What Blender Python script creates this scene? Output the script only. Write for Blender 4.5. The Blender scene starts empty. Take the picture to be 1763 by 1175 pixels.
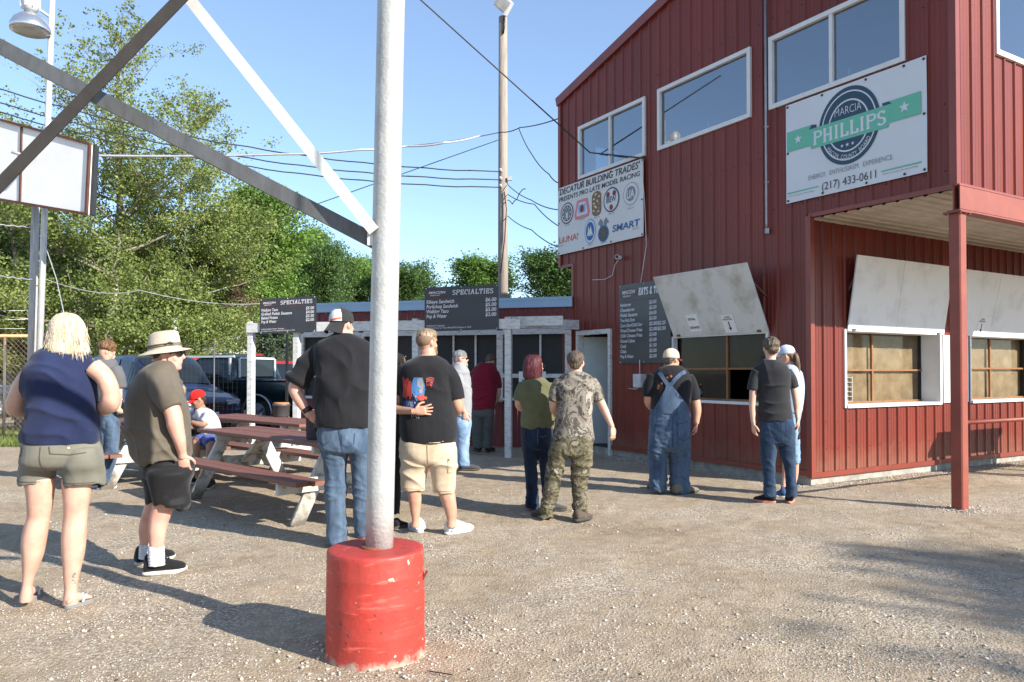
import bpy, bmesh, math, random
import numpy as np
from mathutils import Vector, Matrix, noise
from mathutils.bvhtree import BVHTree

# ------------------------------------------------------------------ camera, sky, sun, exposure
scene = bpy.context.scene
COL = scene.collection
F_PX = 1309.0; CAM_H = 1.45; PITCH = math.radians(0.95)
cam_data = bpy.data.cameras.new("camera"); cam = bpy.data.objects.new("camera", cam_data); COL.objects.link(cam)
cam_data.sensor_width = 36.0; cam_data.lens = 36.0 * F_PX / 1763.0
cam_data.clip_start = 0.05; cam_data.clip_end = 2000
CY = 640 - F_PX * math.tan(PITCH)
cam_data.shift_y = (CY - 587.5) / 1763.0
cam.location = (0, 0, CAM_H); cam.rotation_euler = (math.radians(90) + PITCH, 0, 0)
scene.camera = cam
SUN = Vector((.83, -.56, .51)).normalized()
world = bpy.data.worlds.new("World"); scene.world = world; world.use_nodes = True
wn = world.node_tree.nodes; wl = world.node_tree.links
sky = wn.new('ShaderNodeTexSky'); sky.sky_type = 'NISHITA'; sky.sun_disc = False
sky.sun_elevation = math.asin(SUN.z); sky.sun_rotation = math.atan2(SUN.x, SUN.y)
sky.altitude = 200; sky.air_density = 1.0; sky.dust_density = 0.15; sky.ozone_density = 3.5
bgn = wn['Background']; bgn.inputs['Strength'].default_value = 0.13
pale = wn.new('ShaderNodeMix'); pale.data_type = 'RGBA'; pale.inputs[0].default_value = .16; pale.inputs[7].default_value = (2.6, 2.9, 3.4, 1)   # thin summer haze
wl.new(sky.outputs[0], pale.inputs[6]); wl.new(pale.outputs[2], bgn.inputs[0])
sun_data = bpy.data.lights.new("sun", 'SUN'); sun = bpy.data.objects.new("sun", sun_data); COL.objects.link(sun)
sun_data.energy = 4.7; sun_data.angle = math.radians(0.53); sun_data.color = (1.0, 0.94, 0.84)
sun.rotation_euler = SUN.to_track_quat('Z', 'Y').to_euler()
scene.view_settings.view_transform = 'Standard'; scene.view_settings.look = 'None'
scene.view_settings.exposure = 1.08; scene.view_settings.gamma = 1.0
scene.render.resolution_x = 1024; scene.render.resolution_y = 682
scene.cycles.max_bounces = 6; scene.cycles.transparent_max_bounces = 12

# ------------------------------------------------------------------ measuring helpers
def P(px, py, Y):
    u = (px - 881.5) / F_PX; v = (CY - py) / F_PX
    b = math.cos(PITCH) - v * math.sin(PITCH); c = math.sin(PITCH) + v * math.cos(PITCH)
    return Vector((u * Y / b, Y, CAM_H + c * Y / b))
def G(px, py):
    u = (px - 881.5) / F_PX; v = (CY - py) / F_PX
    b = math.cos(PITCH) - v * math.sin(PITCH); c = math.sin(PITCH) + v * math.cos(PITCH)
    t = -CAM_H / c
    return Vector((u * t, b * t, 0))

# ------------------------------------------------------------------ materials
MATS = {}
def lin(c):
    return tuple(((x / 255.0) / 12.92 if x / 255.0 <= .04045 else ((x / 255.0 + .055) / 1.055) ** 2.4) for x in c)
def mat(name, color, rough=.7, metal=0.0, var=0.12, vscale=6.0, bump=0.0, bscale=60.0, col2=None, spec=None, stretch=None, thr=(.35, .7), detail=6):
    """principled paint with a noise-driven second tone and a fine bump"""
    if name in MATS: return MATS[name]
    m = bpy.data.materials.new(name); m.use_nodes = True
    nt = m.node_tree; n = nt.nodes; l = nt.links; b = n['Principled BSDF']
    b.inputs['Roughness'].default_value = rough; b.inputs['Metallic'].default_value = metal
    if spec is not None: b.inputs['Specular IOR Level'].default_value = spec
    tc = n.new('ShaderNodeTexCoord'); mp = n.new('ShaderNodeMapping'); l.new(tc.outputs['Object'], mp.inputs[0])
    if stretch: mp.inputs['Scale'].default_value = stretch
    no = n.new('ShaderNodeTexNoise'); no.inputs['Scale'].default_value = vscale; no.inputs['Detail'].default_value = detail
    no.inputs['Roughness'].default_value = .62
    l.new(mp.outputs[0], no.inputs[0])
    cr = n.new('ShaderNodeValToRGB'); l.new(no.outputs[0], cr.inputs[0])
    c = tuple(color[:3])
    c2 = col2 if col2 else tuple(x * (1 - var * 2) for x in c)
    cr.color_ramp.elements[0].position = thr[0]; cr.color_ramp.elements[1].position = thr[1]
    cr.color_ramp.elements[0].color = (*c2, 1); cr.color_ramp.elements[1].color = (*c, 1)
    l.new(cr.outputs[0], b.inputs['Base Color'])
    if bump:
        n2 = n.new('ShaderNodeTexNoise'); n2.inputs['Scale'].default_value = bscale; n2.inputs['Detail'].default_value = 4
        l.new(mp.outputs[0], n2.inputs[0])
        bp = n.new('ShaderNodeBump'); bp.inputs['Strength'].default_value = bump; bp.inputs['Distance'].default_value = .01
        l.new(n2.outputs[0], bp.inputs['Height']); l.new(bp.outputs[0], b.inputs['Normal'])
    MATS[name] = m
    return m

def glass_mat(name, tint=(.5, .55, .6), refl=.14, rough=.02, trans=1.0, base=(.02, .02, .02)):
    if name in MATS: return MATS[name]
    m = bpy.data.materials.new(name); m.use_nodes = True
    nt = m.node_tree; n = nt.nodes; l = nt.links; n.remove(n['Principled BSDF']); out = n['Material Output']
    tr = n.new('ShaderNodeBsdfTransparent'); tr.inputs[0].default_value = (*tint, 1)
    gl = n.new('ShaderNodeBsdfGlossy'); gl.inputs['Roughness'].default_value = rough; gl.inputs[0].default_value = (.95, .97, 1, 1)
    fr = n.new('ShaderNodeFresnel'); fr.inputs[0].default_value = 1.5
    ma = n.new('ShaderNodeMath'); ma.operation = 'ADD'; ma.inputs[1].default_value = refl; ma.use_clamp = True
    l.new(fr.outputs[0], ma.inputs[0])
    mx = n.new('ShaderNodeMixShader'); l.new(ma.outputs[0], mx.inputs[0]); l.new(tr.outputs[0], mx.inputs[1]); l.new(gl.outputs[0], mx.inputs[2])
    l.new(mx.outputs[0], out.inputs[0])
    MATS[name] = m
    return m

def leaf_mat(name, c1, c2, trans=.35, scale=.45):
    if name in MATS: return MATS[name]
    m = bpy.data.materials.new(name); m.use_nodes = True
    nt = m.node_tree; n = nt.nodes; l = nt.links; b = n['Principled BSDF']; out = n['Material Output']
    b.inputs['Roughness'].default_value = .55
    tc = n.new('ShaderNodeTexCoord'); no = n.new('ShaderNodeTexNoise'); no.inputs['Scale'].default_value = scale; no.inputs['Detail'].default_value = 3
    l.new(tc.outputs['Object'], no.inputs[0])
    n3 = n.new('ShaderNodeTexNoise'); n3.inputs['Scale'].default_value = 6; l.new(tc.outputs['Object'], n3.inputs[0])
    ad = n.new('ShaderNodeMath'); ad.operation = 'MULTIPLY_ADD'; ad.inputs[1].default_value = .6; l.new(n3.outputs[0], ad.inputs[0])
    m2 = n.new('ShaderNodeMath'); m2.operation = 'MULTIPLY'; m2.inputs[1].default_value = .6; l.new(no.outputs[0], m2.inputs[0]); l.new(m2.outputs[0], ad.inputs[2])
    cr = n.new('ShaderNodeValToRGB'); l.new(ad.outputs[0], cr.inputs[0])
    cr.color_ramp.elements[0].position = .45; cr.color_ramp.elements[1].position = .75
    cr.color_ramp.elements[0].color = (*c1, 1); cr.color_ramp.elements[1].color = (*c2, 1)
    l.new(cr.outputs[0], b.inputs['Base Color'])
    tl = n.new('ShaderNodeBsdfTranslucent'); l.new(cr.outputs[0], tl.inputs[0])
    mx = n.new('ShaderNodeMixShader'); mx.inputs[0].default_value = trans
    l.new(b.outputs[0], mx.inputs[1]); l.new(tl.outputs[0], mx.inputs[2]); l.new(mx.outputs[0], out.inputs[0])
    MATS[name] = m
    return m

# ------------------------------------------------------------------ objects
def tag(o, label=None, cat=None, group=None, kind=None):
    if label: o['label'] = label
    if cat: o['category'] = cat
    if group: o['group'] = group
    if kind: o['kind'] = kind
    return o
def thing(name, label, cat, loc=(0, 0, 0), group=None, rotz=0):
    o = bpy.data.objects.new(name, None); COL.objects.link(o); o.location = loc; o.rotation_euler = (0, 0, rotz)
    o.empty_display_size = .2
    return tag(o, label, cat, group)
def world_mat(o):
    m = Matrix.Translation(o.location) @ o.rotation_euler.to_matrix().to_4x4()
    if o.parent: return world_mat(o.parent) @ o.matrix_parent_inverse @ m
    return m
def put(name, me, parent=None, label=None):
    """link a mesh whose vertices are in world space"""
    o = bpy.data.objects.new(name, me); COL.objects.link(o)
    if parent:
        o.parent = parent; o.matrix_parent_inverse = world_mat(parent).inverted()
    if label: o['label'] = label
    return o
def copy_tree(o, loc=None, rotz=None, parent=None):
    c = o.copy(); COL.objects.link(c)
    if parent: mi_ = o.matrix_parent_inverse.copy(); c.parent = parent; c.matrix_parent_inverse = mi_
    else:
        if loc is not None: c.location = loc
        if rotz is not None: c.rotation_euler = (0, 0, rotz)
    for ch in list(o.children): copy_tree(ch, parent=c)
    return c

class MB:
    """collects geometry, builds one mesh object"""
    def __init__(s): s.v = []; s.f = []; s.mi = []; s.sm = []
    def add(s, vs, fs, mi=0, smooth=False):
        o = len(s.v); s.v += [tuple(v) for v in vs]
        for f in fs: s.f.append(tuple(i + o for i in f)); s.mi.append(mi); s.sm.append(smooth)
    def box(s, c, size, rot=None, mi=0, taper=1.0):
        hx, hy, hz = size[0] / 2, size[1] / 2, size[2] / 2
        vs = [Vector((x * hx * (taper if z > 0 else 1), y * hy * (taper if z > 0 else 1), z * hz)) for z in (-1, 1) for y in (-1, 1) for x in (-1, 1)]
        if rot is not None: vs = [rot @ v for v in vs]
        c = Vector(c); vs = [v + c for v in vs]
        s.add(vs, [(0, 2, 3, 1), (4, 5, 7, 6), (0, 1, 5, 4), (2, 6, 7, 3), (0, 4, 6, 2), (1, 3, 7, 5)], mi)
    def bar(s, a, b, w, h, up=(0, 0, 1), mi=0, bev=0.0):
        """rectangular bar from a to b; w across, h along 'up'"""
        a = Vector(a); b = Vector(b); d = (b - a).normalized(); up = Vector(up)
        r = d.cross(up)
        if r.length < 1e-4: r = d.cross(Vector((1, 0, 0)))
        r.normalize(); u = r.cross(d).normalized()
        bv = bev if bev else 0
        if bv:
            pr = [(-w / 2 + bv, -h / 2), (w / 2 - bv, -h / 2), (w / 2, -h / 2 + bv), (w / 2, h / 2 - bv), (w / 2 - bv, h / 2), (-w / 2 + bv, h / 2), (-w / 2, h / 2 - bv), (-w / 2, -h / 2 + bv)]
        else: pr = [(-w / 2, -h / 2), (w / 2, -h / 2), (w / 2, h / 2), (-w / 2, h / 2)]
        k = len(pr)
        vs = [a + r * x + u * y for x, y in pr] + [b + r * x + u * y for x, y in pr]
        fs = [(i, (i + 1) % k, (i + 1) % k + k, i + k) for i in range(k)] + [tuple(range(k))[::-1], tuple(range(k, 2 * k))]
        s.add(vs, fs, mi)
    def tube(s, pts, rads, n=12, mi=0, smooth=True, cap=True, flat=1.0, ref=None):
        pts = [Vector(p) for p in pts]
        if not hasattr(rads, '__len__'): rads = [rads] * len(pts)
        o = len(s.v); prev = None; vs = []; fs = []
        for i, p in enumerate(pts):
            d = (pts[min(i + 1, len(pts) - 1)] - pts[max(i - 1, 0)])
            if d.length < 1e-9: d = Vector((0, 0, 1))
            d.normalize()
            if prev is None:
                r0 = Vector(ref) if ref is not None else (Vector((0, 0, 1)) if abs(d.z) < .9 else Vector((1, 0, 0)))
                u = (r0 - d * r0.dot(d)).normalized()
            else: u = (prev - d * prev.dot(d)).normalized()
            prev = u; w = d.cross(u)
            for k in range(n):
                a = 2 * math.pi * k / n
                vs.append(p + u * (math.cos(a) * rads[i]) + w * (math.sin(a) * rads[i] * flat))
        for i in range(len(pts) - 1):
            for k in range(n):
                fs.append((i * n + k, i * n + (k + 1) % n, (i + 1) * n + (k + 1) % n, (i + 1) * n + k))
        s.add(vs, fs, mi, smooth)
        if cap:
            L = len(pts) - 1
            s.f.append(tuple(o + k for k in range(n))[::-1]); s.mi.append(mi); s.sm.append(False)
            s.f.append(tuple(o + L * n + k for k in range(n))); s.mi.append(mi); s.sm.append(False)
    def rings(s, rings, mi=0, smooth=True, cap=True, close=True):
        """rings: lists of equal length of points"""
        n = len(rings[0]); o = len(s.v); vs = [p for r in rings for p in r]; fs = []
        for i in range(len(rings) - 1):
            for k in range(n if close else n - 1):
                fs.append((i * n + k, i * n + (k + 1) % n, (i + 1) * n + (k + 1) % n, (i + 1) * n + k))
        s.add(vs, fs, mi, smooth)
        if cap:
            L = len(rings) - 1
            s.f.append(tuple(o + k for k in range(n))[::-1]); s.mi.append(mi); s.sm.append(smooth)
            s.f.append(tuple(o + L * n + k for k in range(n))); s.mi.append(mi); s.sm.append(smooth)
    def ellipsoid(s, c, r, rot=None, n=14, m=9, mi=0):
        c = Vector(c); rr = []
        for j in range(m + 1):
            ph = -math.pi / 2 + math.pi * j / m
            if j == 0: ph += .12
            if j == m: ph -= .12
            ring = []
            for k in range(n):
                a = 2 * math.pi * k / n
                v = Vector((math.cos(a) * math.cos(ph) * r[0], math.sin(a) * math.cos(ph) * r[1], math.sin(ph) * r[2]))
                if rot is not None: v = rot @ v
                ring.append(c + v)
            rr.append(ring)
        s.rings(rr, mi)
    def quad(s, a, b, c, d, mi=0): s.add([a, b, c, d], [(0, 1, 2, 3)], mi)
    def poly(s, pts, mi=0): s.add(pts, [tuple(range(len(pts)))], mi)
    def prism(s, pts, ext, mi=0):
        """closed outline pts (planar) extruded by vector ext"""
        pts = [Vector(p) for p in pts]; ext = Vector(ext); k = len(pts)
        s.add(pts + [p + ext for p in pts], [(i, (i + 1) % k, (i + 1) % k + k, i + k) for i in range(k)] + [tuple(range(k))[::-1], tuple(range(k, 2 * k))], mi)
    def mesh(s, name='mesh'):
        me = bpy.data.meshes.new(name); me.from_pydata(s.v, [], s.f)
        me.polygons.foreach_set('material_index', s.mi); me.polygons.foreach_set('use_smooth', s.sm)
        me.update(); return me
    def build(s, name, mats, parent=None, label=None, fix=True):
        me = s.mesh(name)
        for m in (mats if isinstance(mats, (list, tuple)) else [mats]): me.materials.append(m)
        if fix:
            bm = bmesh.new(); bm.from_mesh(me); bmesh.ops.recalc_face_normals(bm, faces=bm.faces); bm.to_mesh(me); bm.free()
        return put(name, me, parent, label)

def voxel(mb, size, smooth=3, disp=None, name='skin'):
    """fuse the closed shapes of mb into one continuous surface"""
    me0 = mb.mesh('tmp'); ob = bpy.data.objects.new('tmp', me0); COL.objects.link(ob)
    r = ob.modifiers.new('r', 'REMESH'); r.mode = 'VOXEL'; r.voxel_size = size; r.use_smooth_shade = True
    if smooth:
        sm = ob.modifiers.new('s', 'SMOOTH'); sm.factor = .5; sm.iterations = smooth
    dg = bpy.context.evaluated_depsgraph_get()
    me = bpy.data.meshes.new_from_object(ob.evaluated_get(dg)); me.name = name
    bpy.data.objects.remove(ob); bpy.data.meshes.remove(me0)
    if disp:
        n = len(me.vertices); co = np.empty(n * 3); no = np.empty(n * 3)
        me.vertices.foreach_get('co', co); me.vertices.foreach_get('normal', no)
        co = co.reshape(-1, 3); no = no.reshape(-1, 3)
        d = np.array([disp(Vector(c), Vector(q)) for c, q in zip(co, no)])
        co = co + no * d[:, None]
        me.vertices.foreach_set('co', co.ravel()); me.update()
    me.polygons.foreach_set('use_smooth', [True] * len(me.polygons))
    return me

# ------------------------------------------------------------------ lettering (built-in font) on a sign plane
class Plane3:
    def __init__(s, o, u, v, n): s.o = Vector(o); s.u = Vector(u).normalized(); s.v = Vector(v).normalized(); s.n = Vector(n).normalized()
    def at(s, x, y, z=0.0): return s.o + s.u * x + s.v * y + s.n * z
def text_mesh(string, bold=0.0, shear=0.0):
    cu = bpy.data.curves.new('t', 'FONT'); cu.body = string; cu.offset = bold; cu.shear = shear; cu.resolution_u = 3
    ob = bpy.data.objects.new('t', cu); COL.objects.link(ob)
    dg = bpy.context.evaluated_depsgraph_get()
    me = bpy.data.meshes.new_from_object(ob.evaluated_get(dg))
    vs = [v.co.copy() for v in me.vertices]; fs = [tuple(p.vertices) for p in me.polygons]
    bpy.data.objects.remove(ob); bpy.data.curves.remove(cu); bpy.data.meshes.remove(me)
    return vs, fs
def text(mb, pl, string, x, y, w=None, h=None, z=.003, bold=0.0, shear=0.0, mi=0, align='l', fn=None):
    """string with its lower-left at (x,y) fitted to width w and cap height h"""
    vs, fs = text_mesh(string, bold, shear)
    x0 = min(v.x for v in vs); x1 = max(v.x for v in vs); capH = .72
    sy = h / capH if h else w / (x1 - x0)
    sx = w / (x1 - x0) if w else sy
    if align == 'r': x = x - (x1 - x0) * sx
    if align == 'c': x = x - (x1 - x0) * sx / 2
    out = []
    for v in vs:
        a = x + (v.x - x0) * sx; b = y + v.y * sy
        if fn: a, b = fn(a, b)
        out.append(pl.at(a, b, z))
    mb.add(out, fs, mi)
# slab-serif capitals drawn as strokes in a 0..1 box
def _arc(cx, cy, rx, ry, a0, a1, n=10):
    return [(cx + rx * math.cos(math.radians(a0 + (a1 - a0) * i / n)), cy + ry * math.sin(math.radians(a0 + (a1 - a0) * i / n))) for i in range(n + 1)]
SLAB = {
 'P': ([[(.15, 0), (.15, 1)], [(.15, .95)] + _arc(.5, .74, .22, .21, 90, -90) + [(.15, .53)]], [(.0, .32, 0), (.0, .15, 1)], .72),
 'R': ([[(.15, 0), (.15, 1)], [(.15, .95)] + _arc(.5, .74, .2, .21, 90, -90) + [(.15, .53)], [(.42, .53), (.68, 0)]], [(.0, .32, 0), (.0, .15, 1), (.55, .85, 0)], .8),
 'H': ([[(.15, 0), (.15, 1)], [(.68, 0), (.68, 1)], [(.15, .5), (.68, .5)]], [(0, .3, 0), (0, .3, 1), (.53, .83, 0), (.53, .83, 1)], .83),
 'I': ([[(.17, 0), (.17, 1)]], [(0, .34, 0), (0, .34, 1)], .34),
 'L': ([[(.15, 0), (.15, 1)], [(.15, .05), (.62, .05)], [(.62, 0), (.62, .26)]], [(0, .32, 0), (0, .32, 1)], .66),
 'S': ([_arc(.33, .73, .24, .23, 25, 270) + _arc(.33, .26, .26, .24, 90, -155)], [], .64),
 'C': ([_arc(.38, .5, .3, .46, 50, 310, 14), [(.6, .66), (.6, .98)]], [], .66),
 'E': ([[(.15, 0), (.15, 1)], [(.15, .05), (.62, .05)], [(.15, .95), (.6, .95)], [(.15, .5), (.48, .5)], [(.62, 0), (.62, .26)], [(.6, .74), (.6, 1)], [(.48, .4), (.48, .62)]], [(0, .3, 0), (0, .3, 1)], .68),
 'A': ([[(.1, 0), (.4, 1)], [(.4, 1), (.7, 0)], [(.22, .34), (.6, .34)]], [(-.03, .24, 0), (.56, .84, 0)], .82),
 'T': ([[(.36, 0), (.36, 1)], [(.02, .95), (.7, .95)], [(.04, .72), (.04, 1)], [(.68, .72), (.68, 1)]], [(.2, .52, 0)], .74),
 '&': ([[(.7, 0), (.2, .75)] + _arc(.36, .8, .17, .17, 180, 0) + [(.15, .35)] + _arc(.33, .25, .22, .22, 160, 340)], [], .74),
 ' ': ([], [], .35)}
def slab(mb, pl, string, x, y, w, h, z=.003, th=.13, mi=0, shear=0.0, fn=None):
    adv = [SLAB[c][2] + .16 for c in string]; tot = sum(adv) - .16; sx = w / tot
    cx = 0
    def q(a, b):
        X = x + (cx + a) * sx + shear * b * h; Y = y + b * h
        if fn: X, Y = fn(X, Y)
        return X, Y
    for ch, ad in zip(string, adv):
        lines, serifs, _ = SLAB[ch]
        k = 0
        for ln in lines:
            for (x0, y0), (x1, y1) in zip(ln[:-1], ln[1:]):
                dx, dy = (x1 - x0) * sx, (y1 - y0) * h; L = math.hypot(dx, dy) + 1e-9
                t = th * h / 2 * (1.15 if abs(dy) > abs(dx) else .75)
                nx, ny = -dy / L * t / sx, dx / L * t / h
                ex, ey = dx / L * t * .3 / sx, dy / L * t * .3 / h
                pts = [q(x0 - ex + nx, y0 - ey + ny), q(x0 - ex - nx, y0 - ey - ny), q(x1 + ex - nx, y1 + ey - ny), q(x1 + ex + nx, y1 + ey + ny)]
                mb.poly([pl.at(a, b, z + .00012 * (k % 7)) for a, b in pts], mi); k += 1
        for (a, b, yy) in serifs:
            e = .075; y0, y1 = (0, e) if yy == 0 else (1 - e, 1)
            pts = [q(a, y0), q(b, y0), q(b, y1), q(a, y1)]
            mb.poly([pl.at(A, B, z + .00012 * (k % 7)) for A, B in pts], mi); k += 1
        cx += ad
def disc(mb, pl, cx, cy, rx, ry, z, mi=0, n=32, r0=0.0):
    """disc, or ring when r0>0 (inner fraction)"""
    if r0 <= 0:
        mb.poly([pl.at(cx + rx * math.cos(2 * math.pi * k / n), cy + ry * math.sin(2 * math.pi * k / n), z) for k in range(n)], mi)
    else:
        for k in range(n):
            a, b = 2 * math.pi * k / n, 2 * math.pi * (k + 1) / n
            mb.poly([pl.at(cx + rx * math.cos(a), cy + ry * math.sin(a), z), pl.at(cx + rx * math.cos(b), cy + ry * math.sin(b), z),
                     pl.at(cx + r0 * rx * math.cos(b), cy + r0 * ry * math.sin(b), z), pl.at(cx + r0 * rx * math.cos(a), cy + r0 * ry * math.sin(a), z)], mi)
def rect(mb, pl, x0, y0, x1, y1, z, mi=0): mb.poly([pl.at(x0, y0, z), pl.at(x1, y0, z), pl.at(x1, y1, z), pl.at(x0, y1, z)], mi)
def star(mb, pl, cx, cy, r, z, mi=0, rot=0):
    pts = []
    for k in range(10):
        a = math.pi / 2 + rot + k * math.pi / 5; rr = r if k % 2 == 0 else r * .42
        pts.append((cx + rr * math.cos(a), cy + rr * math.sin(a)))
    for k in range(10): mb.poly([pl.at(cx, cy, z), pl.at(*pts[k], z), pl.at(*pts[(k + 1) % 10], z)], mi)
# ================================================================== ground
rng = np.random.default_rng(7); random.seed(7)
def ground_material():
    m = bpy.data.materials.new('dirt_and_gravel'); m.use_nodes = True
    nt = m.node_tree; n = nt.nodes; l = nt.links; b = n['Principled BSDF']; b.inputs['Roughness'].default_value = .95
    b.inputs['Specular IOR Level'].default_value = .15
    tc = n.new('ShaderNodeTexCoord')
    def noi(sc, det=6, rough=.6):
        q = n.new('ShaderNodeTexNoise'); q.inputs['Scale'].default_value = sc; q.inputs['Detail'].default_value = det; q.inputs['Roughness'].default_value = rough
        l.new(tc.outputs['Object'], q.inputs[0]); return q
    def ramp(src, p0, c0, p1, c1):
        r = n.new('ShaderNodeValToRGB'); l.new(src, r.inputs[0]); e = r.color_ramp.elements
        e[0].position = p0; e[1].position = p1; e[0].color = (*c0, 1); e[1].color = (*c1, 1); return r
    def mix(fac, a, bb, mode='MIX', f=None):
        q = n.new('ShaderNodeMix'); q.data_type = 'RGBA'; q.blend_type = mode
        if f is not None: q.inputs[0].default_value = f
        else: l.new(fac, q.inputs[0])
        l.new(a, q.inputs[6]); l.new(bb, q.inputs[7]); return q.outputs[2]
    big = noi(.55, 5); patch = noi(1.6, 8, .7)
    dirt = ramp(noi(7, 8, .7).outputs[0], .3, (.265, .203, .135), .72, (.47, .38, .272)).outputs[0]
    vo = n.new('ShaderNodeTexVoronoi'); vo.inputs['Scale'].default_value = 62; l.new(tc.outputs['Object'], vo.inputs[0])
    vo2 = n.new('ShaderNodeTexVoronoi'); vo2.inputs['Scale'].default_value = 130; l.new(tc.outputs['Object'], vo2.inputs[0])
    sep = n.new('ShaderNodeSeparateColor'); l.new(vo.outputs['Color'], sep.inputs[0])
    stone = ramp(sep.outputs[0], .0, (.40, .33, .25), 1.0, (.76, .69, .57)).outputs[0]
    dark = ramp(vo.outputs['Distance'], .25, (1, 1, 1), .65, (.55, .50, .45)).outputs[0]
    stone = mix(None, stone, dark, 'MULTIPLY', 1.0)
    add = n.new('ShaderNodeMath'); add.operation = 'MULTIPLY_ADD'; add.inputs[1].default_value = .55
    l.new(big.outputs[0], add.inputs[0]); m3 = n.new('ShaderNodeMath'); m3.operation = 'MULTIPLY'; m3.inputs[1].default_value = .5
    l.new(patch.outputs[0], m3.inputs[0]); l.new(m3.outputs[0], add.inputs[2])
    gm = ramp(add.outputs[0], .485, (0, 0, 0), .585, (.85, .85, .85)).outputs[0]
    col = mix(gm, dirt, stone)
    # damp, trodden darker dirt
    wet = ramp(noi(.8, 6).outputs[0], .52, (1, 1, 1), .72, (.66, .64, .62)).outputs[0]
    col = mix(None, col, wet, 'MULTIPLY', .8)
    fine = ramp(noi(45, 6, .75).outputs[0], .3, (.72, .7, .68), .65, (1.08, 1.08, 1.08)).outputs[0]
    col = mix(None, col, fine, 'MULTIPLY', .8)
    l.new(col, b.inputs['Base Color'])
    s = n.new('ShaderNodeMath'); s.operation = 'MULTIPLY_ADD'; s.inputs[1].default_value = -.6
    l.new(vo.outputs['Distance'], s.inputs[0]); l.new(noi(28, 8, .7).outputs[0], s.inputs[2])
    s2 = n.new('ShaderNodeMath'); s2.operation = 'MULTIPLY_ADD'; s2.inputs[1].default_value = -.3
    l.new(vo2.outputs['Distance'], s2.inputs[0]); l.new(s.outputs[0], s2.inputs[2])
    bp = n.new('ShaderNodeBump'); bp.inputs['Strength'].default_value = .6; bp.inputs['Distance'].default_value = .016
    l.new(s2.outputs[0], bp.inputs['Height']); l.new(bp.outputs[0], b.inputs['Normal'])
    return m
def hground(x, y):
    """gentle unevenness of the yard (metres)"""
    q = Vector((x, y, 0))
    return .016 * noise.noise(q * .9) + .013 * noise.noise(q * 2.4) + .007 * noise.noise(q * 7) + .004 * noise.noise(q * 17)
def axis(a, b, lo, hi, st):
    xs = list(np.arange(lo, hi, st)); k = st; x = lo
    left = []
    while x > a: k *= 1.35; x -= k; left.append(x)
    right = []; x = xs[-1]; k = st
    while x < b: k *= 1.35; x += k; right.append(x)
    return left[::-1] + xs + right
gx = axis(-900, 900, -6, 7, .055); gy = axis(-300, 1500, 1.8, 13, .055)
vv = []
for y in gy:
    for x in gx: vv.append((x, y, hground(x, y) if (-8 < x < 9 and 0 < y < 16) else 0.0))
nx_, ny_ = len(gx), len(gy)
ff = [(j * nx_ + i, j * nx_ + i + 1, (j + 1) * nx_ + i + 1, (j + 1) * nx_ + i) for j in range(ny_ - 1) for i in range(nx_ - 1)]
me = bpy.data.meshes.new('ground'); me.from_pydata(vv, [], ff); me.polygons.foreach_set('use_smooth', [True] * len(ff)); me.materials.append(ground_material())
tag(put('ground', me), kind='structure')

C0 = Vector((3.80, 9.68, 0)); D1 = Vector((-.517, .856, 0)); D2 = Vector((.856, .517, 0))
NL = Vector((-.856, -.517, 0)); NR = Vector((.517, -.856, 0)); UP = Vector((0, 0, 1))
C1 = C0 - D1 * 1.83

# pebbles lying on the yard: thousands, nobody could count them
def pebbles(name, pts, sizes, m):
    base = np.array([(1, 0, 0), (-.9, .1, .05), (.1, .85, 0), (-.05, -1, .1), (.05, 0, .62), (0, .05, -.5), (.6, .55, .25), (-.55, .5, .2)])[:6]
    fc = np.array([(0, 2, 4), (2, 1, 4), (1, 3, 4), (3, 0, 4), (2, 0, 5), (1, 2, 5), (3, 1, 5), (0, 3, 5)])
    N = len(pts); a = rng.uniform(0, 6.28, N); ca, sa = np.cos(a), np.sin(a)
    b = base[None] * rng.uniform(.65, 1.3, (N, 6, 3)) * sizes[:, None, None]
    x = b[:, :, 0] * ca[:, None] - b[:, :, 1] * sa[:, None]; y = b[:, :, 0] * sa[:, None] + b[:, :, 1] * ca[:, None]
    v = np.stack([x + pts[:, 0:1], y + pts[:, 1:2], b[:, :, 2] + pts[:, 2:3]], -1).reshape(-1, 3)
    f = (fc[None] + (np.arange(N) * 6)[:, None, None]).reshape(-1)
    me = bpy.data.meshes.new(name); me.vertices.add(len(v)); me.vertices.foreach_set('co', v.ravel())
    nf = N * 8; me.loops.add(nf * 3); me.loops.foreach_set('vertex_index', f.astype(np.int32))
    me.polygons.add(nf); me.polygons.foreach_set('loop_start', np.arange(0, nf * 3, 3, dtype=np.int32)); me.polygons.foreach_set('loop_total', np.full(nf, 3, dtype=np.int32))
    me.update(calc_edges=True); me.materials.append(m)
    return put(name, me)
def stone_mat():
    m = mat('limestone_pebble', (.60, .54, .46), .9, var=.2, vscale=9, col2=(.28, .235, .19), thr=(.34, .62))
    return m
pp = []; ss = []
def inside_building(x, y):
    q = Vector((x, y, 0)) - C0; return q.dot(D1) > -.02 and q.dot(D2) > -.02
for i in range(90000):
    y = 2.3 + 11 * random.random() ** 1.55; x = (random.random() * 1.5 - .75) * (y + .6)
    q = Vector((x, y, 0)); dens = .30 + 1.2 * noise.noise(q * .62) + .8 * noise.noise(q * 1.9)
    if y < 4.8: dens += .22
    if random.random() > dens or inside_building(x, y): continue
    r = .0025 + .0055 * random.random() ** 2
    if random.random() < .045: r *= 2.1
    pp.append((x, y, hground(x, y) + r * .2)); ss.append(r)
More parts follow.
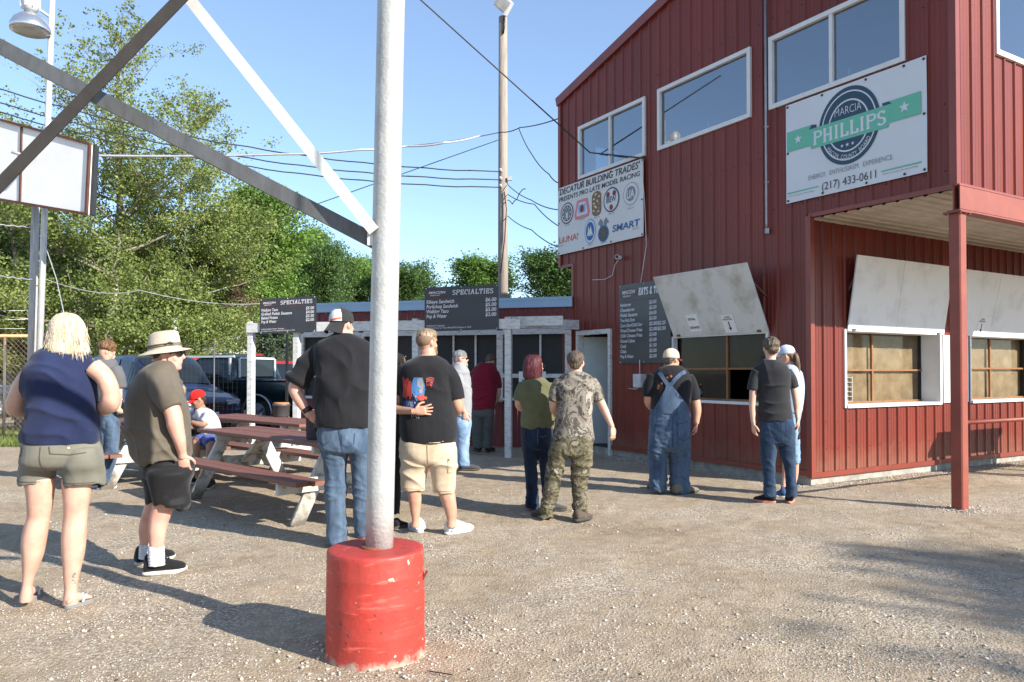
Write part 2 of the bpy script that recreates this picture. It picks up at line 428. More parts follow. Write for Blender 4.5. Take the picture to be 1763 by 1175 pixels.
for i in range(7000):       # washed gravel along the foot of the red walls and round the column
    t = random.random()
    if t < .42: q = C0 + D1 * random.uniform(0, 5) + NL * abs(random.gauss(0, .16))
    elif t < .85: q = C0 + D2 * random.uniform(0, 8) + NR * abs(random.gauss(0, .22))
    elif t < .93: a = random.uniform(0, 6.28); q = Vector((4.70, 8.0, 0)) + Vector((math.cos(a), math.sin(a), 0)) * (.06 + abs(random.gauss(0, .14)))
    elif t < .965: a = random.uniform(0, 6.28); q = Vector((-.70, 3.96, 0)) + Vector((math.cos(a), math.sin(a), 0)) * (.25 + abs(random.gauss(0, .25)))
    else: q = Vector((random.uniform(-1.5, 2.5), random.uniform(3.0, 4.6), 0))
    r = .005 + .010 * random.random() ** 2.5
    pp.append((q.x, q.y, hground(q.x, q.y) + r * .3)); ss.append(r)
pb = pebbles('gravel', np.array(pp), np.array(ss), stone_mat()); tag(pb, 'pale loose limestone gravel strewn over the yard', 'gravel', kind='stuff')

# dead leaves, straw and twigs dropped about the yard
f = MB()
for i in range(420):
    y = 2.6 + 8 * random.random() ** 1.3; x = (random.random() * 1.4 - .7) * (y + .5); q = Vector((x, y, hground(x, y) + .006)); a = random.uniform(0, 6.28); u_ = Vector((math.cos(a), math.sin(a), random.uniform(-.1, .3))); v_ = Vector((-math.sin(a), math.cos(a), random.uniform(-.2, .4))); L = random.uniform(.008, .03)
    if random.random() < .45: f.bar(q, q + u_ * L * 2.2, .002, .002, mi=1)
    else: f.quad(q, q + u_ * L * .5 + v_ * L * .3, q + u_ * L, q + u_ * L * .5 - v_ * L * .3, mi=0)
tag(f.build('leaf_litter', [mat('dry_leaf', (.10, .065, .04), .9), mat('dry_straw', (.34, .26, .15), .9)], fix=False), 'dry leaves, straw and twigs scattered over the dirt', 'litter', kind='stuff')
# grass strip beyond the chain-link fence
def grass(name, x0, x1, y0, y1, n, label):
    v = []; f = []
    for i in range(n):
        x = random.uniform(x0, x1); y = random.uniform(y0, y1); h = random.uniform(.05, .16); a = random.uniform(0, 6.28); w = .012
        dx, dy = math.cos(a) * w, math.sin(a) * w; k = len(v); lx = random.gauss(0, .04); ly = random.gauss(0, .04)
        v += [(x - dx, y - dy, 0), (x + dx, y + dy, 0), (x + lx, y + ly, h)]; f.append((k, k + 1, k + 2))
    me = bpy.data.meshes.new(name); me.from_pydata(v, [], f); me.materials.append(leaf_mat('grass_blade', (.10, .14, .03), (.26, .30, .08), .3, 2))
    tag(put(name, me), label, 'grass', kind='stuff')
grass('grass', -14, -9.3, 14.6, 19, 20000, 'sunlit rough grass growing along the chain link fence at left')

# ================================================================== the red building
RED = mat('red_steel_siding', (.202, .034, .020), .42, var=.07, vscale=.9, bump=.12, bscale=4, col2=(.135, .024, .016), spec=.32, stretch=(1, 1, .35))
def dust_foot(m, z0, z1, colr, amt):
    nt = m.node_tree; n = nt.nodes; l = nt.links; b = n['Principled BSDF']; prev = b.inputs['Base Color'].links[0].from_socket; tc = n['Texture Coordinate']
    sp_ = n.new('ShaderNodeSeparateXYZ'); l.new(tc.outputs['Object'], sp_.inputs[0]); nz = n.new('ShaderNodeTexNoise'); nz.inputs['Scale'].default_value = 5; nz.inputs['Detail'].default_value = 8; nz.inputs['Roughness'].default_value = .7; l.new(tc.outputs['Object'], nz.inputs[0])
    mm = n.new('ShaderNodeMath'); mm.operation = 'MULTIPLY_ADD'; mm.inputs[1].default_value = -(z1 - z0) * 1.6; l.new(nz.outputs[0], mm.inputs[0]); l.new(sp_.outputs[2], mm.inputs[2])
    rp = n.new('ShaderNodeMapRange'); rp.inputs['From Min'].default_value = z0 - (z1 - z0) * .8; rp.inputs['From Max'].default_value = z1 - (z1 - z0) * .8; rp.inputs['To Min'].default_value = amt; rp.inputs['To Max'].default_value = 0; l.new(mm.outputs[0], rp.inputs[0])
    q = n.new('ShaderNodeMix'); q.data_type = 'RGBA'; q.inputs[7].default_value = (*colr, 1); l.new(rp.outputs[0], q.inputs[0]); l.new(prev, q.inputs[6]); l.new(q.outputs[2], b.inputs['Base Color'])
dust_foot(RED, .1, .5, (.30, .20, .13), .28)
REDTRIM = mat('red_trim', (.22, .038, .022), .4, var=.1, vscale=3, bump=.05)
REDFADE = mat('faded_red_paint', (.27, .062, .038), .55, var=.12, vscale=4, bump=.1, col2=(.21, .045, .028))
WHITEP = mat('white_paint', (.66, .67, .68), .5, var=.06, vscale=5, bump=.1)
WHITEOLD = mat('weathered_white_wood', (.60, .60, .58), .75, var=.2, vscale=9, bump=.5, bscale=30, col2=(.36, .34, .31), stretch=(1, 1, 3), thr=(.30, .52))
BLACKP = mat('black_plastic', (.012, .012, .014), .5, var=.1)
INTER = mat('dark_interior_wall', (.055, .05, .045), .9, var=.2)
CONC = mat('concrete', (.40, .38, .34), .9, var=.2, vscale=7, bump=.5, col2=(.22, .2, .17))
SOFF = mat('pale_soffit_panel', lin((190, 180, 166)), .6, var=.1, vscale=2.5, col2=lin((160, 152, 138)))
def siding(mb, O, D, N, u0, u1, zb, zt, holes=(), pitch=.2286, phase=0.0, breaks=(), depth=.022):
    prof = []
    k0 = int(math.floor((u0 - phase) / pitch)) - 1; k1 = int(math.ceil((u1 - phase) / pitch)) + 1
    for k in range(k0, k1 + 1):
        c = phase + k * pitch
        prof += [(c - .026, 0), (c - .012, depth), (c + .012, depth), (c + .026, 0), (c + .082, 0), (c + .088, .004), (c + .098, .004), (c + .104, 0), (c + .140, 0), (c + .146, .004), (c + .156, .004), (c + .162, 0)]
    def off(u):
        for (a, p), (b, q) in zip(prof[:-1], prof[1:]):
            if a <= u <= b: return p + (q - p) * (u - a) / max(b - a, 1e-9)
        return 0
    us = [u for u, _ in prof if u0 < u < u1] + [u0, u1] + [h for q in holes for h in (q[0], q[1]) if u0 < h < u1] + [b for b in breaks if u0 < b < u1]
    us = sorted(set(round(u, 5) for u in us))
    for a, b in zip(us[:-1], us[1:]):
        m = (a + b) / 2; pa = O + D * a + N * off(a + 1e-7); pb_ = O + D * b + N * off(b - 1e-7)
        iv = [(zb(m), None)]
        hs = sorted([(h[2], h[3]) for h in holes if h[0] - 1e-6 <= m <= h[1] + 1e-6])
        lo = zb(m); segs = []
        for h0, h1 in hs: segs.append((lo, lo, h0, h0)); lo = h1
        segs.append((lo, lo, zt(a), zt(b)))
        for z0, z1, z2, z3 in segs:
            if z2 - z0 > 1e-4: mb.quad(pa + UP * z0, pb_ + UP * z1, pb_ + UP * z3, pa + UP * z2)
bld = thing('concession_building', 'two storey red ribbed steel concession stand with white framed upstairs windows and porch', 'building', C0)
ROOFZ = lambda t: 6.58 + .243 * (5.52 - t) if t >= 1.86 else 6.58 + .243 * (5.52 - 1.86) - .243 * (1.86 - t)
UW = [(3.14, 4.92, 5.0, 5.91), (.95, 2.78, 5.0, 5.92), (-1.275, .575, 5.0, 5.92)]
hl = [(4.006, 5.006, .0, 2.19), (.665, 2.49, 1.02, 1.98)] + UW
w = MB(); siding(w, C0, D1, NL, -1.83, 5.55, lambda m: .12 if 0 < m < 5.13 else 3.43, ROOFZ, hl, breaks=(0, 5.13, 1.86), phase=.05)
w.build('wall', RED, bld, 'shaded ribbed red wall with banners', fix=False)
w = MB(); siding(w, C0, D2, NR, 0, 9.5, lambda m: .10, lambda m: 3.44, [(.68, 2.9, 1.0, 2.0), (3.7, 5.95, 1.0, 2.0)], phase=.02)
w.build('wall', RED, bld, 'sunlit ribbed red wall under the porch', fix=False)
w = MB(); siding(w, C1, D2, NR, 0, 9.5, lambda m: 3.46, lambda m: ROOFZ(-1.83), [(.84, 2.64, 5.06, 5.95)], phase=.1)
w.build('wall', RED, bld, 'sunlit red upper wall above the porch', fix=False)
CL = C0 + D1 * 5.55
w = MB(); siding(w, CL, D2, D1, 0, 9.5, lambda m: 3.43, lambda m: 6.58, [(.3, 2.3, 5.0, 5.9)])
siding(w, C0 + D1 * 5.13, D2, D1, 0, 9.5, lambda m: .1, lambda m: 3.43, [])
w.build('wall', RED, bld, fix=False)
# trims
w = MB()
for O_, D_, N_, u0, u1, z in ((C0, D1, NL, 0, 4.006, .12), (C0, D2, NR, 0, 9.5, .10)):
    w.bar(O_ + D_ * u0 + N_ * .014 + UP * (z + .03), O_ + D_ * u1 + N_ * .014 + UP * (z + .03), .034, .065)
w.bar(C0 + UP * .1 + (NL + NR) * .008, C0 + UP * 3.43 + (NL + NR) * .008, .075, .075, up=NL)
w.bar(C1 + UP * 3.44 + (NL + NR) * .006, C1 + UP * 5.5 + (NL + NR) * .006, .08, .08, up=NL)
w.bar(CL + UP * 3.43, CL + UP * 6.58, .08, .08, up=NL)
w.bar(C0 + D1 * 5.13 + UP * .1, C0 + D1 * 5.13 + UP * 3.43, .07, .07, up=NL)
w.bar(C1 - D1 * .0 + NL * .012 + UP * 3.435, C0 + D1 * .0 + NL * .012 + UP * 3.435, .03, .05)
w.bar(C1 + NR * .014 + UP * 3.45, C1 + D2 * 9.5 + NR * .014 + UP * 3.45, .034, .05)
w.bar(C0 + D1 * 5.13 + NL * .012 + UP * 3.43, CL + NL * .012 + UP * 3.43, .03, .05)
w.build('corner_trim', REDTRIM, bld)
w = MB()
for a, b in ((5.62, 1.86), (1.86, -1.9)):
    w.bar(C0 + D1 * a + NL * .03 + UP * (ROOFZ(a) + .03), C0 + D1 * b + NL * .03 + UP * (ROOFZ(b) + .03), .07, .15)
w.build('rake_trim', REDTRIM, bld)
w = MB()
for a, b in ((5.66, 1.86), (1.86, -1.94)):
    p = [C0 + D1 * a + UP * (ROOFZ(a) + .09), C0 + D1 * b + UP * (ROOFZ(b) + .09)]
    w.prism([p[0] + NL * .05, p[1] + NL * .05, p[1] + D2 * 9.6, p[0] + D2 * 9.6], UP * .05)
w.build('roof', REDTRIM, bld)
w = MB(); w.prism([C0 + (D1 + D2) * .015 + UP * 0, C0 + D1 * 5.12 + D2 * .015, C0 + D1 * 5.12 + D2 * 9.4, C0 + D1 * .015 + D2 * 9.4], UP * .12)
w.build('foundation', CONC, bld)
# soffit: ribbed tan panels running along the sunlit front
w = MB(); k = 0; t = -1.80
while t < -.03:
    for (a, za), (b, zb_) in (((0, 0), (.11, 0)), ((.11, 0), (.125, .014)), ((.125, .014), (.150, .014)), ((.150, .014), (.165, 0))):
        p = C0 + D1 * (t + a) + UP * (3.405 - za); q = C0 + D1 * (t + b) + UP * (3.405 - zb_)
        w.quad(p + D2 * .02, q + D2 * .02, q + D2 * 9.4, p + D2 * 9.4)
    t += .165
w.build('soffit', SOFF, bld, fix=False)
# steel beam, columns, rail
colc = Vector((4.70, 8.0, 0)); 
w = MB()
w.bar(colc - D2 * .07 + UP * 3.275, colc + D2 * 9.3 + UP * 3.275, .015, .28)
w.bar(colc - D2 * .07 + UP * 3.142, colc + D2 * 9.3 + UP * 3.142, .13, .016); w.bar(colc - D2 * .07 + UP * 3.408, colc + D2 * 9.3 + UP * 3.408, .13, .016)
w.bar(colc - D2 * .06 + NR * .058 + UP * 3.275, colc + D2 * 9.3 + NR * .058 + UP * 3.275, .012, .24)
w.build('beam', REDFADE, bld)
rotB = Matrix(((D2.x, -D2.y, 0), (D2.y, D2.x, 0), (0, 0, 1)))
for i in range(2):
    c = colc + D2 * (4.6 * i)
    w = MB(); w.bar(c, c + UP * 3.11, .125, .125, up=D1, bev=.012); cl = w.build('column', REDFADE, bld)
    w = MB(); w.box(c + UP * 3.123, (.21, .19, .018), rotB)
    for sx in (-1, 1):
        for sy in (-1, 1): w.box(c + D2 * .085 * sx + D1 * .075 * sy + UP * 3.108, (.022, .022, .016), rotB)
    w.build('cap_plate', REDTRIM, cl)
w = MB(); w.tube([colc + UP * .91 + D2 * .05, colc + UP * .90 + D2 * 4.5], .024, 10)
w.build('handrail', REDFADE, bld)
# interior floors, ceilings and back walls
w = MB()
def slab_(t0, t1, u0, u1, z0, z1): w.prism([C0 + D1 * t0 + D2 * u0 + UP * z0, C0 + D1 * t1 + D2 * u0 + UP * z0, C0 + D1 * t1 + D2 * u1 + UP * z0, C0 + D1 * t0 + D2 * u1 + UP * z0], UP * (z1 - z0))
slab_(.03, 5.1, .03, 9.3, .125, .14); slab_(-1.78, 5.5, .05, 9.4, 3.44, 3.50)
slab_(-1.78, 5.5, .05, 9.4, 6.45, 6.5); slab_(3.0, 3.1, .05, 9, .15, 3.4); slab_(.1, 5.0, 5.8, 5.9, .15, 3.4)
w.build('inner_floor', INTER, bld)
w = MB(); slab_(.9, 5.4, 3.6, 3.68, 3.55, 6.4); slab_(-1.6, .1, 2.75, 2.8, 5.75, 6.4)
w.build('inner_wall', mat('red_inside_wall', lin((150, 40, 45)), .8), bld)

GLASSUP = glass_mat('window_glass', (.42, .48, .55), .20)
GLASSLOW = glass_mat('screened_glass', (.80, .79, .76), -.035, .05)
def window(O, D, N, u0, u1, z0, z1, mull=(), name='window', label=None, fw=.06, glassm=None, recess=.0, screen=None):
    f = MB(); zc = (z0 + z1) / 2
    def fb(a, b, c, d, pr=.025, dp=.05):
        cc = O + D * ((a + b) / 2) + UP * ((c + d) / 2) + N * (pr - dp / 2 - recess)
        R3 = Matrix((( D.x, N.x, 0), (D.y, N.y, 0), (0, 0, 1)))
        f.box(cc, (abs(b - a), dp, abs(d - c)), R3)
    o = .03
    fb(u0 - o, u0 + fw - o, z0 - o, z1 + o, .040); fb(u1 - fw + o, u1 + o, z0 - o, z1 + o, .040)
    fb(u0 + fw - o, u1 - fw + o, z1 - fw + o, z1 + o, .038); fb(u0 + fw - o, u1 - fw + o, z0 - o, z0 + fw - o, .038)
    for m_ in mull: fb(m_ - .022, m_ + .022, z0 + fw - o, z1 - fw + o, .03)
    fo = f.build(name, WHITEP, bld, label)
    g = MB(); qd = [O + D * a + UP * b - N * (.012 + recess) for a, b in ((u0, z0), (u1, z0), (u1, z1), (u0, z1))]; g.quad(*(qd if D.cross(UP).dot(N) > 0 else qd[::-1]))
    g.build('pane', glassm or GLASSUP, fo, fix=False)
    return fo
w1 = window(C0, D1, NL, *UW[0], mull=(4.04,), label='white framed sliding upstairs window above the union banner')
w2 = window(C0, D1, NL, *UW[1], label='white framed single pane upstairs window in the middle')
w3 = window(C0, D1, NL, *UW[2], mull=(-.343,), label='white framed two pane upstairs window above the candidate banner')
w4 = window(C1, D2, NR, .84, 2.64, 5.06, 5.95, mull=(1.75,), label='white framed upstairs window on the sunlit wall')
w5 = window(CL, D2, D1, .3, 2.3, 5.0, 5.9)
SCR = mat('dark_insect_screen', (.035, .037, .04), .8, var=.1)
for O_, D_, N_, a, b, z0, z1, par in ((C0, D1, NL, 4.06, 4.87, 5.05, 5.86, w1), (C0, D1, NL, -.30, .52, 5.05, 5.87, w3)):
    pass
for O_, D_, N_, a, b, z0, z1, par in ((C0, D1, NL, -.32, .53, 5.03, 5.89, w3), (C1, D2, NR, .9, 1.72, 5.1, 5.9, w4), (C0, D1, NL, 4.5, 4.88, 5.03, 5.88, w1)):
    s_ = MB(); s_.quad(*[O_ + D_ * u + UP * z - N_ * .03 for u, z in ((a, z0), (b, z0), (b, z1), (a, z1))]); s_.build('insect_screen', SCR, par, fix=False)
# small lamp standing on the sills
for O_, D_, N_, u, par in ((C0, D1, NL, 1.83, w2), (C0, D1, NL, -.52, w3)):
    s_ = MB(); c = O_ + D_ * u - N_ * .10 + UP * 5.03
    s_.tube([c, c + UP * .02, c + UP * .03, c + UP * .11, c + UP * .15, c + UP * .17], [.03, .03, .012, .030, .02, .006], 12)
    s_.build('sill_lamp', mat('chrome_lamp', (.7, .72, .75), .2, .6), par)

# ground-floor serving windows
WOODM = mat('varnished_wood_strip', lin((142, 96, 54)), .6, var=.15, vscale=12)
CURT = mat('brown_paper_blind', lin((162, 144, 116)), .85, var=.12, vscale=5, bump=.3, bscale=6, col2=lin((126, 110, 86)))
SCREEN2 = mat('smoky_screen', (.050, .044, .037), .7, var=.15, vscale=6, bump=.25, bscale=7)
def serving(O, D, N, u0, u1, z0, z1, rec, mu, mz, blindmat, label, openpane=None):
    f = MB(); R3 = Matrix(((D.x, N.x, 0), (D.y, N.y, 0), (0, 0, 1)))
    def bx(a, b, c, d, n0, n1): f.box(O + D * (a + b) / 2 + UP * (c + d) / 2 + N * (n0 + n1) / 2, (abs(b - a), abs(n1 - n0), abs(d - c)), R3)
    bx(u0 - .02, u0 + .02, z0 - .03, z1 + .01, -rec, .028); bx(u1 - .02, u1 + .035, z0 - .03, z1 + .01, -rec, .028)
    bx(u0 + .02, u1 - .02, z1 - .015, z1 + .012, -rec, .026); bx(u0 + .02, u1 - .02, z0 - .032, z0 + .008, -rec - .1, .045)
    fo = f.build('window', WHITEP, bld, label)
    m = MB()
    for mm in mu: m.box(O + D * mm + UP * (z0 + z1) / 2 - N * (rec - .005), (.03, .03, z1 - z0 - .02), R3)
    m.box(O + D * (u0 + u1) / 2 + UP * mz - N * (rec - .004), (u1 - u0 - .06, .026, .026), R3)
    m.box(O + D * (u0 + u1) / 2 + UP * (z0 + .025) - N * (rec - .003), (u1 - u0 - .06, .03, .022), R3)
    m.build('glazing_bar', WOODM, fo)
    cells = []; us = [u0 + .03] + list(mu) + [u1 - .02]
    for a, b in zip(us[:-1], us[1:]):
        for c, d in ((z0, mz), (mz, z1)):
            if openpane and openpane[0] <= (a + b) / 2 <= openpane[1] and (c + d) / 2 < mz: continue
            cells.append((a, b, c, d))
    for a, b, c, d in cells:
        g = MB(); qd = [O + D * u + UP * z - N * rec for u, z in ((a, c), (b, c), (b, d), (a, d))]; g.quad(*(qd if D.cross(UP).dot(N) > 0 else qd[::-1])); g.build('pane', GLASSLOW, fo, fix=False)
        if c >= mz - .01 or blindmat is SCREEN2 or d - c < 1:
            g = MB(); nn = 14; grid = []
            for j in range(2):
                for i in range(nn + 1):
                    u = a + (b - a) * i / nn; wv = .008 * math.sin(i * 1.3 + a * 9) + .006 * math.sin(i * 2.9)
                    grid.append(O + D * u + UP * (c + .0 if j == 0 else d) - N * (rec + .05 + (wv if j == 0 else wv * .4)))
            g.add(grid, [(i, i + 1, i + nn + 2, i + nn + 1) for i in range(nn)], 0, True); g.build('blind', blindmat, fo, fix=False)
    return fo
sw1 = serving(C0, D1, NL, .665, 2.49, 1.02, 1.98, .06, (1.44,), 1.49, SCREEN2, 'serving window with smoky screens and one slid open pane', openpane=(.6, 1.4))
sw2 = serving(C0, D2, NR, .68, 2.9, 1.0, 2.0, .26, (1.66,), 1.47, CURT, 'sunlit serving window backed with brown paper')
sw3 = serving(C0, D2, NR, 3.7, 5.95, 1.0, 2.0, .22, (4.72,), 1.5, CURT, 'serving window behind the steel column')
s_ = MB(); s_.box(C0 + D1 * 1.12 + UP * 1.25 - NL * .35, (.06, .06, 2.2)); s_.build('inner_post', mat('green_post', (.03, .16, .07), .6), sw1)
s_ = MB(); s_.bar(C0 + D2 * 2.99 + NR * .03 + UP * .98, C0 + D2 * 2.99 + NR * .03 + UP * 2.0, .0, .0); 
s_ = MB(); s_.prism([C0 + D2 * a + NR * .025 + UP * z for a, z in ((2.952, .99), (3.62, .99), (3.62, 1.985), (2.952, 1.985))], NR * .012)
s_.build('white_panel', WHITEP, bld)

# awning shutters folded up against the wall
SHUT = mat('weathered_shutter_board', (.60, .60, .58), .8, var=.2, vscale=2.6, bump=.35, bscale=26, col2=(.37, .33, .27), thr=(.28, .52), detail=12)
SHUT2 = mat('white_shutter_board', (.70, .71, .72), .7, var=.1, vscale=3, bump=.2, bscale=20, col2=(.55, .56, .56), thr=(.25, .5))
def shutter(O, D, N, u0, u1, z, a, b, m, label, joint=None, sh=0.0):
    v = (N * a + UP * b).normalized(); L = math.hypot(a, b); nn = D.cross(v).normalized()
    if nn.dot(N) < 0: nn = -nn
    p0 = O + D * u0 + UP * z + N * .045
    pl = Plane3(p0, D, v, nn)
    f = MB(); xs = [0, joint - u0 - .003, joint - u0 + .003, u1 - u0] if joint else [0, u1 - u0]
    for x0, x1 in zip(xs[::2], xs[1::2]):
        f.prism([pl.at(x0, 0, -.018), pl.at(x1, 0, -.018), pl.at(x1 + sh, L, -.018), pl.at(x0 + sh, L, -.018)], nn * .018)
    o = f.build('shutter', m, bld, label)
    for x in (.12, (u1 - u0) - .15): h = MB(); h.box(pl.at(x, .02, .006), (.06, .02, .03), Matrix((D, nn, v)).transposed()); h.build('hinge', mat('rusty_hinge', (.16, .09, .06), .8), o)
    for x in (.08, u1 - u0 - .08): h = MB(); h.bar(pl.at(x, L * .8, -.02), O + D * (u0 + x) + UP * (z + b * .55), .02, .03); h.build('prop', mat('rusty_hinge', (.16, .09, .06), .8), o)
    return pl, o
# on the left face u runs away from the viewer's right, so panels are laid from right to left
plA, shA = shutter(C0 + D1 * 2.44, -D1, NL, 0, 1.82, 1.985, .42, .895, SHUT, 'grey stained plywood shutter leaning out above the shaded serving window')
plB, shB = shutter(C0, D2, NR, .70, 2.95, 1.985, .155, .985, SHUT2, 'white two board shutter above the brown paper window', joint=1.75)
plC, shC = shutter(C0, D2, NR, 3.22, 6.0, 1.99, .2, .96, SHUT2, 'white shutter partly behind the steel column', joint=4.2)
INK = mat('black_ink', (.015, .015, .016), .7, var=.02); PAPER = mat('white_paper', (.78, .78, .78), .7, var=.03)
def paper(pl, x, y, w_, h_, label, draw):
    f = MB(); f.prism([pl.at(a, b, .002) for a, b in ((x, y), (x + w_, y), (x + w_, y + h_), (x, y + h_))], pl.n * .002)
    o = f.build('paper_notice', PAPER, None); tag(o, label, 'notice')
    t_ = MB(); draw(t_, Plane3(pl.at(x, y), pl.u, pl.v, pl.n)); t_.build('lettering', INK, o, fix=False)
def cash(t_, q):
    text(t_, q, 'CASH', .108, .225, w=.10, h=.024, z=.006, bold=.02, align='c'); text(t_, q, 'REGISTER', .108, .19, w=.17, h=.024, z=.006, bold=.02, align='c')
    rect(t_, q, .098, .07, .118, .165, .006); t_.poly([q.at(.075, .075, .0062), q.at(.108, .03, .0062), q.at(.141, .075, .0062)])
paper(plA, .40, .07, .23, .27, 'white SOCIAL DISTANCE! paper taped on the grey shutter', lambda t_, q: (text(t_, q, 'SOCIAL', .03, .18, w=.15, h=.036, z=.006, bold=.03), text(t_, q, 'DISTANCE!', .02, .045, w=.19, h=.036, z=.006, bold=.03)))
paper(plA, 1.08, .02, .216, .27, 'white CASH REGISTER paper with a down arrow on the grey shutter', cash)
paper(plC, .58, .03, .216, .27, 'white CASH REGISTER paper with a down arrow on the shutter behind the column', cash)

# door
f = MB(); R3 = Matrix(((D1.x, NL.x, 0), (D1.y, NL.y, 0), (0, 0, 1)))
for a, b, c, d in ((4.006, 4.07, 0, 2.19), (4.94, 5.006, 0, 2.19), (4.07, 4.94, 2.11, 2.19)):
    f.box(C0 + D1 * (a + b) / 2 + UP * (c + d) / 2 + NL * -.02, (abs(b - a), .14, d - c), R3)
f.build('door_frame', WHITEOLD, bld)
f = MB(); hd = C0 + D1 * 4.93 - NL * .08; dd = (-NL * .80 - D1 * .6).normalized()
f.bar(hd + UP * 1.06 , hd + dd * .84 + UP * 1.06, .04, 2.04); dr = f.build('door', mat('pale_grey_door', (.42, .46, .46), .5, var=.06), bld, 'pale grey door swung open')
f = MB(); f.tube([hd + dd * .76 + UP * 1.0, hd + dd * .76 + UP * 1.0 - D1 * .08], [.018, .028], 8); f.build('handle', mat('dull_steel', (.4, .4, .4), .35, .9), dr)
# rows of screw heads
f = MB()
for z in (3.62, 4.35, 5.5, 6.2):
    for k in range(-8, 25):
        t = .05 + k * .2286 + .05
        if -1.8 < t < 5.5 and z < ROOFZ(t) - .1 and not any(h[0] - .06 < t < h[1] + .06 and h[2] - .06 < z < h[3] + .06 for h in hl):
            f.box(C0 + D1 * t + UP * z + NL * .003, (.012, .012, .012))
for z in (3.6, 4.25, 4.9, 5.5):
    for k in range(40):
        t = .15 + k * .2286
        if not (.78 < t < 2.7 and z > 5.0): f.box(C1 + D2 * t + UP * z + NR * .004, (.013, .013, .013))
for z in (.45, .8, 2.3, 2.9):
    for k in range(40):
        t = .07 + k * .2286; f.box(C0 + D2 * t + UP * z + NR * .004, (.012, .012, .012))
so = f.build('screw_heads', mat('screw', (.12, .05, .04), .5, .5), bld); so['kind'] = 'stuff'

# ------------------------------------------------------------------ things fixed to the building
PIPE = mat('grey_conduit', (.36, .36, .37), .4, .6)
f = MB(); f.tube([C0 + D1 * .64 + NL * .05 + UP * z for z in (3.36, 3.45, 5.0, 6.9)], .017, 8); cd = f.build('conduit', PIPE)
tag(cd, 'thin grey conduit pipe running down the red wall between the upstairs windows', 'pipe')
f = MB(); f.box(C0 + D1 * .64 + NL * .05 + UP * 3.34, (.05, .05, .07)); 
for z in (4.0, 4.75): f.box(C0 + D1 * .64 + NL * .045 + UP * z, (.05, .03, .02))
f.build('clamp', PIPE, cd)
c = C0 + D1 * 3.74 + UP * 3.38 + NL * .02
cm = thing('security_camera', 'small white bullet camera on the red wall below the union banner', 'camera', c)
f = MB(); f.tube([c, c + NL * .05], [.035, .03], 12); f.tube([c + NL * .05, c + NL * .09 - UP * .01], .012, 8); f.build('mount', WHITEP, cm)
dv = (NL * .6 - D1 * .75 + UP * -.05).normalized(); f = MB(); f.tube([c + NL * .09 - dv * .06, c + NL * .09 - dv * .055, c + NL * .09 + dv * .09, c + NL * .09 + dv * .1], [.02, .032, .036, .038], 14); f.build('housing', WHITEP, cm)
f = MB(); f.tube([c + NL * .09 + dv * .1005, c + NL * .09 + dv * .104], [.03, .026], 12); f.build('lens', BLACKP, cm)
f = MB(); f.tube([c + NL * .02, c + D1 * .12 - UP * .1 + NL * .03, c + D1 * .2 - UP * .28 + NL * .03, c + D1 * .42 - UP * .33 + NL * .03, c + D1 * .75 - UP * .3 + NL * .04], .006, 6); tag(f.build('cable', WHITEP), 'thin pale cable looping down from the camera on the red wall', 'cable')
c = C0 + D1 * 3.22 + UP * 1.30 + NL * .06
bxo = thing('junction_box', 'small light grey junction box on the red wall below the EATS menu', 'box', c)
f = MB(); f.box(c, (.20, .10, .22), R3); f.build('case', mat('light_grey_plastic', (.5, .52, .53), .5), bxo)
f = MB(); f.box(c + NL * .055, (.19, .02, .21), R3); f.build('cover', mat('light_grey_plastic2', (.56, .58, .6), .45), bxo)
f = MB(); f.tube([c + UP * .1, c + UP * .3, c + UP * .34], .007, 6); f.tube([c - UP * .1, c - UP * .14 + D1 * .1, c - UP * .13 + D1 * .28], .006, 6); f.build('cable', WHITEP, bxo)

# banners ----------------------------------------------------------------------
def banner(pl, W, Hh, m, nx=26, nz=10, amp=.006):
    v = []; f = []
    for j in range(nz + 1):
        for i in range(nx + 1):
            x = W * i / nx; y = Hh * j / nz
            v.append(pl.at(x, y, amp * noise.noise(Vector((x * 3, y * 2.3, 1.7)))))
    for j in range(nz):
        for i in range(nx): a = j * (nx + 1) + i; f.append((a, a + 1, a + nx + 2, a + nx + 1))
    mb = MB(); mb.add(v, f, 0, True); return mb
VIN = mat('white_vinyl', (.60, .62, .66), .45, var=.03, vscale=1.2)
VIN2 = mat('white_vinyl_banner', (.60, .60, .60), .5, var=.05, vscale=1.5)
def grommets(pl, W, Hh, parent, xs, ys=()):
    f = MB()
    for x in xs:
        for y in (.03, Hh - .03): f.tube([pl.at(x, y, .004), pl.at(x, y, .016)], [.016, .010], 8)
    for y in ys:
        for x in (.03, W - .03): f.tube([pl.at(x, y, .004), pl.at(x, y, .016)], [.016, .010], 8)
    f.build('grommet', mat('dark_bolt', (.06, .06, .06), .5, .5), parent)
pl2 = Plane3(C0 + D1 * .327 + UP * 3.65 + NL * .036, -D1, UP, NL); W2, H2 = 1.88, 1.29
b2 = thing('candidate_banner', 'white vinyl banner with green ribbon reading MARCIA PHILLIPS on the red wall', 'banner', pl2.o)
mb = banner(pl2, W2, H2, VIN, amp=.004); mb.build('sheet', VIN, b2, fix=False)
GRN = mat('mint_green_print', lin((96, 176, 150)), .5, var=.02); NAVY = mat('dark_teal_print', lin((28, 62, 84)), .5, var=.02); GREY = mat('grey_print', lin((120, 124, 132)), .6, var=.02); SMOKE = mat('charcoal_print', lin((52, 56, 62)), .6, var=.02)
zz = .006
g = MB(); disc(g, pl2, .915, .78, .415, .47, zz, 0, 48); g.build('roundel', NAVY, b2, fix=False)
g = MB(); disc(g, pl2, .915, .78, .372, .42, zz + .0008, 0, 48, r0=.96); g.build('roundel_ring', VIN, b2, fix=False)
g = MB(); disc(g, pl2, .915, .78, .28, .317, zz + .0008, 0, 48, r0=.94)
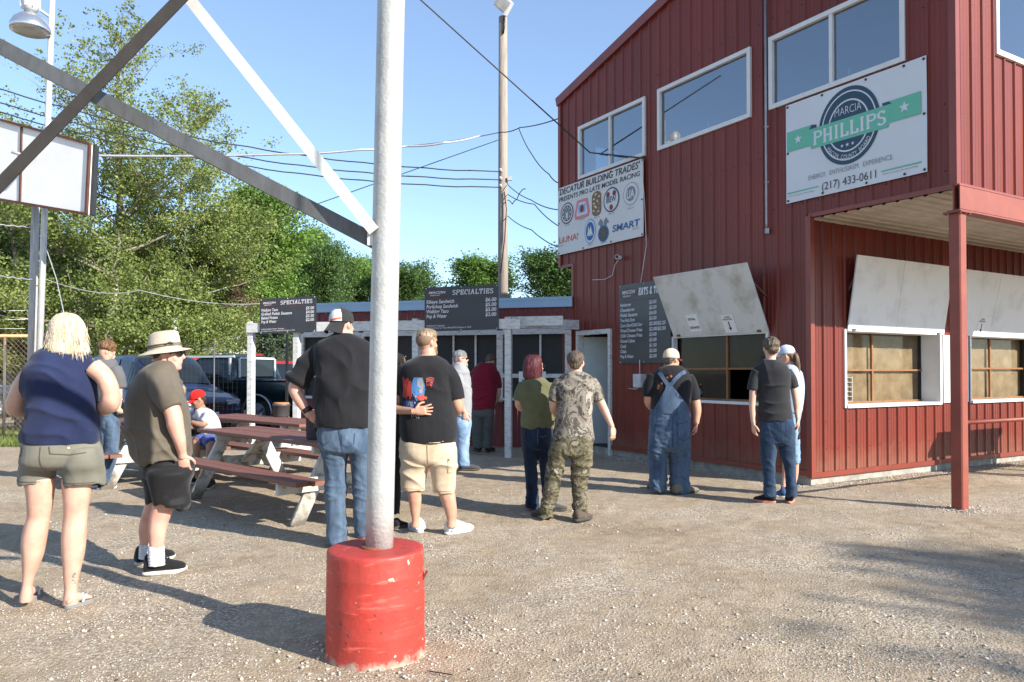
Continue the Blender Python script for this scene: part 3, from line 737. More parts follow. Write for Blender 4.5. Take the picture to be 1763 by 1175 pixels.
g.build('roundel_ring', VIN, b2, fix=False)
g = MB(); rect(g, pl2, .022, .668, .40, .93, zz + .001); g.build('ribbon', GRN, b2, fix=False)
g = MB(); rect(g, pl2, 1.44, .66, 1.816, .912, zz + .001); g.build('ribbon', GRN, b2, fix=False)
g = MB(); g.poly([pl2.at(*p, zz + .0014) for p in ((.36, .876), (.47, .876), (.47, .915), (.40, .93))]); g.poly([pl2.at(*p, zz + .0014) for p in ((1.475, .876), (1.36, .876), (1.36, .912), (1.44, .912))]); g.build('ribbon_fold', NAVY, b2, fix=False)
g = MB(); g.poly([pl2.at(*p, zz + .0022) for p in ((.39, .622), (1.432, .615), (1.475, .876), (.36, .876))]); g.build('ribbon', GRN, b2, fix=False)
g = MB()
slab(g, pl2, 'PHILLIPS', .425, .662, .975, .165, zz + .0034, .17)
star(g, pl2, .195, .80, .062, zz + .0034); star(g, pl2, 1.626, .79, .066, zz + .0034)
for k, r_ in ((-.072, .024), (0, .027), (.072, .024)): star(g, pl2, .905 + k, .548, r_, zz + .0034)
text(g, pl2, 'MARCIA', .915, .925, w=.36, h=.10, z=zz + .004, bold=-.012, align='c')
def arcfn(cx, cy, R0):
    def fn(a, b): th = (a - cx) / R0; r = R0 - b; return cx + r * math.sin(th), cy - r * math.cos(th) * 1.13
    return fn
text(g, pl2, 'MACON  COUNTY  BOARD', .915, -.022, w=.66, h=.05, z=zz + .003, align='c', fn=arcfn(.915, .78, .335))
g.build('lettering', VIN, b2, fix=False)
g = MB(); text(g, pl2, 'ENERGY.  ENTHUSIASM.  EXPERIENCE.', .35, .232, w=1.14, h=.062, z=zz + .002, bold=-.008); text(g, pl2, 'Paid for by Citizens for Marcia Phillips', .03, .078, w=.4, h=.016, z=zz + .002)
text(g, pl2, 'Paid for by Citizens for Marcia Phillips', 1.36, .078, w=.42, h=.016, z=zz + .002); g.build('lettering', GREY, b2, fix=False)
g = MB(); text(g, pl2, '(217) 433-0611', .545, .065, w=.73, h=.10, z=zz + .002, bold=-.004); g.build('lettering', SMOKE, b2, fix=False)
g = MB(); rect(g, pl2, .022, .118, .49, .134, zz); rect(g, pl2, 1.34, .114, 1.818, .130, zz); g.build('rule', GRN, b2, fix=False)
grommets(pl2, W2, H2, b2, (.03, .55, 1.15, 1.62, 1.85), (.65,))

pl1 = Plane3(C0 + D1 * 5.56 + UP * 3.655 + NL * .058, -D1, UP, NL); W1, H1 = 2.44, 1.27
b1 = thing('union_banner', 'white banner headed DECATUR BUILDING TRADES with round union seals at the building corner', 'banner', pl1.o)
banner(pl1, W1, H1, VIN2, amp=.003).build('sheet', VIN2, b1, fix=False)
g = MB(); text(g, pl1, "DECATUR BUILDING TRADES'", .06, 1.13, w=2.30, h=.115, z=zz, bold=.012, shear=.15); text(g, pl1, 'PRESENTS PRO LATE MODEL RACING', .04, 1.0, w=2.32, h=.085, z=zz, bold=.008, shear=.12); g.build('lettering', mat('dark_grey_ink', (.035, .035, .04), .6), b1, fix=False)
MAR = mat('maroon_print', lin((120, 40, 48)), .6, var=.02); BLU = mat('blue_print', lin((44, 92, 150)), .6, var=.02); GOLD = mat('bronze_print', lin((120, 92, 50)), .6, var=.02); PINK = mat('faded_pink_print', lin((205, 120, 130)), .6, var=.02); LB = mat('pale_blue_print', lin((120, 165, 210)), .6, var=.02); ORA = mat('orange_print', lin((205, 92, 60)), .6, var=.02)
sm = [MAR, BLU, GOLD, PINK, LB, NAVY, GREY, VIN2, ORA]
g = MB()
def seal(cx, cy, rx, ry, ringm, midm, inm):
    disc(g, pl1, cx, cy, rx, ry, zz, ringm); disc(g, pl1, cx, cy, rx * .88, ry * .88, zz + .0005, 7); disc(g, pl1, cx, cy, rx * .74, ry * .74, zz + .001, midm); disc(g, pl1, cx, cy, rx * .62, ry * .62, zz + .0015, inm)
seal(.30, .75, .205, .20, 0, 5, 6)
for k in range(9): a = k * .7; disc(g, pl1, .30 + .12 * math.cos(a), .75 + .12 * math.sin(a), .016, .016, zz + .002, 7, 8)
rect(g, pl1, .27, .66, .33, .76, zz + .0021, 7)
g.poly([pl1.at(*p, zz) for p in ((.57, .58), (.96, .58), (1.0, .66), (.93, .92), (.62, .92), (.54, .66))], 3); g.poly([pl1.at(*p, zz + .0005) for p in ((.61, .63), (.92, .63), (.94, .67), (.88, .87), (.67, .87), (.60, .67))], 7)
rect(g, pl1, .66, .68, .88, .83, zz + .001, 4); disc(g, pl1, .77, .75, .06, .07, zz + .0015, 0, 12)
g.poly([pl1.at(1.2 + .135 * math.cos(a) , .76 + (.12 if math.sin(a) > 0 else -.12) + .10 * math.sin(a), zz) for a in [k * math.pi / 12 for k in range(24)]], 2)
for k in range(14): disc(g, pl1, 1.2 + .08 * math.sin(k * 2.4), .59 + .026 * k, .028, .016, zz + .0008, 7 if k % 3 else 6, 8)
seal(1.615, .75, .215, .215, 5, 7, 7)
for s_, cc in (((1.53, .85), 0), ((1.70, .85), 0), ((1.615, .62), 0)): disc(g, pl1, s_[0], s_[1], .05, .05, zz + .0022, cc, 10)
text(g, pl1, 'IBEW', 1.615, .71, w=.27, h=.10, z=zz + .0026, bold=.03, mi=5, align='c')
seal(2.13, .75, .205, .20, 6, 7, 6); disc(g, pl1, 2.13, .75, .205, .20, zz + .0002, 7, 24, .94); text(g, pl1, 'UA', 2.13, .68, w=.20, h=.14, z=zz + .003, bold=.03, mi=7, align='c')
seal(1.01, .30, .165, .225, 4, 1, 1); g.poly([pl1.at(*p, zz + .002) for p in ((.93, .24), (1.09, .24), (1.06, .32), (1.03, .40), (1.0, .32), (.96, .40), (.95, .30))], 7); rect(g, pl1, .93, .22, 1.10, .235, zz + .0022, 7)
disc(g, pl1, 1.393, .20, .15, .145, zz + .0004, 1); disc(g, pl1, 1.393, .20, .125, .12, zz + .001, 5)
for k in range(4):
    a = k * math.pi / 4 + .3; nx, ny = -math.sin(a) * .007, math.cos(a) * .007
    g.poly([pl1.at(1.393 + .12 * math.cos(a) * e + nx * f_, .20 + .115 * math.sin(a) * e + ny * f_, zz + .002) for e, f_ in ((-1, -1), (1, -1), (1, 1), (-1, 1))], 2)
for sx in (-1, 1):   # two horse heads above the wheel
    g.poly([pl1.at(1.393 + sx * a, b, zz + .0014) for a, b in ((.01, .33), (.02, .42), (.05, .45), (.08, .47), (.09, .45), (.14, .40), (.15, .37), (.12, .365), (.10, .38), (.09, .33))], 6)
text(g, pl1, 'LiUNA!', .045, .215, w=.60, h=.12, z=zz + .003, bold=.0, mi=8); text(g, pl1, 'SMART', 1.64, .185, w=.72, h=.115, z=zz, bold=.02, mi=1, shear=.1)
for k in range(3): rect(g, pl1, 1.62, .205 + k * .032, 1.80, .208 + k * .032, zz + .001, 7)
for x, y, s_ in ((.3, .52, 'LOCAL 46'), (.77, .55, 'LOCAL 159'), (1.2, .51, 'LOCAL 18'), (1.61, .50, 'LOCAL 146'), (2.13, .50, 'LOCAL 137'), (.1, .16, 'LOCAL 159'), (1.01, .045, 'LOCAL 12'), (1.39, .035, 'LOCAL 279'), (2.25, .14, 'LOCAL 218')):
    text(g, pl1, s_, x, y, w=.16, h=.022, z=zz, mi=5, align='c')
g.build('union_seals', sm, b1, fix=False)
grommets(pl1, W1, H1, b1, (.03, .8, 1.6, 2.41), (.6,))

# menu boards --------------------------------------------------------------------
MENUBLK = mat('black_menu_board', (.022, .024, .030), .35, var=.2, vscale=2, col2=(.035, .038, .046))
MW = mat('menu_white_print', (.62, .60, .62), .6, var=.02); MR = mat('menu_red_print', lin((125, 40, 46)), .6, var=.02)
def menu_board(name, label, pl, W, Hh, title, tw, rows, foot, logo_w, top, rowh, name_sx=1.0, priceX=None, rowy=None):
    root = thing(name, label, 'menu board', pl.o)
    f = MB(); f.prism([pl.at(0, 0, -.012), pl.at(W, 0, -.012), pl.at(W, Hh, -.012), pl.at(0, Hh, -.012)], pl.n * .012); f.build('panel', MENUBLK, root)
    g = MB(); cx, cy, rx, ry = .04 + logo_w / 2, Hh - top * .55, logo_w / 2, top * .33
    disc(g, pl, cx, cy, rx, ry, .003, 1, 28, .93); rect(g, pl, .03, Hh - top - .004, W - .03, Hh - top + .001, .003, 1)
    text(g, pl, 'MACON', cx, cy - ry * .05, w=logo_w * .82, h=ry * .62, z=.005, bold=.03, shear=.3, align='c'); text(g, pl, 'SPEEDWAY', cx - rx * .2, cy - ry * .62, w=logo_w * .5, h=ry * .3, z=.005, bold=.02, shear=.3, align='c')
    slab(g, pl, title, tw[0], cy - ry * .55, tw[1], ry * 1.25, .005, .17, shear=.12)
    for i, (a, b) in enumerate(rows):
        y = rowy(i)
        text(g, pl, a, .035, y, h=rowh, z=.004, bold=.022, shear=.15, w=len(a) * rowh * .60 * name_sx); text(g, pl, b, priceX or W - .04, y, h=rowh, z=.004, bold=.022, shear=.1, align='l' if priceX else 'r', w=len(b) * rowh * .62)
    if foot:
        rect(g, pl, .03, foot[0][1] + .045, W - .03, foot[0][1] + .048, .003, 1)
        for s_, y in foot: text(g, pl, s_, .035, y, h=rowh * .42, w=len(s_) * rowh * .27, z=.004, bold=.01, shear=.1)
    g.build('lettering', [MW, MR], root, fix=False)
    g = MB()
    for x in (.03, W / 2, W - .03):
        for y in (.02, Hh - .02): g.tube([pl.at(x, y, .001), pl.at(x, y, .008)], .009, 6)
    g.build('fixing_screw', MW, root)
plM = Plane3(C0 + D1 * 3.755 + UP * 1.585 + NL * .048, -D1, UP, NL)
rowsE = [('Hamburger', '$3.00'), ('Cheeseburger', '$3.50'), ('Polish Sausage', '$4.00'), ('Two Hot Dogs', '$3.00'), ('Corn Dog/Chili Dog', '$2.00/$2.25'), ('Fries/Cheese Fries', '$2.00/$2.50'), ('Chili Cheese Fries', '$3.00'), ('Funnel Cakes', '$3.00'), ('Candy', '$1.50'), ('Chips', '$2.00'), ('Pop & Water', '$2.00')]
menu_board('menu_board', 'tall black EATS menu board on the red wall left of the serving window', plM, 1.25, 1.32, 'EATS & TREATS', (.50, .72), rowsE, None, .42, .28, .056, .92, .76, lambda i: .955 - .0865 * i)

# ================================================================== the long low shed with serving hatches
E1 = Vector((-.962, .273, 0)).normalized(); M1 = Vector((-.273, -.962, 0)).normalized(); S0 = Vector((1.13, 14.08, 0)); SL = 5.7
shed = thing('low_shed', 'long low shed with pale blue roof edge, dark red siding and screened serving hatches', 'building', S0)
def sp(s, n, z): return S0 + E1 * s + M1 * n + UP * z
RS = Matrix(((E1.x, M1.x, 0), (E1.y, M1.y, 0), (0, 0, 1)))
DKRED = mat('dark_red_siding', lin((112, 40, 44)), .5, var=.1, vscale=2)
f = MB(); siding(f, S0, E1, M1, 0, SL, lambda m: 0.03, lambda m: 2.66, [(.2, 1.3, .92, 2.2), (1.5, 2.85, .92, 2.2), (3.0, 4.25, .92, 2.2), (4.35, 5.6, .92, 2.2)], pitch=.15, depth=.012); f.build('wall', DKRED, shed, fix=False)
f = MB(); siding(f, S0 + E1 * SL, -M1, E1, 0, 5, lambda m: 0.03, lambda m: 2.66, [], pitch=.15, depth=.012); f.build('wall', DKRED, shed, fix=False)
BLUEM = mat('pale_blue_metal_fascia', lin((150, 176, 200)), .4, var=.05, vscale=2)
f = MB(); f.bar(sp(-.0, .05, 2.745), sp(SL + .1, .05, 2.745), .05, .19); f.bar(sp(-.0, .07, 2.80), sp(SL + .1, .07, 2.80), .03, .03); f.build('fascia', BLUEM, shed)
f = MB(); f.prism([sp(-.0, .02, 2.78), sp(SL + .1, .02, 2.78), sp(SL + .1, -5, 2.95), sp(0, -5, 2.95)], UP * .04); f.build('roof', BLUEM, shed)
f = MB()
for s in (0.08, 1.40, 2.92, 4.3, 5.65): f.box(sp(s, .045, 1.55), (.12, .05, 1.35), RS)
for a, b in ((.14, 1.34), (1.46, 2.86), (2.98, 4.24), (4.36, 5.59)):
    f.box(sp((a + b) / 2, .045, 2.2), (b - a, .048, .10), RS); f.box(sp((a + b) / 2, .045, .93), (b - a, .05, .05), RS); f.box(sp((a + b) / 2, .046, 1.37), (b - a, .05, .075), RS)
for s in (.62, 1.9, 2.35, 3.6, 4.8): f.box(sp(s, .0, 1.8), (.035, .03, .8), RS)
f.build('hatch_frame', WHITEOLD, shed)
SCRM = glass_mat('hatch_mesh_screen', (.35, .35, .36), .0, .5)
f = MB()
for a, b in ((.14, 1.34), (1.46, 2.86), (2.98, 4.24), (4.36, 5.59)):
    f.quad(sp(a, -.02, .90), sp(b, -.02, .90), sp(b, -.02, 2.22), sp(a, -.02, 2.22))
f.build('insect_screen', mat('shed_screen', (.022, .023, .025), .7, var=.1), shed, fix=False)
f = MB(); f.box(sp(SL / 2, .16, .93), (SL - .2, .3, .03), RS); f.build('counter', WHITEOLD, shed)
# SOCIAL sign on the hatch rail
plS = Plane3(sp(1.02, .075, 1.20), -E1, UP, M1)
f = MB(); f.prism([plS.at(0, 0, -.004), plS.at(.52, 0, -.004), plS.at(.52, .25, -.004), plS.at(0, .25, -.004)], M1 * .004); so = f.build('notice_sign', PAPER); tag(so, 'white sign with SOCIAL DISTANCE lettering on the shed hatch rail behind the red haired woman', 'sign')
f = MB(); text(f, plS, 'SOCIAL', .26, .14, w=.36, h=.075, z=.003, bold=.03, align='c'); text(f, plS, 'DISTANCE', .26, .03, w=.40, h=.07, z=.003, bold=.03, align='c'); f.build('lettering', INK, so, fix=False)

# white post frame in front of the shed
PF0 = Vector((-.06, 12.85, 0)); PE = Vector((-.972, .236, 0)).normalized(); PN = Vector((-.236, -.972, 0)); RP = Matrix(((PE.x, PN.x, 0), (PE.y, PN.y, 0), (0, 0, 1)))
frame = thing('post_frame', 'white painted timber post and beam frame standing before the low shed', 'frame', PF0)
for s in (0, 1.66, 3.95, 4.88):
    f = MB(); c = PF0 + PE * s; f.bar(c, c + UP * 2.37, .11, .11, up=PN, bev=.006); f.build('post', WHITEOLD, frame)
f = MB(); f.box(PF0 + PE * 2.35 + PN * .075 + UP * 2.25, (5.15, .038, .17), RP); f.build('beam', WHITEOLD, frame)
for s in (-.1, 1.66, 3.95):
    f = MB(); c = PF0 + PE * s - PN * .0; f.bar(c + UP * 2.27 - PN * .06, c + UP * 2.30 - PN * (1.25 + .12 * s / 5) + (PE * -.9 if s < 0 else PE * 0), .045, .17); f.build('rafter', WHITEOLD, frame)
f = MB(); f.box(PF0 + PE * -.45 + UP * 2.31 - PN * .2, (.9, .04, .16), RP); f.build('beam', WHITEOLD, frame)
f = MB(); c = PF0 + PE * 4.08 + PN * .12; f.bar(c, c + UP * 2.12, .04, .04, up=PN); f.build('support_post', BLACKP, frame)
rows2 = [('Ribeye Sandwich', '$6.00'), ('Porkchop Sandwich', '$5.00'), ('Walking Taco', '$5.00'), ('Pop & Water', '$2.00')]
rows1 = [('Walking Taco', '$5.00'), ('Grilled Polish Sausage', '$4.00'), ('Baked Potato', '$3.50'), ('Pop & Water', '$2.00')]
plS2 = Plane3(PF0 + PE * 1.46 + PN * .115 + UP * 2.135, (-PE + UP * .018), UP, PN)
menu_board('menu_board', 'larger black SPECIALTIES board listing Ribeye Sandwich, right of the silver pole', plS2, 1.32, .76, 'SPECIALTIES', (.50, .72), rows2, [('Additional Toppings:', .085), ('$1 Pulled Pork or Taco Meat/$.50 Cheese or Chili', .045)], .38, .20, .062, .9, None, lambda i: .48 - .083 * i)
plS1 = Plane3(PF0 + PE * 4.64 + PN * .115 + UP * 2.13, (-PE + UP * .03), UP, PN)
menu_board('menu_board', 'smaller black SPECIALTIES board listing Walking Taco first, at the left end of the white frame', plS1, 1.13, .64, 'SPECIALTIES', (.42, .63), rows1, [('Additional Baked Potato Toppings:', .075), ('$1 Pulled Pork or Taco Meat/$.50 Cheese or Chili', .038)], .32, .17, .052, .9, None, lambda i: .405 - .07 * i)
# ================================================================== silver pole, concrete base, braces
GALV = mat('galvanised_silver_paint', (.47, .47, .455), .5, .12, var=.06, vscale=8, bump=.35, bscale=55, col2=(.36, .36, .345))
GALV_SHADED = mat('grey_steel_shade_toned', (.13, .135, .14), .55, .3, var=.12, vscale=6, bump=.1, col2=(.09, .09, .09), stretch=(3, 3, 1))  # brace's shade is put into this darker grey; pipe and fence wire share it
BROWN_SHADED = mat('brown_steel_shade_toned', (.055, .047, .041), .65, .2, var=.15, vscale=5, bump=.15, col2=(.036, .030, .026))  # brown steel darkened in colour to show a brace standing in shade
GALVB = mat('bright_galvanised_bar', (.66, .65, .62), .5, .2, var=.05, vscale=9, bump=.1)
def red_concrete():
    m = mat('red_painted_concrete', (.50, .038, .027), .50, var=.1, vscale=3.2, bump=.35, bscale=22, col2=(.36, .045, .032), detail=8)
    nt = m.node_tree; n = nt.nodes; l = nt.links; b = n['Principled BSDF']
    prev = b.inputs['Base Color'].links[0].from_socket
    tc = n['Texture Coordinate']
    def spots(scale, lo, hi, colr, prev, stretch=(1, 1, 1)):
        mp = n.new('ShaderNodeMapping'); mp.inputs['Scale'].default_value = stretch; l.new(tc.outputs['Object'], mp.inputs[0])
        no = n.new('ShaderNodeTexNoise'); no.inputs['Scale'].default_value = scale; no.inputs['Detail'].default_value = 3; l.new(mp.outputs[0], no.inputs[0])
        r = n.new('ShaderNodeValToRGB'); r.color_ramp.elements[0].position = lo; r.color_ramp.elements[1].position = hi
        r.color_ramp.elements[0].color = (0, 0, 0, 1); r.color_ramp.elements[1].color = (1, 1, 1, 1); l.new(no.outputs[0], r.inputs[0])
        q = n.new('ShaderNodeMix'); q.data_type = 'RGBA'; q.inputs[7].default_value = (*colr, 1); l.new(r.outputs[0], q.inputs[0]); l.new(prev, q.inputs[6]); return q.outputs[2]
    c = spots(34, .69, .70, (.10, .03, .02), prev)               # pock marks
    c = spots(17, .715, .725, (.50, .42, .34), c)                    # chipped paint
    c = spots(9, .60, .75, lin((226, 96, 80)), c, (1, 1, 5))        # rubbed bands
    # dust and chipped paint round the foot
    sp_ = n.new('ShaderNodeSeparateXYZ'); l.new(tc.outputs['Object'], sp_.inputs[0]); nz = n.new('ShaderNodeTexNoise'); nz.inputs['Scale'].default_value = 22; nz.inputs['Detail'].default_value = 6; l.new(tc.outputs['Object'], nz.inputs[0])
    mm = n.new('ShaderNodeMath'); mm.operation = 'MULTIPLY_ADD'; mm.inputs[1].default_value = -.14; l.new(nz.outputs[0], mm.inputs[0]); l.new(sp_.outputs[2], mm.inputs[2])
    rp = n.new('ShaderNodeMapRange'); rp.inputs['From Min'].default_value = -.075; rp.inputs['From Max'].default_value = -.030; rp.inputs['To Min'].default_value = 1; rp.inputs['To Max'].default_value = 0; l.new(mm.outputs[0], rp.inputs[0])
    q = n.new('ShaderNodeMix'); q.data_type = 'RGBA'; q.inputs[7].default_value = (.42, .34, .26, 1); l.new(rp.outputs[0], q.inputs[0]); l.new(c, q.inputs[6])
    l.new(q.outputs[2], b.inputs['Base Color'])
    return m
RCON = red_concrete()
def concrete_base(c):
    f = MB(); rr = []
    prof = [(.255, -.05), (.258, .0), (.256, .03), (.252, .12), (.2525, .125), (.2520, .13), (.2510, .25), (.2516, .255), (.2506, .26), (.2490, .38), (.2496, .385), (.2486, .39), (.2478, .47), (.2470, .484), (.2445, .491), (.240, .494), (.22, .495), (.15, .496), (.05, .497)]
    for r, z in prof:
        ring = []; z = z * 1.09 if z > .05 else z
        for k in range(96):
            a = 2 * math.pi * k / 96; q = Vector((math.cos(a) * r, math.sin(a) * r, z))
            dd = .0022 * noise.noise(q * 9) + .0012 * noise.noise(q * 25)
            if z < .06: dd += .008 * noise.noise(q * 14)
            ring.append(Vector(c) + q + Vector((math.cos(a), math.sin(a), 0)) * dd)
        rr.append(ring)
    f.rings(rr); return f
PX, PY = -.706, 3.957
pb_ = thing('pole_base', 'red painted concrete drum under the silver pole in the foreground', 'pole base', (PX, PY, 0))
concrete_base((PX, PY, 0)).build('drum', RCON, pb_)
f = MB(); f.box((PX + .256, PY - .02, .40), (.012, .02, .05), Matrix.Rotation(.5, 3, 'Y')); f.build('loose_paint_flake', REDTRIM, pb_)
f = MB(); f.bar((PX + .3, PY - .28, .012), (PX + .42, PY - .33, .014), .004, .004); tag(f.build('twig', BLACKP), 'thin dark twig on the gravel right of the red drum', 'twig')
pole = thing('support_pole', 'thick silver painted steel pole rising from the red drum', 'pole', (PX, PY, .535))
pts = [P(653.3, 925, PY), P(673.6, 0, PY)]; dv = (pts[1] - pts[0]).normalized()
f = MB(); f.tube([pts[0] - dv * .12 + dv * 4.6 * k / 12 for k in range(13)], .0715, 40); f.build('tube', GALV, pole)
f = MB(); f.tube([(PX, PY, .534), (PX, PY, .546), (PX, PY, .554)], [.080, .079, .0735], 40); f.build('weld_bead', mat('rust_stain', (.22, .07, .04), .8, bump=.4), pole)
pole2c = P(-150, 680, 3.957); 
trs = thing('truss_brace', 'crossed steel angle braces meeting the silver pole and rising out of the picture', 'brace', (PX, PY, 2.1))
def angle(a, b, w, m, flip=1, t=.007):
    a = Vector(a); b = Vector(b); d = (b - a).normalized(); q = d.cross(Vector((0, 1, 0))).normalized(); yv = Vector((0, 1, 0))
    f = MB(); f.bar(a, b, t, w, up=q); f.bar(a + q * flip * (w / 2 - t / 2) + yv * (w / 2 + t / 2), b + q * flip * (w / 2 - t / 2) + yv * (w / 2 + t / 2), w, t, up=q)
    return f.build('brace_bar', m, trs)
angle(P(646, 416, 3.97), P(-330, -92, 3.97), .075, GALV_SHADED, 1)
angle(P(644, 398, 3.89), P(318, -12, 3.89), .058, GALVB, 1)
angle(P(330, -22, 3.80), P(-130, 452, 3.80), .066, BROWN_SHADED, -1)
f = MB(); f.box(P(641, 408, 3.93), (.05, .012, .09)); f.build('gusset', GALVB, trs)
sp2 = thing('support_pole', 'second silver pole of the brace standing just outside the left edge', 'pole', (pole2c.x, PY, 0))
f = MB(); f.tube([(pole2c.x, PY, 0), (pole2c.x, PY, 4.8)], .0715, 24); f.build('tube', GALV, sp2)
# unseen pipe added overhead to cast the shadow band on the blonde woman's back
f = MB(); f.tube([(-1.1, 2.62, 3.15), (1.0, 2.68, 2.98)], .045, 12); hp = f.build('added_shadow_pipe', GALV_SHADED); tag(hp, 'unseen pipe added above the picture to cast a band of shadow', 'pipe')
f = MB()
for q in ((-.9, 2.625, 3.14), (.8, 2.675, 3.0)): f.tube([q, (q[0], q[1], 5.6)], .008, 6)
f.build('added_hanger', GALV_SHADED, hp)

# ================================================================== picnic tables
REDWOOD = mat('dark_red_painted_wood', (.21, .072, .048), .65, var=.2, vscale=9, bump=.4, bscale=30, col2=(.13, .075, .055), stretch=(1, 1, 2), thr=(.3, .6))
OLDWHITE = mat('flaking_white_timber', (.56, .55, .50), .8, var=.2, vscale=7, bump=.5, bscale=28, col2=(.17, .14, .10), thr=(.34, .52), detail=10)
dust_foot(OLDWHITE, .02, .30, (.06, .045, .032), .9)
def picnic_table(c, ax, L, label, group='picnic tables in the gravel yard'):
    c = Vector(c); A = Vector((ax[0], ax[1], 0)).normalized(); B = Vector((-A.y, A.x, 0))
    root = thing('picnic_table', label, 'picnic table', c, group)
    T = lambda a, b, z: c + A * a + B * b + UP * z
    f = MB()
    for k in range(5):
        b = -.30 + .15 * k; e = .012 * math.sin(k * 2.3)
        f.bar(T(-L / 2 + e, b, .745), T(L / 2 + e, b, .745 - .004 * (k % 2)), .142, .040, bev=.005)
    f.build('tabletop', REDWOOD, root)
    for s in (-1, 1):
        f = MB()
        for k in (-1, 1): f.bar(T(-L / 2 + .02 * k, s * .66 + k * .072, .445), T(L / 2 + .01 * k, s * .66 + k * .072, .445), .138, .042, bev=.005)
        f.build('bench_seat', REDWOOD, root)
    for e in (-1, 1):
        a = e * (L / 2 - .42)
        for s in (-1, 1):
            f = MB(); f.bar(T(a + .022 * s * e, s * .20, .72), T(a + .022 * s * e, s * .58, -.01), .042, .14, up=B, bev=.005); f.build('leg', OLDWHITE, root)
        f = MB(); f.bar(T(a - e * .048, -.36, .70), T(a - e * .048, .36, .70), .04, .09, bev=.004); f.bar(T(a + e * .068, -.80, .385), T(a + e * .068, .80, .385), .04, .135, bev=.004); f.build('crosspiece', OLDWHITE, root)
        f = MB(); f.bar(T(a - e * .06, 0, .40), T(a - e * .50, 0, .70), .12, .04, bev=.004); f.build('diagonal_brace', OLDWHITE, root)
    return root
AX = (-.72, .69)
t1 = picnic_table((-2.42, 8.32, 0), AX, 3.0, 'nearest red and white picnic table, with its near bench facing the viewer')
picnic_table((-3.62, 11.15, 0), (-.74, .67), 3.0, 'picnic table behind the nearest one, only its red top and white leg showing')
picnic_table((-5.12, 10.3, 0), (-.70, .71), 2.4, 'picnic table at left where the boy in the red cap sits')
# unseen table added past the right edge to cast shade on the sunlit wall
hc_ = Vector((8.35, 10.55, 0)); ht = thing('added_shadow_table', 'unseen tall table added outside the right edge to shade the porch wall', 'table', hc_)
f = MB(); f.bar(hc_ - D2 * .9 + UP * 1.28, hc_ + D2 * .9 + UP * 1.28, .55, .05); f.build('tabletop', REDWOOD, ht)
for sx in (-1, 1):
    for sy in (-1, 1): f = MB(); q = hc_ + D2 * .75 * sx + D1 * .2 * sy; f.bar(q, q + UP * 1.25, .09, .09); f.build('leg', REDWOOD, ht)
f = MB(); f.bar(hc_ - D2 * .75 + UP * .9, hc_ + D2 * .75 + UP * .9, .05, .30); f.build('apron', REDWOOD, ht)
# buckets on the tables
BUCK = mat('grey_metal_bucket', (.10, .10, .105), .5, .3, var=.15, vscale=8, bump=.1); CLAY = mat('orange_liner', lin((196, 128, 70)), .7)
def bucket(c, r, h, label):
    root = thing('bucket', label, 'bucket', c, 'buckets on the picnic tables'); c = Vector(c)
    f = MB(); f.tube([c, c + UP * .01, c + UP * (h - .03), c + UP * (h - .028), c + UP * h], [r * .9, r * .97, r, r * 1.05, r * 1.05], 28); f.build('body', BUCK, root)
    f = MB(); f.tube([c + UP * (h - .005), c + UP * (h + .022)], [r * .93, r * .9], 28); f.build('liner', CLAY, root)
bucket((-1.98, 7.75, .768), .115, .27, 'dark grey bucket on the nearest picnic table beside the man in the backwards cap')
bucket((-3.50, 11.55, .768), .125, .19, 'dark grey bucket with orange rim on the farther picnic table')
f = MB(); bc = Vector((-4.82, 9.62, .768)); f.ellipsoid(bc + UP * .03, (.12, .08, .045)); f.ellipsoid(bc + Vector((.08, .03, .04)), (.06, .05, .04)); bg = f.build('bag', mat('purple_cloth', lin((92, 62, 130)), .7, var=.2)); tag(bg, 'small purple and black bag on the left picnic table', 'bag')
f = MB(); f.bar(bc + Vector((-.1, 0, .03)), bc + Vector((.12, 0, .075)), .02, .01); f.build('strap', BLACKP, bg)

# ================================================================== fences
WIRE = mat('rusty_fence_wire', lin((150, 128, 108)), .6, .3, var=.2); STEELP = mat('grey_white_steel_post', (.56, .57, .58), .45, .2, var=.1, vscale=4, bump=.1)
fy = 16.9
cf = thing('chain_link_fence', 'rusty chain link fence with barbed wire strands at the far left', 'fence', (-11, fy, 0))
f = MB(); f.tube([(-16, fy, 2.24), (-10.72, fy, 2.24)], .035, 8); f.tube([(-16, fy, .08), (-10.72, fy, .08)], .01, 6); f.build('top_rail', mat('rusty_rail', lin((196, 170, 130)), .6, .2), cf)
f = MB(); x = -18.2
while x < -10.7:
    for s in (1, -1):
        a = Vector((x if s > 0 else x + 2.15, fy, .08)); b = Vector((x + 2.15 if s > 0 else x, fy, 2.23))
        if min(a.x, b.x) < -16: 
            t = (-16 - min(a.x, b.x)) / 2.15
            if t >= 1: continue
            if s > 0: a = a + (b - a) * t
            else: b = b + (a - b) * t
        if max(a.x, b.x) > -10.75:
            t = (max(a.x, b.x) + 10.75) / 2.15
            if t >= 1: continue
            if s > 0: b = b + (a - b) * t
            else: a = a + (b - a) * t
        f.tube([a, b], .0045, 3, cap=False)
    x += .115
f.build('chain_link_mesh', WIRE, cf)
f = MB()
for z in (2.42, 2.62, 2.82): f.tube([(-16, fy - .1, z), (-10.8, fy - .05, z - .02)], .006, 4)
f.build('barbed_wire', STEELP, cf)
f = MB(); f.tube([(-11.28, fy, 0), (-11.28, fy, 2.25)], .03, 8); f.build('fence_post', WIRE, cf)
wf = thing('wire_mesh_fence', 'thin welded wire mesh fence between the picnic tables and the parked cars', 'fence', (-7, 14.6, 0))
wa = Vector((-10.4, 15.6, 0)); wb = Vector((-4.85, 14.05, 0)); wd = (wb - wa); L_ = wd.length; wd.normalize()
f = MB(); k = 0
for i in range(int(L_ / .10)):
    p = wa + wd * (i * .10); f.tube([p + UP * .03, p + UP * 1.95], .0007, 3, cap=False)
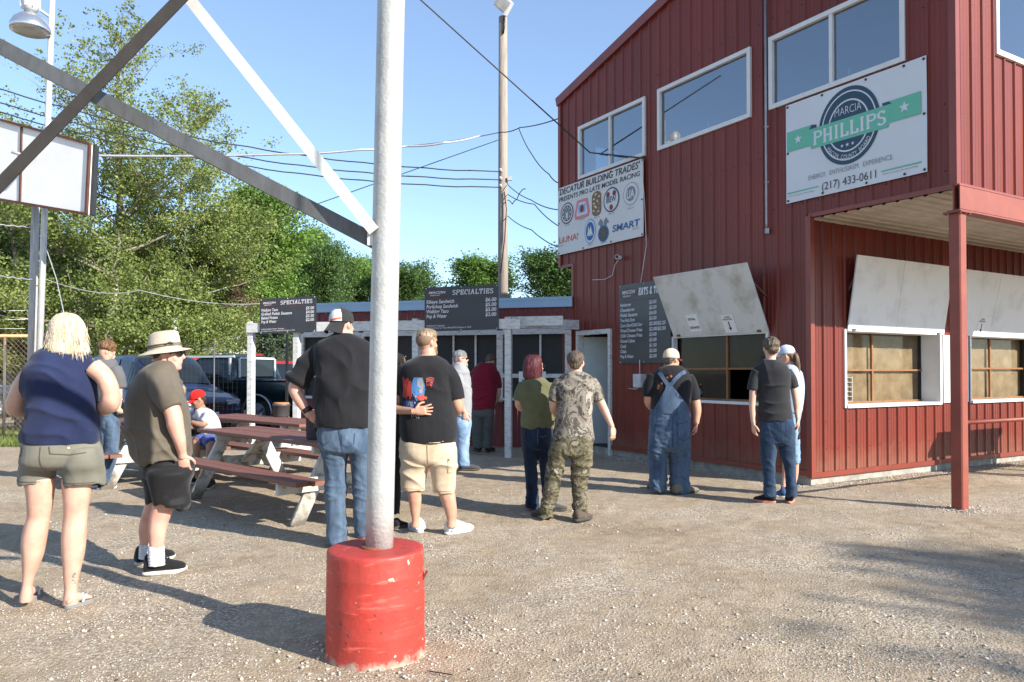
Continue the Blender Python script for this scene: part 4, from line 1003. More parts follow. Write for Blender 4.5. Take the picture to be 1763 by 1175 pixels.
for j in range(20):
    f.tube([wa + UP * (.05 + j * .1), wb + UP * (.05 + j * .1)], .0007, 3, cap=False)
f.build('wire_mesh', GALV_SHADED, wf)
f = MB()
for s in (0, 2.6, 5.0): p = wa + wd * s; f.tube([p, p + UP * 2.0], .014, 8)
f.build('fence_post', GALV_SHADED, wf)

# ================================================================== poles at the left with lamp and board
def pole_thing(name, label, a, b, r0, r1, m, cat='pole', n=14):
    root = thing(name, label, cat, Vector(b))
    f = MB(); f.tube([b, Vector(b).lerp(Vector(a), .5), a], [r0, (r0 + r1) / 2, r1], n); f.build('shaft', m, root); return root
ty = 15.5
tp = P(91, -30, ty); bt = P(64, 640, ty); bt.z = 0
lp = pole_thing('light_pole', 'tall slim silver light pole with a dome floodlight at the left', tp, bt, .062, .055, STEELP)
f = MB(); hc = P(52, 44, ty - .3); SHADE = mat('aluminium_lamp_dome', (.62, .64, .68), .22, .85, var=.05)
prof = [(.36, -.12), (.375, -.10), (.36, -.02), (.30, .10), (.20, .19), (.12, .23), (.11, .30)]
f.rings([[hc + Vector((math.cos(k * math.pi / 16) * r, math.sin(k * math.pi / 16) * r, z)) for k in range(32)] for r, z in prof]); f.build('lamp_shade', SHADE, lp)
f = MB(); f.tube([hc + UP * .28, hc + UP * .33, hc + UP * .5, hc + UP * .62, hc + UP * .7], [.10, .15, .17, .15, .08], 12)
for k in range(8): a = k * math.pi / 4; f.bar(hc + UP * .34 + Vector((math.cos(a), math.sin(a), 0)) * .16, hc + UP * .6 + Vector((math.cos(a), math.sin(a), 0)) * .16, .012, .05)
f.build('ballast_housing', STEELP, lp)
f = MB(); f.tube([hc + UP * .45, P(86, 30, ty)], .03, 8); f.build('arm', STEELP, lp)
f = MB(); f.rings([[hc + Vector((math.cos(k * math.pi / 12) * r, math.sin(k * math.pi / 12) * r, -.118 - z)) for k in range(24)] for r, z in ((.35, 0), (.3, .03), (.15, .05), (.02, .055))]); f.build('lens', mat('lamp_glass', (.5, .5, .48), .15), lp)
a = P(63, 290, ty + .3); b = P(52, 640, ty + .3); b.z = 0
pole_thing('utility_post', 'weathered grey wooden post just left of the slim light pole', a, b, .085, .075, mat('grey_post', (.50, .48, .46), .8, var=.15, stretch=(4, 4, .5), bump=.3), 'post')
a = P(296, 0, 33); 
# white score board seen from the back edge
bdY = 14.9
q = [P(-60, 190, bdY + .7), P(156, 249, bdY - .3), P(150, 369, bdY - .3), P(-60, 334, bdY + .7)]
bd = thing('sign_board', 'large blank white sign board in a rusty frame on the poles at far left', 'sign', q[2])
nn = (q[1] - q[0]).cross(q[3] - q[0]).normalized()
if nn.y > 0: nn = -nn
f = MB(); f.prism(q, -nn * .05); f.build('panel', mat('white_board_face', (.74, .74, .74), .6, var=.04, vscale=2), bd)
f = MB(); RF = mat('brown_rust_frame', lin((96, 58, 44)), .7, var=.2, vscale=6)
for i in range(4): f.bar(q[i] + nn * .02, q[(i + 1) % 4] + nn * .02, .05, .05, up=nn)
f.bar(q[0].lerp(q[1], .47) + nn * .01, q[3].lerp(q[2], .47) + nn * .01, .04, .03, up=nn); f.build('frame', RF, bd)
f = MB(); f.prism([q[1] - nn * .05, q[2] - nn * .05, q[2] - nn * .02 + Vector((.07, 0, 0)), q[1] - nn * .02 + Vector((.07, 0, 0))], Vector((0, .15, 0))); f.build('side_panel', mat('dark_grey_edge', (.025, .028, .032), .6), bd)
f = MB(); f.tube([q[0].lerp(q[3], .84) + nn * .12, P(70, 318, ty - .3)], .045, 8); f.tube([P(20, 262, ty - .9), P(50, 270, ty - .8), P(72, 262, ty - .2)], .03, 8); f.build('bracket', STEELP, bd)

# ================================================================== utility pole and the wires
UWOOD = mat('utility_pole_wood', (.36, .31, .26), .85, var=.25, vscale=5, bump=.5, bscale=20, col2=(.22, .18, .15), stretch=(5, 5, .35))
uy = 20.5
ub = P(866, 640, uy); ub.z = 0; ut = P(866, 30, uy)
up_ = pole_thing('utility_pole', 'tall round wooden utility pole with a floodlight behind the low shed', ut, ub, .15, .115, UWOOD, 'utility pole', 20)
f = MB(); lh = P(868, 8, uy - .25); R_ = Matrix.Rotation(.75, 3, 'Y') @ Matrix.Rotation(.4, 3, 'X')
f.box(lh, (.42, .30, .36), R_, taper=.8); fl = f.build('floodlight', mat('floodlight_white', (.68, .68, .68), .5), up_)
f = MB(); f.box(lh + R_ @ Vector((0, -.155, .0)), (.34, .02, .28), R_); f.build('lens', mat('lamp_glass', (.5, .5, .48), .15), fl)
f = MB()
for y in (296, 310, 323): f.tube([P(862, y, uy - .13), P(862, y - 5, uy - .2)], [.045, .03], 8)
f.box(P(878, 308, uy - .12), (.12, .08, .1)); f.build('insulator', mat('ceramic_insulator', (.5, .48, .46), .4), up_)
f = MB(); f.tube([P(868, 330, uy - .16), P(872, 360, uy - .2), P(869, 410, uy - .18), P(862, 470, uy - .2)], .014, 6)
f.tube([P(868, 30, uy - .15), P(868, 44, uy - .16), P(866, 58, uy - .15)], .03, 6); f.build('cable_loop', BLACKP, up_)
CABLE = mat('black_cable', (.03, .03, .035), .6); SILC = mat('bare_aluminium_cable', (.6, .6, .6), .4, .5)
def wire(pts, r, m, label, sag=0.0, group=None, n=16, tw=0.0):
    P3 = [Vector(p) for p in pts]; out = []
    for a, b in zip(P3[:-1], P3[1:]):
        for k in range(n):
            t = k / n; p = a.lerp(b, t); p.z -= sag * 4 * t * (1 - t); p.z += tw * math.sin(len(out) * 1.7); out.append(p)
    out.append(P3[-1]); f = MB(); f.tube(out, r, 5); o = f.build('overhead_wire', m); tag(o, label, 'wire', group)
wire([P(700, -22, 12), C0 + D1 * 4.5 + NL * .1 + UP * 5.35, C0 + D1 * 3.05 + NL * .08 + UP * 4.9], .013, CABLE, 'thick black cable sloping down across the sky to the red building corner', sag=.0)
GW = 'overhead wires from the left to the utility pole'
for (x0, y0, x1, y1, ym, lab) in ((-20, 148, 862, 296, 320, 'uppermost of the three twisted black wires meeting the utility pole'), (-20, 172, 862, 310, 330, 'middle one of the three twisted black wires meeting the utility pole'), (-20, 188, 862, 323, 342, 'lowest of the three twisted black wires meeting the utility pole')):
    wire([P(x0, y0, 17), P(430, (y0 + y1) / 2 + 32, 19), P(x1, y1, uy - .16)], .016, CABLE, lab, sag=.12, group=GW, tw=.012)
wire([P(-20, 262, 16), P(160, 268, 17), P(480, 266, 18), P(620, 258, 18.5), P(700, 252, 19), P(765, 246, 19), P(826, 234, 20)], .028, SILC, 'bright bare aluminium cable crossing the whole sky at left', sag=.03)
wire([P(700, 252, 19), P(862, 228, uy - .17), P(895, 220, uy - 1), P(968, 202, 15.5)], .014, CABLE, 'thin cable running past the utility pole to the red building eave', sag=.04)
wire([P(480, 375, 19), P(862, 240, uy - .15)], .012, CABLE, 'thin straight stay wire rising to the utility pole from the left')
wire([P(893, 221, 19.3), P(915, 265, 17.5), P(945, 300, 16), P(966, 316, 15)], .012, CABLE, 'slack cable drooping from the stay wire to the banner corner', sag=.05)
for (y0, xm, ym, y1, lab) in ((318, 915, 345, 362, 'upper slack drop wire between the utility pole and the union banner'), (335, 920, 352, 392, 'middle slack drop wire between the utility pole and the union banner'), (372, 915, 396, 428, 'lowest slack drop wire between the utility pole and the union banner')):
    wire([P(874, y0, uy - .1), P(xm, ym, 18), P(966, y1, 15.2)], .012, CABLE, lab, sag=.05)
wire([P(874, 345, uy - .15), P(882, 352, 20), P(890, 344, 19.8), P(897, 330, 19.5), P(905, 326, 19.3)], .012, CABLE, 'small looped wire hanging beside the utility pole insulators', sag=-.03)
wire([P(70, 400, ty), P(97, 480, 15), P(110, 540, 14.6)], .010, SILC, 'thin guy wire dropping from the slim light pole behind the blonde woman')
for (y0, y1, lab) in ((386, 392, 'upper one of two pale wires reaching the weathered post at far left'), (474, 482, 'lower one of two pale wires reaching the weathered post at far left')):
    wire([P(-20, y0, 14), P(56, y1, ty)], .014, SILC, lab, tw=.01)
wire([P(70, 478, ty), P(240, 500, 24), P(460, 522, 30)], .012, SILC, 'faint pale wire crossing in front of the big sycamore', sag=.2)
wire([C0 + D1 * 3.12 + NL * .1 + UP * 4.9, C0 + D1 * 3.1 + NL * .05 + UP * 4.2, C0 + D1 * 3.06 + NL * .05 + UP * 3.5, C0 + D1 * 3.2 + NL * .05 + UP * 2.9], .006, WHITEP, 'thin pale wire hanging down the red wall beside the union banner')

# ================================================================== parked vehicles
TYRE = mat('tyre_rubber', (.022, .022, .022), .85, bump=.2); RIM = mat('alloy_rim', (.5, .5, .52), .3, .8); CHROME = mat('chrome', (.75, .75, .78), .12, .95)
CARGL = mat('car_glass', (.012, .016, .018), .06, var=.02, spec=.6); HEADL = mat('headlamp_glass', (.62, .66, .7), .15, .3)
def carpaint(name, c):
    m = mat(name, c, .28, .2, var=.02)
    m.node_tree.nodes['Principled BSDF'].inputs['Coat Weight'].default_value = .8; m.node_tree.nodes['Principled BSDF'].inputs['Coat Roughness'].default_value = .05
    return m
def lerp_st(st, x):
    for a, b in zip(st[:-1], st[1:]):
        if a[0] <= x <= b[0]:
            t = (x - a[0]) / max(b[0] - a[0], 1e-6); return [p + (q - p) * t for p, q in zip(a, b)]
    return list(st[0] if x < st[0][0] else st[-1])
def vehicle(name, label, paintm, loc, rot, st, glass, wheels, wr, extras, group='vehicles parked behind the wire fence'):
    """st: stations (x, half bottom, half belt, half roof, z bottom, z belt, z top) from tail to nose"""
    root = thing(name, label, name.replace('_', ' '), loc, group, rot)
    M_ = Matrix.Translation(loc) @ Matrix.Rotation(rot, 4, 'Z')
    W_ = lambda x, y, z: M_ @ Vector((x, y, z))
    def sec(s, off=0.0):
        x, wb, wm, wr_, zb, zm, zt = s
        p = [(0, zb), (wb * .9, zb), (wb, zb + .06), (wb + .03, (zb + zm) / 2), (wm, zm - .05), (wm - .015, zm), (wr_ + .03, zt - .10 if zt - zm > .2 else zt - .02), (wr_ - .05, zt - .02), (wr_ * .6, zt), (0, zt + .01)]
        return [(x, y, z) for y, z in p] + [(x, -y, z) for y, z in p[::-1][1:-1]]
    xs = sorted(set([s[0] for s in st] + list(np.arange(st[0][0], st[-1][0], .12))))
    f = MB(); f.rings([[W_(*p) for p in sec(lerp_st(st, x))] for x in xs]); body = f.build('body', paintm, root)
    for (kind, pts) in glass:
        f = MB()
        if kind == 'side':     # (x0, x1, lo, hi) fractions between belt and roof
            for side in (-1, 1):
                x0, x1, lo, hi = pts; nn_ = max(2, int((x1 - x0) / .1)); top = []; bot = []
                for i in range(nn_ + 1):
                    x = x0 + (x1 - x0) * i / nn_; s = lerp_st(st, x); hgt = s[6] - s[5]
                    def at(fr):
                        z = s[5] + hgt * fr; t_ = min(1, max(0, (z - s[5]) / max(hgt - .10, .05))); return (x, side * ((s[2] - .015) + (s[3] + .03 - s[2] + .015) * t_ + .016), z)
                    bot.append(W_(*at(lo))); top.append(W_(*at(min(hi, (hgt - .10) / max(hgt, .01) if hgt > .12 else .02))))
                for i in range(nn_): f.quad(bot[i], bot[i + 1], top[i + 1], top[i])
                f.build('window', CARGL, root, fix=False); f = MB()
            continue
        elif kind == 'screen':   # curved glass laid over the sloping top between two stations
            x0, x1 = pts; nn_ = 9; g_ = []
            for i in range(nn_ + 1):
                x = x0 + (x1 - x0) * i / nn_; s = lerp_st(st, x); wr_ = s[3]
                for y_ in (-(wr_ - .02), -(wr_ - .06), -wr_ * .6, 0, wr_ * .6, wr_ - .06, wr_ - .02):
                    zz_ = s[6] + (.01 if y_ == 0 else (0 if abs(y_) <= wr_ * .6 + .001 else (-.018 if abs(y_) < wr_ - .03 else -.045))) + .014; g_.append(W_(x + .01, y_, zz_))
            f.add(g_, [(i * 7 + k, i * 7 + k + 1, (i + 1) * 7 + k + 1, (i + 1) * 7 + k) for i in range(nn_) for k in range(6)], 0, True)
        else:
            f.add([W_(*p) for p in pts], [tuple(range(len(pts)))])
        f.build('window', CARGL, root, fix=False)
    for wx, wy in wheels:
        for side in (-1, 1):
            c = W_(wx, side * wy, wr); ay = (M_.to_3x3() @ Vector((0, side, 0)))
            f = MB(); f.tube([c - ay * .20, c - ay * .19, c - ay * .02, c], [wr * .9, wr, wr, wr * .93], 28); wo = f.build('wheel', TYRE, root)
            f = MB(); f.tube([c + ay * .002, c + ay * .008, c + ay * .002], [wr * .66, wr * .62, wr * .15], 24)
            for k in range(5): a = k * 1.2566; u_ = (M_.to_3x3() @ Vector((math.cos(a), 0, math.sin(a)))); f.bar(c + ay * .012 + u_ * .04, c + ay * .012 + u_ * wr * .6, .05, .02, up=ay)
            f.build('rim', RIM, wo)
            f = MB(); pts = []
            for k in range(13): a = -.1 + (math.pi + .2) * k / 12; pts.append(c + ay * .02 + (M_.to_3x3() @ Vector((math.cos(a), 0, math.sin(a)))) * wr * 1.16)
            f.tube(pts, .03, 6); f.build('wheel_arch', extras.get('arch', BLACKP), root)
    for nm, m_, boxes in extras['boxes']:
        for bx_ in boxes:
            f = MB(); f.box(W_(*bx_[0]), bx_[1], Matrix.Rotation(rot + (bx_[2] if len(bx_) > 2 else 0), 3, 'Z'), taper=.96); f.build(nm, m_, root)
    return root, W_
vy = 17.2
VAN = [(-2.45, .80, .86, .62, .45, .98, 1.02), (-2.42, .86, .92, .66, .32, 1.0, 1.45), (-2.25, .88, .95, .72, .28, 1.02, 1.80), (-1.5, .89, .96, .74, .26, 1.02, 1.86), (0, .89, .96, .74, .26, 1.00, 1.86), (.55, .89, .96, .73, .26, .99, 1.80), (.95, .89, .96, .70, .26, .99, 1.58), (1.45, .89, .95, .66, .26, 1.0, 1.16), (1.6, .88, .94, .70, .26, .97, 1.05), (2.1, .86, .90, .66, .26, .90, .96), (2.4, .80, .84, .58, .28, .80, .86), (2.55, .66, .72, .50, .32, .62, .70)]
vr = math.radians(-38)
vr_ = vehicle('minivan', 'dark blue minivan with chrome bowtie-less grille facing right behind the man in the hat', carpaint('dark_blue_car_paint', (.010, .022, .066)), Vector((-8.75, 18.6, 0)), vr, VAN,
    [('side', (-2.15, -1.2, .12, .9)), ('side', (-1.1, -.05, .12, .9)), ('side', (.05, .95, .10, .86)), ('screen', (.60, 1.44))],
    [(1.62, .90), (-1.55, .90)], .33,
    {'boxes': [('headlight', HEADL, [((2.42, .60, .72), (.16, .34, .17), .25), ((2.42, -.60, .72), (.16, .34, .17), -.25)]), ('grille', BLACKP, [((2.56, 0, .66), (.06, .80, .17))]), ('grille_bar', CHROME, [((2.60, 0, .76), (.03, .86, .02)), ((2.60, 0, .665), (.03, .5, .012))]),
               ('bumper', mat('dark_blue_bumper', lin((24, 36, 66)), .4), [((2.52, 0, .46), (.22, 1.5, .22))]), ('number_plate', WHITEP, [((2.645, 0, .47), (.01, .30, .15))]), ('mirror', BLACKP, [((1.05, 1.02, 1.08), (.1, .18, .13)), ((1.05, -1.02, 1.08), (.1, .18, .13))])]})
vr_[0]['label'] = 'dark blue minivan with wide chrome edged grille facing right behind the man in the hat'
f = MB(); W_ = vr_[1]; f.tube([W_(.75 + .03 * math.cos(k * .5), -.38 + .18 * math.cos(k * .5), 1.14 + .16 * math.sin(k * .5)) for k in range(14)], .014, 6); f.build('steering_wheel', mat('beige_wheel', (.35, .33, .3), .6), vr_[0])
PK = [(-2.85, .86, .92, .90, .55, 1.18, 1.21), (-2.8, .90, .95, .92, .50, 1.22, 1.25), (-.82, .91, .96, .93, .46, 1.22, 1.25), (-.78, .91, .96, .70, .46, 1.20, 1.84), (-.3, .91, .96, .72, .46, 1.20, 1.92), (.45, .91, .96, .71, .46, 1.19, 1.90), (.75, .91, .96, .68, .46, 1.18, 1.74), (1.3, .91, .95, .66, .46, 1.16, 1.30), (1.45, .91, .94, .74, .46, 1.12, 1.20), (2.4, .89, .92, .74, .46, 1.08, 1.14), (2.6, .84, .88, .66, .5, .98, 1.02)]
pr = math.radians(157)
pk = vehicle('pickup_truck', 'dark green pickup with white window surround and silver wheel arch seen from behind', carpaint('dark_green_paint', (.006, .016, .018)), Vector((-7.55, 20.6, 0)), pr, PK,
    [('side', (-.66, .78, .12, .88)), ('quad', [(-.835, .66, 1.32), (-.835, -.66, 1.32), (-.81, -.60, 1.76), (-.81, .60, 1.76)]), ('screen', (.76, 1.29))],
    [(1.75, .92), (-1.65, .92)], .40,
    {'arch': RIM, 'boxes': [('taillight', mat('red_lens', lin((150, 16, 22)), .25), [((-2.86, .84, .98), (.05, .15, .42)), ((-2.86, -.84, .98), (.05, .15, .42))]), ('bumper', CHROME, [((-2.95, 0, .58), (.14, 1.8, .18))]),
     ('window_surround', WHITEP, [((-.84, 0, 1.80), (.03, 1.30, .05)), ((-.84, .67, 1.54), (.03, .05, .5)), ((-.84, -.67, 1.54), (.03, .05, .5)), ((.05, .80, 1.84), (1.7, .04, .05)), ((-.70, .865, 1.52), (.05, .04, .56))]),
     ('headrest', mat('beige_seat', lin((200, 190, 165)), .8), [((-.45, .38, 1.42), (.12, .34, .26)), ((-.45, -.38, 1.42), (.12, .34, .26))]), ('brake_light', mat('red_lens', lin((150, 16, 22)), .25), [((-.86, 0, 1.89), (.04, .3, .05))])]})
SUV = [(-2.3, .82, .88, .64, .4, 1.0, 1.05), (-2.25, .86, .92, .66, .34, 1.02, 1.70), (-1.9, .88, .94, .72, .3, 1.03, 1.82), (.2, .88, .94, .72, .3, 1.02, 1.82), (.6, .88, .94, .70, .3, 1.0, 1.66), (1.15, .88, .93, .66, .3, 1.0, 1.14), (2.1, .84, .88, .62, .3, .92, .98), (2.35, .74, .78, .55, .35, .78, .84)]
def suv(name, label, pm, loc, rot):
    return vehicle(name, label, pm, loc, rot, SUV, [('side', (-2.0, -.9, .14, .88)), ('side', (-.8, .5, .12, .88)), ('quad', [(-2.285, .62, 1.12), (-2.285, -.62, 1.12), (-2.20, -.56, 1.66), (-2.20, .56, 1.66)]), ('screen', (.62, 1.13))],
    [(1.45, .88), (-1.4, .88)], .34, {'boxes': [('taillight', mat('red_lens', lin((150, 16, 22)), .25), [((-2.28, .78, 1.15), (.06, .14, .4)), ((-2.28, -.78, 1.15), (.06, .14, .4))]), ('headlight', HEADL, [((2.22, .62, .76), (.14, .28, .15)), ((2.22, -.62, .76), (.14, .28, .15))]), ('roof_rack', BLACKP, [((-.7, .6, 1.86), (1.9, .03, .04)), ((-.7, -.6, 1.86), (1.9, .03, .04))]), ('number_plate', WHITEP, [((-2.33, 0, .85), (.01, .3, .16))])]})[0]
REDCAR = carpaint('bright_red_car_paint', lin((196, 34, 38)))
suv('estate_car', 'bright red car behind the dark blue minivan', REDCAR, Vector((-10.1, 24.6, .06)), math.radians(100))
suv('estate_car', 'red car far behind the pickup, showing at the shed corner', REDCAR, Vector((-8.0, 27.0, 0)), math.radians(20))
suv('estate_car', 'silver white car roof behind the red car', carpaint('silver_car_paint', (.6, .6, .6)), Vector((-13.0, 30, 0)), math.radians(10))
suv('estate_car', 'dark car parked behind the chain link fence at far left', carpaint('dark_grey_car_paint', (.05, .06, .08)), Vector((-17.5, 24, 0)), math.radians(15))

# motorcycles beyond the chain link fence
def motorcycle(loc, rot, label):
    root = thing('motorcycle', label, 'motorcycle', loc, 'motorcycles behind the chain link fence', rot)
    M_ = Matrix.Translation(loc) @ Matrix.Rotation(rot, 4, 'Z'); W_ = lambda x, y, z: M_ @ Vector((x, y, z)); ay = M_.to_3x3() @ Vector((0, 1, 0)); R_ = Matrix.Rotation(rot, 3, 'Z')
    for wx in (-.78, .80):
        f = MB(); pts = [W_(wx + .27 * math.cos(k * math.pi / 12), 0, .33 + .27 * math.sin(k * math.pi / 12)) for k in range(25)]; f.tube(pts, .055, 8, cap=False); wo = f.build('wheel', TYRE, root)
        f = MB(); f.tube([W_(wx, -.05, .33), W_(wx, .05, .33)], .06, 10)
        for k in range(10): a = k * .628; f.tube([W_(wx, 0, .33), W_(wx + .25 * math.cos(a), 0, .33 + .25 * math.sin(a))], .008, 4)
        f.build('rim', CHROME, wo)
    f = MB(); f.ellipsoid(W_(.18, 0, .86), (.34, .17, .15), R_); f.build('fuel_tank', carpaint('dark_blue_tank', lin((30, 40, 110))), root)
    f = MB(); f.ellipsoid(W_(-.35, 0, .74), (.32, .16, .09), R_); f.ellipsoid(W_(-.72, 0, .80), (.18, .13, .07), R_); f.build('seat', BLACKP, root)
    f = MB(); f.box(W_(.05, 0, .45), (.42, .26, .28), R_); f.tube([W_(.05, 0, .5), W_(.2, 0, .75)], [.12, .1], 10); f.tube([W_(-.02, 0, .5), W_(-.16, 0, .75)], [.12, .1], 10); f.build('engine', CHROME, root)
    f = MB()
    for s in (-.1, .1): f.tube([W_(.80, s, .33), W_(.5, s, 1.02)], .025, 8)
    f.build('fork', CHROME, root)
    f = MB(); f.tube([W_(.30, -.42, 1.10), W_(.5, -.2, 1.1), W_(.5, .2, 1.1), W_(.30, .42, 1.10)], .018, 8); f.build('handlebar', CHROME, root)
    f = MB(); f.ellipsoid(W_(.64, 0, .95), (.10, .11, .11), R_); f.build('headlight', CHROME, root)
    f = MB(); f.tube([W_(.1, .16, .3), W_(-.9, .2, .3), W_(-1.0, .2, .34)], [.04, .05, .05], 8); f.build('exhaust', CHROME, root)
    f = MB(); pts = [W_(-.78 + .38 * math.cos(a), 0, .33 + .38 * math.sin(a)) for a in [.5 + .2 * k for k in range(11)]]; f.tube(pts, .07, 6, flat=.4); f.build('mudguard', BLACKP, root)
    return root
mo = motorcycle(Vector((-11.9, 18.4, 0)), math.radians(-60), 'dark motorcycle with blue tank, nearest the fence end post at far left')
for l_, r_, lab in (((-13.2, 18.9, 0), -55, 'second motorcycle behind the chain link fence, cut by the left edge'), ((-12.6, 20.4, 0), -70, 'rear motorcycle partly hidden behind the nearer two')):
    c_ = copy_tree(mo, l_, math.radians(r_)); c_['label'] = lab

# far houses and sheds beyond the car park
HW = mat('white_house_siding', (.62, .62, .60), .7, var=.05); HR = mat('grey_roof_shingle', (.30, .29, .28), .85, var=.15, bump=.3)
def house(name, label, c, L, D_, h, rh, rot, nw=4, roofm=HR):
    root = thing(name, label, 'building', c, 'white buildings beyond the car park', rot); M_ = Matrix.Translation(c) @ Matrix.Rotation(rot, 4, 'Z'); W_ = lambda x, y, z: M_ @ Vector((x, y, z)); R_ = Matrix.Rotation(rot, 3, 'Z')
    f = MB(); f.box(W_(0, 0, h / 2), (L, D_, h), R_)
    for s in (-1, 1): f.prism([W_(s * L / 2 * .998, -D_ / 2, h), W_(s * L / 2 * .998, D_ / 2, h), W_(s * L / 2 * .998, 0, h + rh)], (M_.to_3x3() @ Vector((-s * .1, 0, 0))))
    f.build('wall', HW, root)
    f = MB()
    for s in (-1, 1): f.prism([W_(-L / 2 - .4, s * (D_ / 2 + .4), h - .12), W_(L / 2 + .4, s * (D_ / 2 + .4), h - .12), W_(L / 2 + .4, 0, h + rh), W_(-L / 2 - .4, 0, h + rh)], UP * .12)
    f.build('roof', roofm, root)
    for i in range(nw):
        x = -L / 2 + L * (i + .5) / nw; f = MB(); f.box(W_(x, -D_ / 2 - .02, h * .55), (1.0, .06, .9), R_); wi = f.build('window', WHITEP, root)
        f = MB(); f.box(W_(x, -D_ / 2 - .06, h * .55), (.85, .02, .75), R_); f.build('pane', CARGL, wi)
house('house', 'white bungalow with shallow grey roof behind the man in the hat', Vector((-18.3, 41, 0)), 7, 6, 2.1, 1.15, math.radians(-8), 3)
house('mobile_home', 'long low white building behind the curly haired boy', Vector((-26, 44, 0)), 11, 5, 2.5, .6, math.radians(4), 5)
house('mobile_home', 'white mobile home behind the chain link fence at far left', Vector((-32, 38, 0)), 9, 5, 2.5, .6, math.radians(6), 4)
f = MB(); f.tube([(-15.5, 35, 0), (-15.5, 35, 3.9)], .13, 10); tag(f.build('bollard_post', WHITEP), 'short pale post top standing above the hat against the trees', 'post')

# ================================================================== trees
def leaves(name, cen, size, m, parent, flat=.35, seed=1):
    r = np.random.default_rng(seed); N = len(cen)
    n = r.normal(size=(N, 3)); n[:, 2] = np.abs(n[:, 2]) + flat; n /= np.linalg.norm(n, axis=1)[:, None]
    t = r.normal(size=(N, 3)); u = np.cross(n, t); u /= np.linalg.norm(u, axis=1)[:, None]; w_ = np.cross(n, u)
    sz = size * r.uniform(.6, 1.25, N)[:, None]
    v = np.stack([cen - u * sz * .5, cen + w_ * sz * .38 - u * sz * .05, cen + u * sz * .5 + n * sz * .1, cen - w_ * sz * .38 + u * sz * .05], 1).reshape(-1, 3)
    me = bpy.data.meshes.new(name); me.vertices.add(len(v)); me.vertices.foreach_set('co', v.astype(np.float32).ravel())
    me.loops.add(N * 4); me.loops.foreach_set('vertex_index', np.arange(N * 4, dtype=np.int32))
    me.polygons.add(N); me.polygons.foreach_set('loop_start', np.arange(0, N * 4, 4, dtype=np.int32)); me.polygons.foreach_set('loop_total', np.full(N, 4, dtype=np.int32))
    me.update(calc_edges=True); me.materials.append(m)
    return put(name, me, parent)
def tree(name, label, loc, H, spread, trunk_r, leafm, barkm, nleaf=22000, lsize=.16, seed=1, base=.12, levels=3, shape='round', clump=.7, first=.18, group='trees behind the car park', sparse=0):
    """trunk and limbs grown as tapered tubes; leaves gathered in clumps about the twigs"""
    r = random.Random(seed); loc = Vector(loc); root = thing(name, label, 'tree', loc, group)
    f = MB(); tips = []
    def grow(p, d, L, rad, lev):
        n = 4; pts = [p]; rads = [rad]; q = p.copy(); dd = d.copy()
        for i in range(n):
            dd = (dd + Vector((r.gauss(0, .12), r.gauss(0, .12), r.gauss(.03, .08)))).normalized(); q = q + dd * (L / n); pts.append(q.copy()); rads.append(rad * (1 - .75 * (i + 1) / n))
            if lev < levels and (lev > 0 or i >= 0):
                for _ in range(2 if lev else 1):
                    if lev and r.random() < .25: continue
                    a = r.uniform(0, 6.28); o = Vector((math.cos(a), math.sin(a), r.uniform(.15, .8))).normalized()
                    grow(q, (dd * .55 + o).normalized(), L * r.uniform(.42, .62), rads[-1] * .6, lev + 1)
            if lev >= 1: tips.append(q.copy())
        f.tube(pts, rads, 10 if lev == 0 else 5, cap=False)
    # trunk with limbs of crown-shaped reach
    nT = 14; q = loc.copy(); d = Vector((0, 0, 1)); tp_ = [q.copy()]; tr = [trunk_r * 1.25]
    for i in range(nT):
        d = (d + Vector((r.gauss(0, .05), r.gauss(0, .05), .2))).normalized(); q = q + d * (H * .92 / nT); tp_.append(q.copy()); tr.append(trunk_r * (1 - .9 * (i + 1) / nT))
        fr = (i + 1) / nT
        if fr > first:
            if shape == 'round': rad = math.sin(math.pi * min(1, (fr - first * .6) / (1.12 - first * .6))) ** .7
            elif shape == 'airy': rad = 1.15 * (1.12 - fr) ** .5 if fr > .45 else .9 + .1 * fr
            else: rad = max(.08, (1.02 - fr)) ** .9
            for k in range(3 if fr < .9 else 4):
                a = r.uniform(0, 6.28); up = .05 if shape == 'cone' else (.25 + .9 * fr if shape == 'round' else -.12 + 1.15 * fr)
                dd = Vector((math.cos(a), math.sin(a), up)).normalized()
                grow(q, dd, spread * rad * r.uniform(.65, 1.0), max(.03, tr[-1] * .42), 1)
    f.tube(tp_, tr, 12, cap=False); f.build('trunk', barkm, root, fix=False)
    rr = np.random.default_rng(seed); T = np.array([tuple(t) for t in tips])
    if sparse: T = T[rr.random(len(T)) > sparse * np.clip((T[:, 2] / H - .25) * 1.9, .1, 1.15)]
    wt = (np.clip(1.25 - T[:, 2] / H, .25, 1) if sparse else np.ones(len(T))); idx = rr.choice(len(T), nleaf, p=wt / wt.sum()); 
    cs = clump * rr.uniform(.4, 1.3, len(T)) * (np.clip(1.25 - .8 * T[:, 2] / H, .45, 1) if sparse else 1)
    v = rr.normal(size=(nleaf, 3)); v /= np.linalg.norm(v, axis=1)[:, None]; v *= (rr.random(nleaf) ** .45)[:, None]; v[:, 2] *= .6
    cen = T[idx] + v * cs[idx][:, None]; cen = cen[cen[:, 2] > base * H]
    leaves('crown', cen, lsize, leafm, root, seed=seed + 5)
    return root
BARKS = mat('pale_sycamore_bark', (.36, .33, .28), .8, var=.25, vscale=1.4, bump=.3, col2=(.13, .11, .085), thr=(.45, .6))
BARK = mat('brown_bark', (.16, .125, .09), .9, var=.25, vscale=4, bump=.6)
LF1 = leaf_mat('sycamore_leaf', (.15, .20, .05), (.27, .33, .09)); LF2 = leaf_mat('bright_maple_leaf', (.10, .19, .035), (.20, .33, .06)); LF3 = leaf_mat('dark_oak_leaf', (.055, .115, .028), (.12, .20, .05)); LF4 = leaf_mat('blue_spruce_needle', (.055, .085, .05), (.10, .14, .08))
